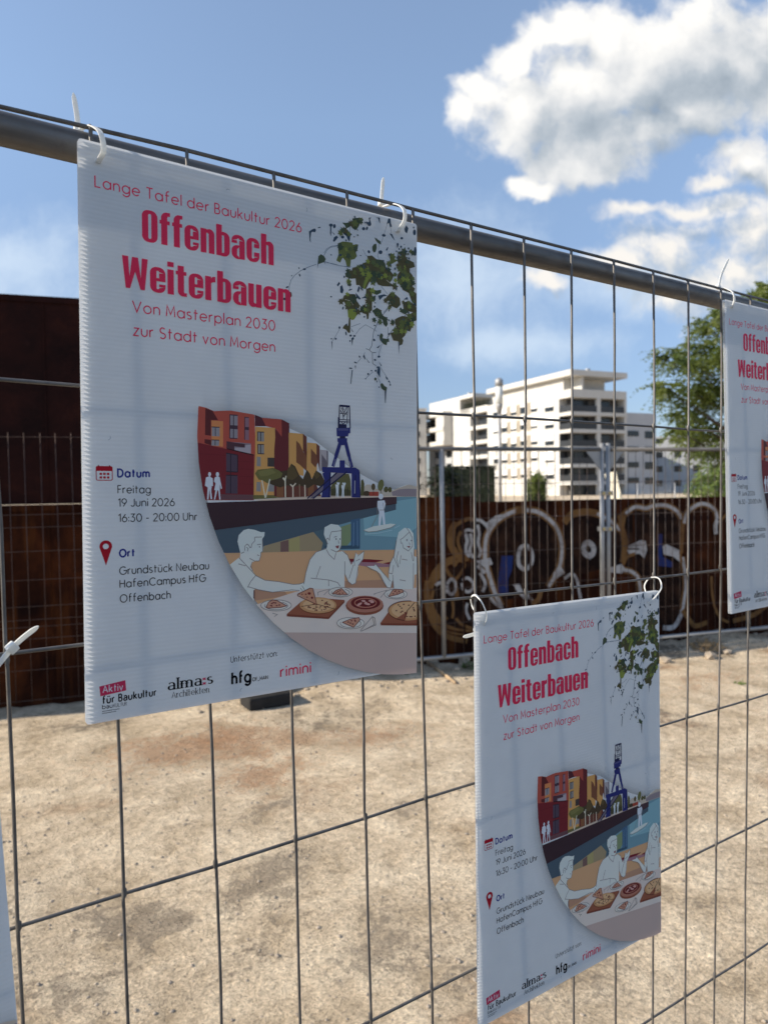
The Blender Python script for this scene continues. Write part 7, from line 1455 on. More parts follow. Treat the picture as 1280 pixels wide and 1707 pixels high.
[1,60,70,48,0,3997,908,3988,899,3976,902,3980,891,3971,882,3984,880,3985,871,3992,877,4003,872,4001,884,4011,891,3999,895],
[1,44,60,74,0,3508,1011,3501,1014,3501,1021,3495,1017,3488,1020,3490,1013,3485,1010,3490,1008,3489,1000,3495,1004,3501,1000,3501,1007],
[1,58,74,80,0,3304,994,3313,982,3307,970,3320,973,3328,962,3332,975,3342,975,3336,983,3344,994,3330,994,3324,1006,3318,994],
[1,44,60,74,0,3545,1135,3538,1139,3539,1147,3532,1142,3526,1146,3527,1139,3522,1137,3526,1134,3525,1127,3532,1129,3537,1125,3538,1132],
]
CX, CY, CR_ = 427.3, 292.9, 307.6
def clip(poly, inside, inter):
    out = []
    for i in range(len(poly)):
        a, b = poly[i-1], poly[i]; ia, ib = inside(a), inside(b)
        if ib:
            if not ia: out.append(inter(a, b))
            out.append(b)
        elif ia: out.append(inter(a, b))
    return out
def clip_art(poly):
    for k in range(0, 64):                     # against the big circle (a 64-gon) and the sheet edge
        a = 2*math.pi*(k+.5)/64; nx_, ny_ = math.cos(a), math.sin(a); d0 = CR_
        if not poly: return poly
        f = lambda p: (p[0]-CX)*nx_+(p[1]-CY)*ny_-d0
        poly = clip(poly, lambda p: f(p) <= 0, lambda p, q: (lambda t: (p[0]+(q[0]-p[0])*t, p[1]+(q[1]-p[1])*t))(f(p)/(f(p)-f(q))))
    if poly: poly = clip(poly, lambda p: p[0] <= 419.4, lambda p, q: (lambda t: (p[0]+(q[0]-p[0])*t, p[1]+(q[1]-p[1])*t))((419.4-p[0])/(q[0]-p[0])))
    return poly
INK, LK = 1.22, .95
def build_poster(label):
    root = empty('poster'); tag(root, label, 'poster', 'event posters tied to the near fence')
    Wd, Hd, TH, r = .42, .594, .0042, .0035
    mb = MB()
    out = [(x/1, y) for x, y in pill(0, -Hd, Wd, 0, r, 4)]
    mb.face([(x, 0, z) for x, z in out]); mb.face([(x, TH, z) for x, z in out[::-1]])
    k = 0
    while .0022+.0045*k < Hd:                  # webs between the two skins: flutes run across and stay open at the sides
        z = -.0022-.0045*k; i = .003 if (z > -.006 or z < -Hd+.006) else .0004
        mb.face([(i, .0001, z), (Wd-i, .0001, z), (Wd-i, TH-.0001, z), (i, TH-.0001, z)]); k += 1
    mb.build('panel', M_SHEET, root, fix=False)
    # soft printed shadow round the illustration, then the illustration itself
    pr = Print(); SH = (.10, .105, .12)
    n = 60; A0, A1 = 95, 186.2
    def strip(inner, outer, a_in, fade=None):
        z = pr.z()
        for i in range(len(inner)-1):
            a, b = (a_in*fade(i), a_in*fade(i+1)) if fade else (a_in, a_in)
            pr.mb.face([(inner[i][0], inner[i][1], z), (outer[i][0], outer[i][1], z), (outer[i+1][0], outer[i+1][1], z), (inner[i+1][0], inner[i+1][1], z)])
            pr.col.append([SH+(a,), SH+(0,), SH+(0,), SH+(b,)])
    an = [R(A0+(A1-A0)*i/n) for i in range(n+1)]
    for dr, al_ in ((6, .14), (14, .14), (27, .16)):
        strip([(CX+(CR_-2)*math.cos(a), CY+(CR_-2)*math.sin(a)) for a in an], [(min(419, CX+(CR_+dr)*math.cos(a)), min(593, CY+(CR_+dr)*math.sin(a))) for a in an], al_, lambda i: min(1, (n-i)/9))
    SKY_ = [(119, 262), (128, 262), (150, 263), (190, 266), (228, 274), (262, 286), (290, 304), (318, 322), (345, 335), (372, 346), (395, 351), (419, 352)]
    for dr, al_ in ((7, .14), (16, .12), (30, .09)):
        strip([(x, y+4) for x, y in SKY_], [(x, y-dr) for x, y in SKY_], al_, lambda i: min(1, i/2.5))
    for row in ART:
        if row[0] != 0: continue
        c = rgbc((row[1]*1.02, row[2], row[3]*.965), INK, .12); w = row[4]/100; P = [(row[i]/10, row[i+1]/10) for i in range(5, len(row), 2)]
        if w:
            Q = []
            for x, y in P:
                if math.hypot(x-CX, y-CY) < CR_-.4 and x < 419: Q.append((x, y))
                elif len(Q) > 1: pr.line(Q, w*LK, c); Q = []
                else: Q = []
            if len(Q) > 1: pr.line(Q, w*LK, c)
        else:
            P = clip_art(P)
            if len(P) > 2: pr.poly(P, c)
    ill = pr.build('illustration', root); tag(ill, 'round harbour picture with red and yellow houses, a blue crane and people sharing pizza')
    pr = Print()
    pr.text('Lange Tafel der Baukultur 2026', 15.2, 249.4, 44.7, 11, 1.28, RED, sx=.98)
    pr.text('Von Masterplan 2030', 50.8, 214.1, 165.8, 11.4, 1.28, RED); pr.text('zur Stadt von Morgen', 51.6, 214, 190.4, 11.4, 1.28, RED)
    pr.build('subtitle_lettering', root)
    pr = Print(); heavy(pr, 'Offenbach', 62, 212.6, 90.3, 33, RED); heavy(pr, 'Weiterbauen', 41.3, 233.9, 142, 33, RED); pr.build('headline_lettering', root)
    pr = Print()
    for row in ART:
        if row[0] != 1: continue
        c = rgbc(row[1:4], 1.36, .12); w = row[4]/100
        P = [(min(419.3, row[i]/10), max(.6, row[i+1]/10)) for i in range(5, len(row), 2)]
        if w: pr.line(P, w*.7, c)
        else: pr.poly(P, c)
    tag(pr.build('ivy_print', root), 'printed ivy vines hanging from the top right corner')
    pr = Print(); pr.text('Datum', 33.7, 67.5, 339.1, 8, 1.75, NAVY, gap=.34); pr.text('Ort', 34.5, 51.1, 422.8, 7.6, 1.75, NAVY, gap=.34)
    pr.text('Freitag', 33.9, 68.2, 356.1, 8, .95, BLACK); pr.text('19 Juni 2026', 34.1, 93.7, 370, 8, .95, BLACK, gap=.24); pr.text('16:30 - 20:00 Uhr', 34.1, 118.8, 386.1, 8, .95, BLACK, gap=.24)
    pr.text('Grundstück Neubau', 34.6, 131.6, 441.4, 8, .95, BLACK); pr.text('HafenCampus HfG', 34.7, 127.6, 455.1, 8, .95, BLACK); pr.text('Offenbach', 34.8, 88.2, 470.7, 8, .95, BLACK)
    pr.build('details_lettering', root)
    pr = Print()                               # calendar
    pr.line(pill(13.2, 328.5, 29, 342.7, 1.6)[:-1]+['c'], .9, hexc('c02030')); pr.poly([(13.2, 333.2), (13.2, 330), (14.4, 328.6), (27.8, 328.6), (29, 330), (29, 333.2)], hexc('c02030'))
    for x in (15.6, 26.4): pr.line([(x, 327), (x, 329.4)], 1., hexc('901828'))
    for j in range(2):
        for i in range(3): x, y = 16.4+i*3.6, 335+j*3.7; pr.poly([(x, y), (x+2.5, y), (x+2.5, y+2.3), (x, y+2.3)], hexc('c02030'))
    pr.build('calendar_icon', root)
    pr = Print(); o, i_ = [], []               # map pin
    for a in range(0, 360, 12):
        x, y = math.cos(R(a)), math.sin(R(a)); i_.append((21.6+2.9*x, 411.2+2.9*y))
        o.append((21.6+6.3*x, 411.2+6.3*y))
    n0 = len(pr.mb.f); z = pr.z()
    for k in range(30):
        j = (k+1) % 30; pr.mb.face([(o[k][0], o[k][1], z), (o[j][0], o[j][1], z), (i_[j][0], i_[j][1], z), (i_[k][0], i_[k][1], z)])
    pr._done(n0, hexc('c02030')); pr.poly([(16.0, 414.0), (27.2, 414.0), (21.6, 431.2)], hexc('c02030')); pr.poly([(21.6+2.9*math.cos(R(a)), 411.2+2.9*math.sin(R(a))) for a in range(20, 165, 12)], hexc('e4e8ec')) if 0 else None
    pr.build('map_pin_icon', root)
    pr = Print()                               # partners
    pr.text('Unterstützt von:', 156, 214.5, 550.7, 6.9, .72, BLACK)
    pr.poly([(13.4, 556.2), (39.4, 553.4), (40.2, 564.5), (14.3, 566.6)], CRIM); pr.text('Aktiv', 16.5, 37.2, 563.3, 6.8, .85, hexc('f4f4f4'), sx=.92)
    pr.text('fȷür Bαukultur'.replace('fȷ', 'f'), 15.9, 72, 574.8, 7.4, 1.35, BLACK, gap=.33); pr.text('bαu', 15.8, 26.3, 580.2, 4.2, .62, BLACK); pr.text('KULTUR', 27, 40.6, 580.3, 3.6, .34, BLACK)
    for y, x1 in ((582.7, 33), (584.8, 29.8)):
        x = 15.9
        while x < x1: pr.line([(x, y), (min(x+.9, x1), y)], .75, BLACK); x += 1.25
    pr.text('αlmα:s', 83.8, 135.1, 571.0, 11.2, 2.3, BLACK, gap=.34, contrast=.34, serif=3.4, ltr={':': CRIM})
    pr.text('Architekten', 88, 130.3, 580.5, 6.6, .72, BLACK, contrast=.45, serif=1.2)
    pr.text('hfg', 156.4, 181, 575.8, 12.6, 2.5, BLACK, gap=.3, sx=.9); pr.text('OF_MAIN', 182.2, 202.2, 576.0, 3.9, .62, BLACK)
    pr.text('rimini', 217.6, 259.1, 576.2, 12.4, 1.75, RED, gap=.3)
    pr.build('partner_logos', root)
    # little half-moon dents left by punched holes and knocks in the plastic
    for cx, cy, a in ((157.7, 17.2, 200), (254.5, 16.2, -50), (25, 298.4, -30), (170, 585, 150), (296, 583, -40), (380, 310, 60)):
        pr = Print(); pr.line(arc(cx, cy, 2.6, 2.6, a, a+110, 8), .38, rgbc((125, 135, 145)) + (.8,)); pr.build('dent', root)
    return root
LAB = ['largest event poster, hung by two zip ties from the top rail', 'lower event poster, tied to the mesh right of centre',
       'small event poster hung on the rail at the right picture edge', 'event poster of which only a pale edge sliver shows at lower left']
POSES = [(-0.02354, -0.0137, 1.98038, 0.0134, 0.0057, 0.00382), (0.48608, -0.0166, 1.44599, 0.01541, -0.01512, 0.0041), (1.10727, -0.0137, 1.96977, -0.00428, -0.0169, 0.00688), (-0.5376, -0.02, 1.4478, -0.0402, -0.012, 0.002)]
proto = build_poster(LAB[0])
for i, (x, y, z, a, b, c) in enumerate(POSES):
    o = proto if i == 0 else copy_tree(proto)
    Mx = Matrix.Translation((x, y, z)) @ Matrix.Rotation(c, 4, 'Z') @ Matrix.Rotation(b, 4, 'X') @ Matrix.Rotation(a, 4, 'Y')
    o.matrix_world = Mx; o['label'] = LAB[i]

# ------------------------------------------------------------------ zip ties
def zip_tie(strap, tail, head, side, label, w=.0052, hd=(.0096, .009, .0072), tside=None):
    o = empty('zip_tie', head); tag(o, label, 'zip tie', 'white zip ties holding the posters'); H = Vector(head)
    mb = MB(); mb.ribbon3([p-H for p in spline(strap, 6)], side, w, .0013); mb.build('strap', M_TIE, o)
    if tail:
        T = spline(tail, 6); mb = MB(); mb.ribbon3([p-H for p in T], tside or side, [w]*(len(T)-3)+[w*.9, w*.6, w*.2], .0012); mb.build('tail', M_TIE, o)
    mb = MB(); d = (Vector(tail[1])-Vector(tail[0])).normalized() if tail else Vector((0, 0, 1))
    sd = Vector(tside or side); sd = (sd-d*sd.dot(d)).normalized(); nn = d.cross(sd)
    Mh = Matrix((sd, nn, d)).transposed().to_4x4()
    mb.box(-hd[0]/2, hd[0]/2, -hd[2]/2, hd[2]/2, -hd[1]/2, hd[1]/2, Mh); bevel(mb.build('head', M_TIE, o), .0016)
    return o
for t in [([(-0.0039, -0.011, 1.9627), (-0.0052, -0.017, 1.9601), (-0.0012, -0.024, 1.969), (-0.0032, -0.022, 1.986), (-0.0059, -0.006, 1.9986), (-0.0086, 0.012, 2.0068), (-0.0105, 0.036, 2.0134)], [(-0.0107, 0.048, 2.0159), (-0.0117, 0.05, 2.0344), (-0.0143, 0.052, 2.0575)], (-0.0107, 0.048, 2.0172), (1, 0.0, 0), 'zip tie at the top left corner of the largest poster, tail upright', {}), ([(0.3671, -0.011, 1.9611), (0.3629, -0.017, 1.9585), (0.3691, -0.022, 1.9704), (0.3694, -0.022, 1.9842), (0.3712, -0.006, 1.9969), (0.373, 0.012, 2.0041), (0.3764, 0.036, 2.0097)], [(0.3805, 0.048, 2.0195), (0.3832, 0.05, 2.0371), (0.3869, 0.052, 2.0576)], (0.3805, 0.048, 2.0195), (1, 0, 0), 'zip tie near the top right corner of the largest poster, beside printed ivy', {}), ([(1.1371, -0.011, 1.96), (1.1269, -0.017, 1.9574), (1.1264, -0.022, 1.9685), (1.1258, -0.02, 1.9823), (1.1368, -0.004, 1.9944), (1.1523, 0.015, 2.0035), (1.1725, 0.036, 2.009)], [(1.1901, 0.048, 2.0192), (1.2039, 0.05, 2.048), (1.2362, 0.054, 2.0856)], (1.188, 0.048, 2.0189), (1, 0, 0), 'zip tie with long thin curved tail on the right edge poster', {}), ([(0.5085, -0.011, 1.4272), (0.5032, -0.017, 1.4288), (0.4988, -0.026, 1.4426), (0.4913, -0.026, 1.4604), (0.4913, -0.012, 1.4698), (0.5027, 0.012, 1.4632), (0.5104, 0.02, 1.4508), (0.5081, 0.008, 1.4403), (0.5038, -0.006, 1.4322)], [(0.5076, 0.004, 1.4119), (0.4951, 0.004, 1.4099), (0.4788, 0.002, 1.4097)], (0.5065, 0.004, 1.4146), (0.5, 0.5, 0), 'zip tie at the top left corner of the lower poster', {'tside': (0, 0, 1)}), ([(0.8844, -0.011, 1.4214), (0.8762, -0.017, 1.4229), (0.883, -0.024, 1.4314), (0.8968, -0.026, 1.4459), (0.9087, -0.014, 1.4582), (0.9169, 0.004, 1.46), (0.9136, 0.014, 1.454), (0.9051, 0.014, 1.4429), (0.8982, 0.004, 1.4298)], [(0.9082, 0.004, 1.4203), (0.9143, 0.006, 1.4087), (0.9177, 0.006, 1.4019)], (0.9082, 0.004, 1.4203), (0.5, 0.5, 0), 'round zip tie loop at the top right corner of the lower poster', {}), ([(-0.1208, -0.012, 1.4503), (-0.1159, -0.03, 1.459), (-0.108, -0.034, 1.4688), (-0.0987, -0.034, 1.4799)], [(-0.0987, -0.034, 1.4799), (-0.0885, -0.036, 1.4892), (-0.0764, -0.04, 1.4986)], (-0.0987, -0.034, 1.4799), (0.6, 0.3, -0.6), 'zip tie with its tail pointing right at the left picture edge', {})]: zip_tie(*t[:5], **t[5])

# ------------------------------------------------------------------ houses beyond
KP = Vector((86.987, 77.223, 0.000)); AV = Vector((0.15258, 0.98829, 0.00000)); BV = Vector((AV.y, -AV.x, 0))
BM = Matrix(((AV.x, BV.x, 0, 0), (AV.y, BV.y, 0, 0), (0, 0, 1, 0), (0, 0, 0, 1)))
bld = empty('apartment_building', KP); tag(bld, 'white flat roofed apartment block with dark corner balconies beyond the wall', 'building')
def part(name, mat, boxes, parent=None, bev=0):
    for q in boxes:
        mb = MB(); mb.box(*q, M=BM); o = mb.build(name, mat, bld if parent is None else parent)
    return o
FL = [2.31, 5.09, 7.88, 10.66, 13.43, 16.9]
part('wall', M_PLASTER, [(3.03, 24.3, 0, 11.46, 0, 15.7), (30.42, 37.4, 0, 11.46, 0, 17.2), (37.4, 47.3, 0, 11.46, 10.4, 20.), (34.3, 37.4, .01, 11.4, 17.2, 20.), (37.5, 47.2, 4., 11.4, 0, 10.4)])
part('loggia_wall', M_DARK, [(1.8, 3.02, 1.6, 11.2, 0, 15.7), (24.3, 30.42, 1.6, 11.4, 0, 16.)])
part('parapet', M_PLASTER, [(0, 24.3, 0, 11.46, 15.7, 17.0), (24.3, 34.3, 0, 11.4, 16., 17.22)])
part('penthouse', M_PLASTER, [(3.0, 23.6, .9, 9.5, 17.0, 19.15), (.3, 2.9, 2.4, 2.75, 17.0, 19.1), (24.3, 34.2, 4., 11., 17.2, 19.3)])
part('roof', M_PLASTER, [(-.15, 24.25, -.15, 11.5, 19.16, 20.06), (28.9, 34.29, -.1, 11.5, 19.3, 20.02)])
part('pillar', M_PLASTER, [(0, .45, 5.23, 5.97, 0, 15.69)]); part('pillar', M_PLASTER, [(0, 1.79, 11.0, 11.46, 0, 15.69)])
for f in FL[:5]:
    part('balcony', M_PLASTER, [(-.06, 3.02, -.06, 11.5, f-.57, f)])
    for q in ((.06, .11, .4, 5.2), (.06, .11, 6.0, 10.98), ): part('balustrade', M_RAIL, [(q[0], q[1], q[2], q[3], f+.02, f+1.0)])
    part('balustrade', M_RAIL, [(.12, 3.0, .04, .09, f+.02, f+1.0)])
    for b0, b1 in ((1.9, 4.9), (6.2, 9.4)):
        w = part('window', M_GLASS, [(1.72, 1.79, b0, b1, f+.05, f+2.1)])
    if 13 > f: part('screen', M_RAIL, [(2.9, 3.0, .1, 1.5, f+1.05, f+2.2)])
part('window', M_GLASS, [(1.72, 1.79, 1.0+1, 4.9, .1, 1.7)]); part('window', M_GLASS, [(1.72, 1.79, 6.2, 10.6, .1, 1.7)])
for k, zc in enumerate((15.1, 12.3, 9.5, 6.7, 3.9)):
    for a in (21.4, 18.6, 15.7, 12.8, 9.7):
        w = part('window', M_GLASS, [(a-.85, a+.85, -.03, .05, zc-.75, zc+.72)])
        dr = rnd.choice((.38, .38, .6, .25, .8)); part('shutter', M_SHUT, [(a-.79, a+.79, -.06, -.032, zc-.75+1.45*dr, zc+.74)], w)
    for a0, a1 in ((16.6, 17.72), (13.7, 14.8), (10.6, 11.9), (19.5, 20.5)): part('facade_panel', M_PLASTER2, [(a0, a1, -.02, .03, zc-1.1, zc+1.0)])
    w = part('window', M_GLASS, [(4.4, 6.7, -.03, .05, zc-1.15, zc+.95)]); dr = rnd.choice((.3, .15, .35)); part('shutter', M_SHUT, [(4.46, 6.64, -.06, -.032, zc-1.1+2.05*dr, zc+.93)], w)
    if k < 4:
        w = part('window', M_GLASS, [(31.4, 32.9, -.03, .05, zc-2.8-.8+2.7, zc-2.8+.7+2.7)]); part('shutter', M_SHUT, [(31.46, 32.84, -.06, -.032, zc-.9, zc+.56)], w)
    zs = 13.2-2.85*k
    if zs > 1: part('balcony', M_PLASTER, [(24.31, 30.41, -.05, 1.6, zs-.36, zs+.36)]); part('window', M_GLASS, [(25., 29.8, 1.52, 1.59, zs+.4, zs+2.2)]); part('balustrade', M_RAIL, [(24.32, 27.2, .02, .07, zs+.37, zs+1.2)])
part('window', M_SHUT, [(38.6, 44.6, -.05, .05, 17.9, 19.1)])
for z in (10.4, 13.4, 16.5): part('balcony', M_PLASTER, [(37.45, 50.2, -2.2, 0, z, z+.85)])
part('pillar', M_PLASTER, [(49.7, 50.2, -2.2, -1.7, 11.25, 16.5)]); part('wall', M_PLASTER, [(37.5, 40.9, -2.0, -.02, 11.25, 16.5)])
for z in (11.26, 14.26): part('window', M_GLASS, [(41.2, 47., -.06, -.01, z, z+2.1)]); part('window', M_GLASS, [(47.3, 50.2, .5, .6, z, z+2.1)])
part('lower_wing', M_GREYP, [(38., 50., 1.2, 3.9, 0, 10.3)])
for z in (2.4, 5.2, 8.0): part('window', M_GLASS, [(45., 47., 1.1, 1.19, z, z+1.5)]); part('window', M_GLASS, [(40., 42., 1.1, 1.19, z, z+1.5)])
part('side_wing', M_GREYP, [(.3, 14., 11.47, 18.2, 0, 13.6)])
for z in (9.7, 7.1, 4.5, 1.9):
    part('window', M_GLASS, [(.22, .29, 11.9, 14.3, z, z+.9)]); part('window', M_GLASS, [(.22, .29, 15.7, 17.6, z-.3, z+.9)])
part('chimney', M_GREYP, [(34., 34.6, 2., 2.6, 20.02, 20.9)]); part('chimney', M_GREYP, [(2., 2.5, 5., 5.6, 20.07, 20.8)])
mb = MB(); rr = random.Random(8)
for _ in range(1500):
    c = BM @ Vector((rr.uniform(24.6, 33.8), rr.uniform(.1, 1.2), 17.25+rr.random()**1.3*1.2)); s = .16
    t = Vector((rr.gauss(0, 1), rr.gauss(0, 1), rr.gauss(.3, 1))).normalized(); q = t.orthogonal().normalized()*s*.4; mb.face([c-t*s, c+q, c+t*s, c-q])
mb.build('roof_planting', M_LEAFD, bld, fix=False)
def simple_house(name, loc, rot, w, d, h, mat, label, rows, cols, wz=1.2, ww=1.3):
    o = empty(name, loc, (0, 0, rot)); tag(o, label, 'building')
    mb = MB(); mb.box(0, w, 0, d, 0, h); mb.build('wall', mat, o); mb = MB(); mb.box(-.2, w+.2, -.2, d+.2, h+.002, h+.35); mb.build('roof', mat, o)
    for j in range(rows):
        for i in range(cols):
            x = (i+.5)*w/cols; z = 1.2+j*2.8; mb = MB(); mb.box(x-ww/2, x+ww/2, -.05, .04, z, z+wz); mb.build('window', M_GLASS, o)
            if d > 8:
                pass
    return o
c_, f_ = RX.copy(), Vector((RF.x, RF.y, 0)).normalized()
def vp(lat, dep): p = CAM + c_*lat + f_*dep; return Vector((p.x, p.y, 0))
YAW = -math.atan2(f_.x, f_.y)
simple_house('grey_building', vp(52.5, 140), YAW+R(-14), 17, 11, 10.6, M_GREYP, 'lower grey building half hidden by the tree beyond the wall', 4, 5)
simple_house('pale_house', vp(1.2, 150), YAW+R(10), 8.2, 12, 18.2, M_PLASTER, 'narrow pale building at the far left of the white block', 6, 2)

# ------------------------------------------------------------------ street lamp, car, board, far mesh
lp = vp(4.920, 30); o = empty('street_lamp', lp); tag(o, 'grey street lamp with a cylindrical glass head before the white block', 'street lamp')
mb = MB(); mb.tube([(0, 0, 0), (0, 0, 5.0)], .06, 12, rad=[.085, .06]); mb.build('pole', M_LAMP, o, fix=False)
mb = MB(); mb.tube([(0, 0, 4.72), (0, 0, 5.02), (0, 0, 5.10)], .1, 14, rad=[.09, .14, .15]); mb.build('collar', M_LAMP, o, fix=False)
mb = MB(); mb.tube([(0, 0, 5.10), (0, 0, 5.85)], .15, 16); mb.build('lamp_glass', M_LGLASS, o, fix=False)
mb = MB(); mb.tube([(0, 0, 5.85), (0, 0, 6.12), (0, 0, 6.2)], .17, 16, rad=[.17, .165, .06]); mb.build('lamp_cap', M_LAMP, o, fix=False)
def car(loc, rot, label):
    o = empty('parked_car', loc, (0, 0, rot)); tag(o, label, 'car')
    prof = [(-2.1, .35), (-2.15, .75), (-2.0, .92), (-1.1, 1.0), (-.45, 1.42), (.3, 1.5), (1.1, 1.46), (1.85, 1.02), (2.1, .95), (2.15, .55), (2.1, .3)]
    sec = []; mb = MB()
    for y, k in ((-.86, 1), (-.70, 1.0), (.70, 1.0), (.86, 1)):
        sec.append([(x, y*(1 if z < 1.02 else .84), z if abs(y) < .8 else min(z, z-.02)) for x, z in prof])
    n = len(prof)
    for a, b in zip(sec, sec[1:]):
        for i in range(n):
            j = (i+1) % n; mb.face([a[i], a[j], b[j], b[i]], True)
    mb.face(sec[0][::-1]); mb.face(sec[-1]); bd = mb.build('body', M_CAR, o)
    for s in (-1, 1):
        mb = MB(); y = s*.735; mb.face([(-.95, s*.80, 1.04), (-.42, y, 1.36), (.3, y, 1.43), (1.0, y, 1.40), (1.55, s*.80, 1.06)]); mb.build('side_window', M_GLASS, o, fix=False)
        for x in (-1.3, 1.3):
            mb = MB(); mb.tube([(x, s*.66, .31), (x, s*.88, .31)], .31, 18); w = mb.build('wheel', M_TYRE, o, fix=False)
            mb = MB(); mb.tube([(x, s*.885, .31), (x, s*.895, .31)], .19, 14); mb.build('rim', M_LAMP, w, fix=False)
    mb = MB(); mb.face([(-1.05, -.62, 1.06), (-1.05, .62, 1.06), (-.5, .58, 1.42), (-.5, -.58, 1.42)]); mb.build('windscreen', M_GLASS, o, fix=False)
    mb = MB(); mb.face([(1.16, -.6, 1.46), (1.16, .6, 1.46), (1.8, .62, 1.10), (1.8, -.62, 1.10)]); mb.build('rear_window', M_GLASS, o, fix=False)
car(vp(-.55, 17), YAW+R(4), 'pale car whose curved roof shows just above the rusty wall')
o = empty('leaning_board', vp(10.042, 30), (R(4), R(-11), YAW-R(50))); tag(o, 'pale ribbed board leaning above the wall beside the paired posts', 'board')
mb = MB(); mb.box(-.27, .27, -.03, .03, -.05, 2.2); mb.build('board_sheet', M_PBOARD, o)
for k in range(4):
    mb = MB(); mb.box(-.24+k*.14, -.20+k*.14, -.05, -.032, -.05, 2.19); mb.build('rib', M_PBOARD, o)
o = empty('mesh_barrier', vp(14.303, 40), (0, 0, YAW)); tag(o, 'distant pale wire mesh barrier standing right of the leaning board', 'fence')
mb = MB()
for i in range(19): mb.tube([(i*.115, 0, .1), (i*.115, 0, 1.65)], .008, 5)
for i in range(8): mb.tube([(0, 0, .1+i*.22), (2.1, 0, .1+i*.22)], .008, 5)
mb.build('wire_mesh', M_POST, o, fix=False)
for x in (0, 2.1):
    mb = MB(); mb.tube([(x, 0, 0), (x, 0, 1.7)], .035, 8); mb.build('post', M_POST, o, fix=False)

# ------------------------------------------------------------------ greenery
def leaf(mb, c, d, s, wd, rr):
    q = d.cross(Vector((rr.gauss(0, 1), rr.gauss(0, 1), rr.gauss(0, 1)))).normalized()*s*wd
    mb.face([c-d*s*.5, c+q, c+d*s*.5, c-q])
def tree(loc, clumps, label, mat, seed=1, ls=.13, dens=1.0, name='feathery_tree', cat='tree', group=None, trunk_r=.16):
    """clumps: centre (world), radius; limbs run from the trunk to every clump, drooping sprays of leaves fill it"""
    rr = random.Random(seed); base = Vector(loc); o = empty(name, base); tag(o, label, cat, group)
    zt = max(c[2] for c, r in clumps); tb = MB(); H = zt*.62
    tb.tube(spline([(0, 0, -.1), (.05, .03, H*.35), (-.04, .06, H*.7), (.06, 0, H)], 5), .1, 9, rad=[trunk_r*(1-.6*i/15) for i in range(16)])
    cb = MB()
    for c, r in clumps:
        c = Vector(c)-base; k = min(H, max(.8, c.z-.9*Vector((c.x, c.y, 0)).length*.6)); s0 = Vector((0, 0, k*.85))
        mid = (s0+c)*.5+Vector((0, 0, .12*r)); L = spline([s0, mid, c], 4)
        tb.tube(L, .03, 6, rad=[.055*(1-.8*i/(len(L)-1))*max(.6, trunk_r/.16) for i in range(len(L))])
        nsp = int(90*r*r*dens)+16
        for _ in range(nsp):
            u = Vector((rr.gauss(0, 1), rr.gauss(0, 1), rr.gauss(0, .75))); u = u.normalized()*r*rr.random()**.42; u.z *= .72
            st = c+u; d = (u*.9+Vector((rr.gauss(0, .35), rr.gauss(0, .35), rr.gauss(-.35, .3)))*r).normalized(); ln = rr.uniform(2.4, 5.2)*ls
            m = 7
            for i in range(m):
                t = i/(m-1); p = st + d*ln*t - Vector((0, 0, .35*ln*t*t)); sd = d.cross(Vector((0, 0, 1))); sd = sd.normalized() if sd.length > .05 else Vector((1, 0, 0))
                for s in (-1, 1):
                    ld = (sd*s+d*.5+Vector((0, 0, rr.gauss(-.25, .25)))).normalized(); leaf(cb, p+ld*ls*.5, ld, ls*(1.25-.5*t), .24, rr)
    tb.build('trunk', M_BARK, o, fix=False); cb.build('crown', mat, o, fix=False)
    return o
TC = [((24.258, 14.55, 7.361), 0.492), ((23.847, 13.723, 7.573), 0.474), ((23.971, 14.725, 6.643), 0.492), ((22.719, 14.857, 6.331), 0.333), ((22.269, 15.103, 6.225), 0.185), ((21.981, 14.007, 5.794), 0.425), ((24.423, 14.418, 6.151), 0.72), ((21.063, 14.022, 4.896), 0.313), ((21.237, 14.564, 5.059), 0.16), ((22.564, 14.165, 4.908), 0.506), ((23.883, 14.2, 4.78), 0.67), ((21.889, 13.949, 4.02), 0.425), ((23.656, 14.526, 3.676), 0.525), ((24.446, 14.315, 3.466), 0.531), ((21.634, 14.006, 3.483), 0.247), ((22.832, 14.344, 3.08), 0.33), ((22.152, 13.23, 2.794), 0.348), ((23.609, 13.357, 5.081), 0.72), ((23.177, 12.783, 6.188), 0.698), ((25.086, 14.008, 8.109), 0.454), ((24.673, 12.892, 7.705), 0.614), ((26.096, 13.344, 8.613), 0.491), ((25.137, 13.358, 3.892), 0.82), ((25.652, 13.317, 6.082), 1.032), ((24.666, 12.161, 6.63), 0.971), ((24.835, 11.853, 8.205), 0.875), ((26.3, 12.169, 5.532), 1.1), ((24.736, 11.988, 3.754), 0.97), ((27.381, 11.878, 7.288), 1.113), ((26.324, 11.794, 9.231), 0.811), ((23.736, 13.543, 2.48), 0.328)]
tree((25.3486, 12.5122, 0.0000), TC, 'tall feathery green tree reaching past the right poster', M_LEAF, 5, .15, 1.9)
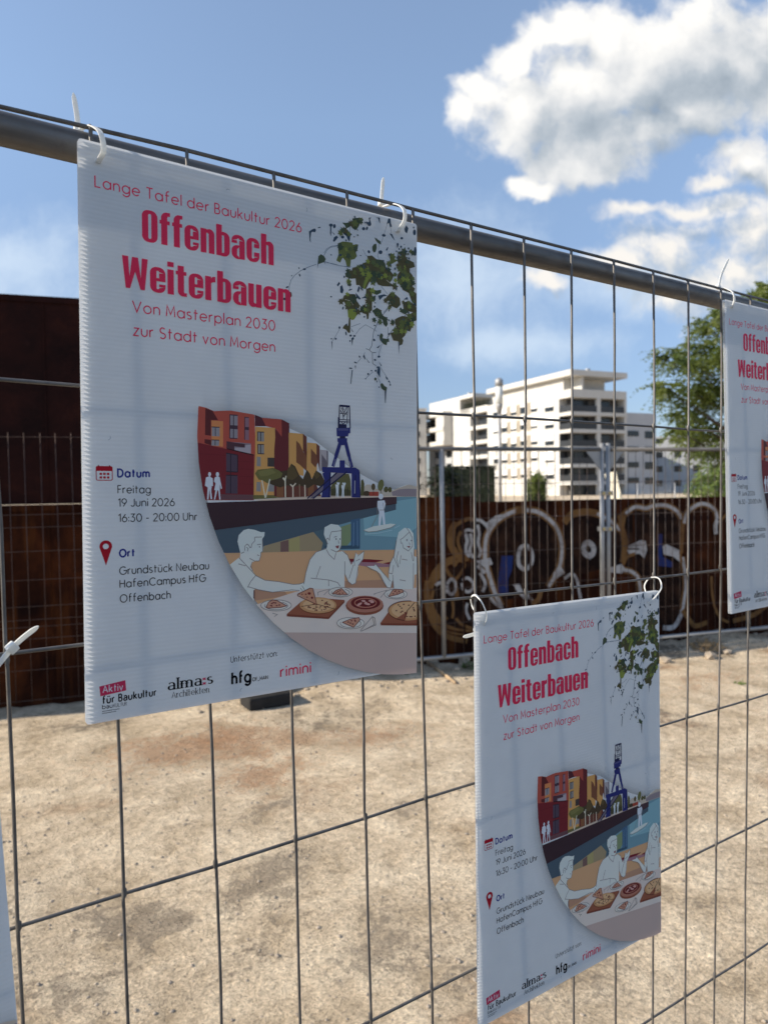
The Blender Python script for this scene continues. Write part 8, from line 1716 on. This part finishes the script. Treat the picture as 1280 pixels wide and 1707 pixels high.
tree((20.6289, 11.8755, 0.0000), [((20.656, 12.292, 1.736), 0.422), ((20.588, 11.949, 2.009), 0.352), ((20.497, 11.601, 1.724), 0.41), ((19.837, 12.073, 1.462), 0.284), ((21.147, 11.6, 1.906), 0.449), ((20.722, 11.834, 1.262), 0.48)], 'bright green bush showing over the wall under the feathery tree', M_LEAF2, 6, .11, 1.5, 'bush', 'bush', trunk_r=.06)
tree((35.8991, 44.9794, 0.0000), [((36.049, 45.075, 2.986), 0.718), ((35.593, 45.063, 2.252), 0.673), ((36.275, 44.906, 2.097), 0.676), ((35.764, 44.906, 1.27), 0.758)], 'rounded dark green shrub in front of the white block at left', M_LEAFD, 7, .3, .6, 'shrub', 'shrub', trunk_r=.09)
tree((43.0602, 41.4632, 0.0000), [((43.085, 41.552, 2.538), 0.387), ((43.215, 41.548, 1.988), 0.387), ((42.711, 41.462, 2.139), 0.299)], 'small leafy shrub before the sunlit side of the white block', M_LEAF, 8, .26, .35, 'shrub', 'shrub', trunk_r=.07)
def hedge(loc, rot, w, d, h, label, mat=None, seed=1):
    rr = random.Random(seed); o = empty('hedge', loc, (0, 0, rot)); tag(o, label, 'hedge'); mb = MB(); mb.box(.1, w-.1, .1, d-.1, 0, h-.12)
    n = int(70*(w*h+w*d)); S = .16
    for _ in range(n):
        c = Vector((rr.uniform(0, w), rr.choice((rr.uniform(0, .15), rr.uniform(0, d))), rr.uniform(0, h))); 
        if rr.random() < .4: c.z = h+rr.gauss(0, .05)
        t = Vector((rr.gauss(0, 1), rr.gauss(0, 1), rr.gauss(0, 1))).normalized(); leaf(mb, c, t, S, .4, rr)
    mb.build('foliage', mat or M_LEAFD, o, fix=False)
hedge(vp(4.6, 66), YAW+R(-6), 5.8, 2.2, 3.5, 'long dark hedge at the shaded foot of the white block', seed=2)  # made taller so its dark leaves stand in for the shaded wall
hedge(vp(12.1, 60), YAW+R(-6), 1.7, 1.4, 2.1, 'short clipped green hedge in front of the sunlit wall', M_LEAFD, seed=3)

# ------------------------------------------------------------------ render
scn.render.engine = 'CYCLES'
scn.cycles.max_bounces = 10; scn.cycles.diffuse_bounces = 5; scn.cycles.transmission_bounces = 8; scn.cycles.transparent_max_bounces = 24
scn.cycles.use_denoising = True
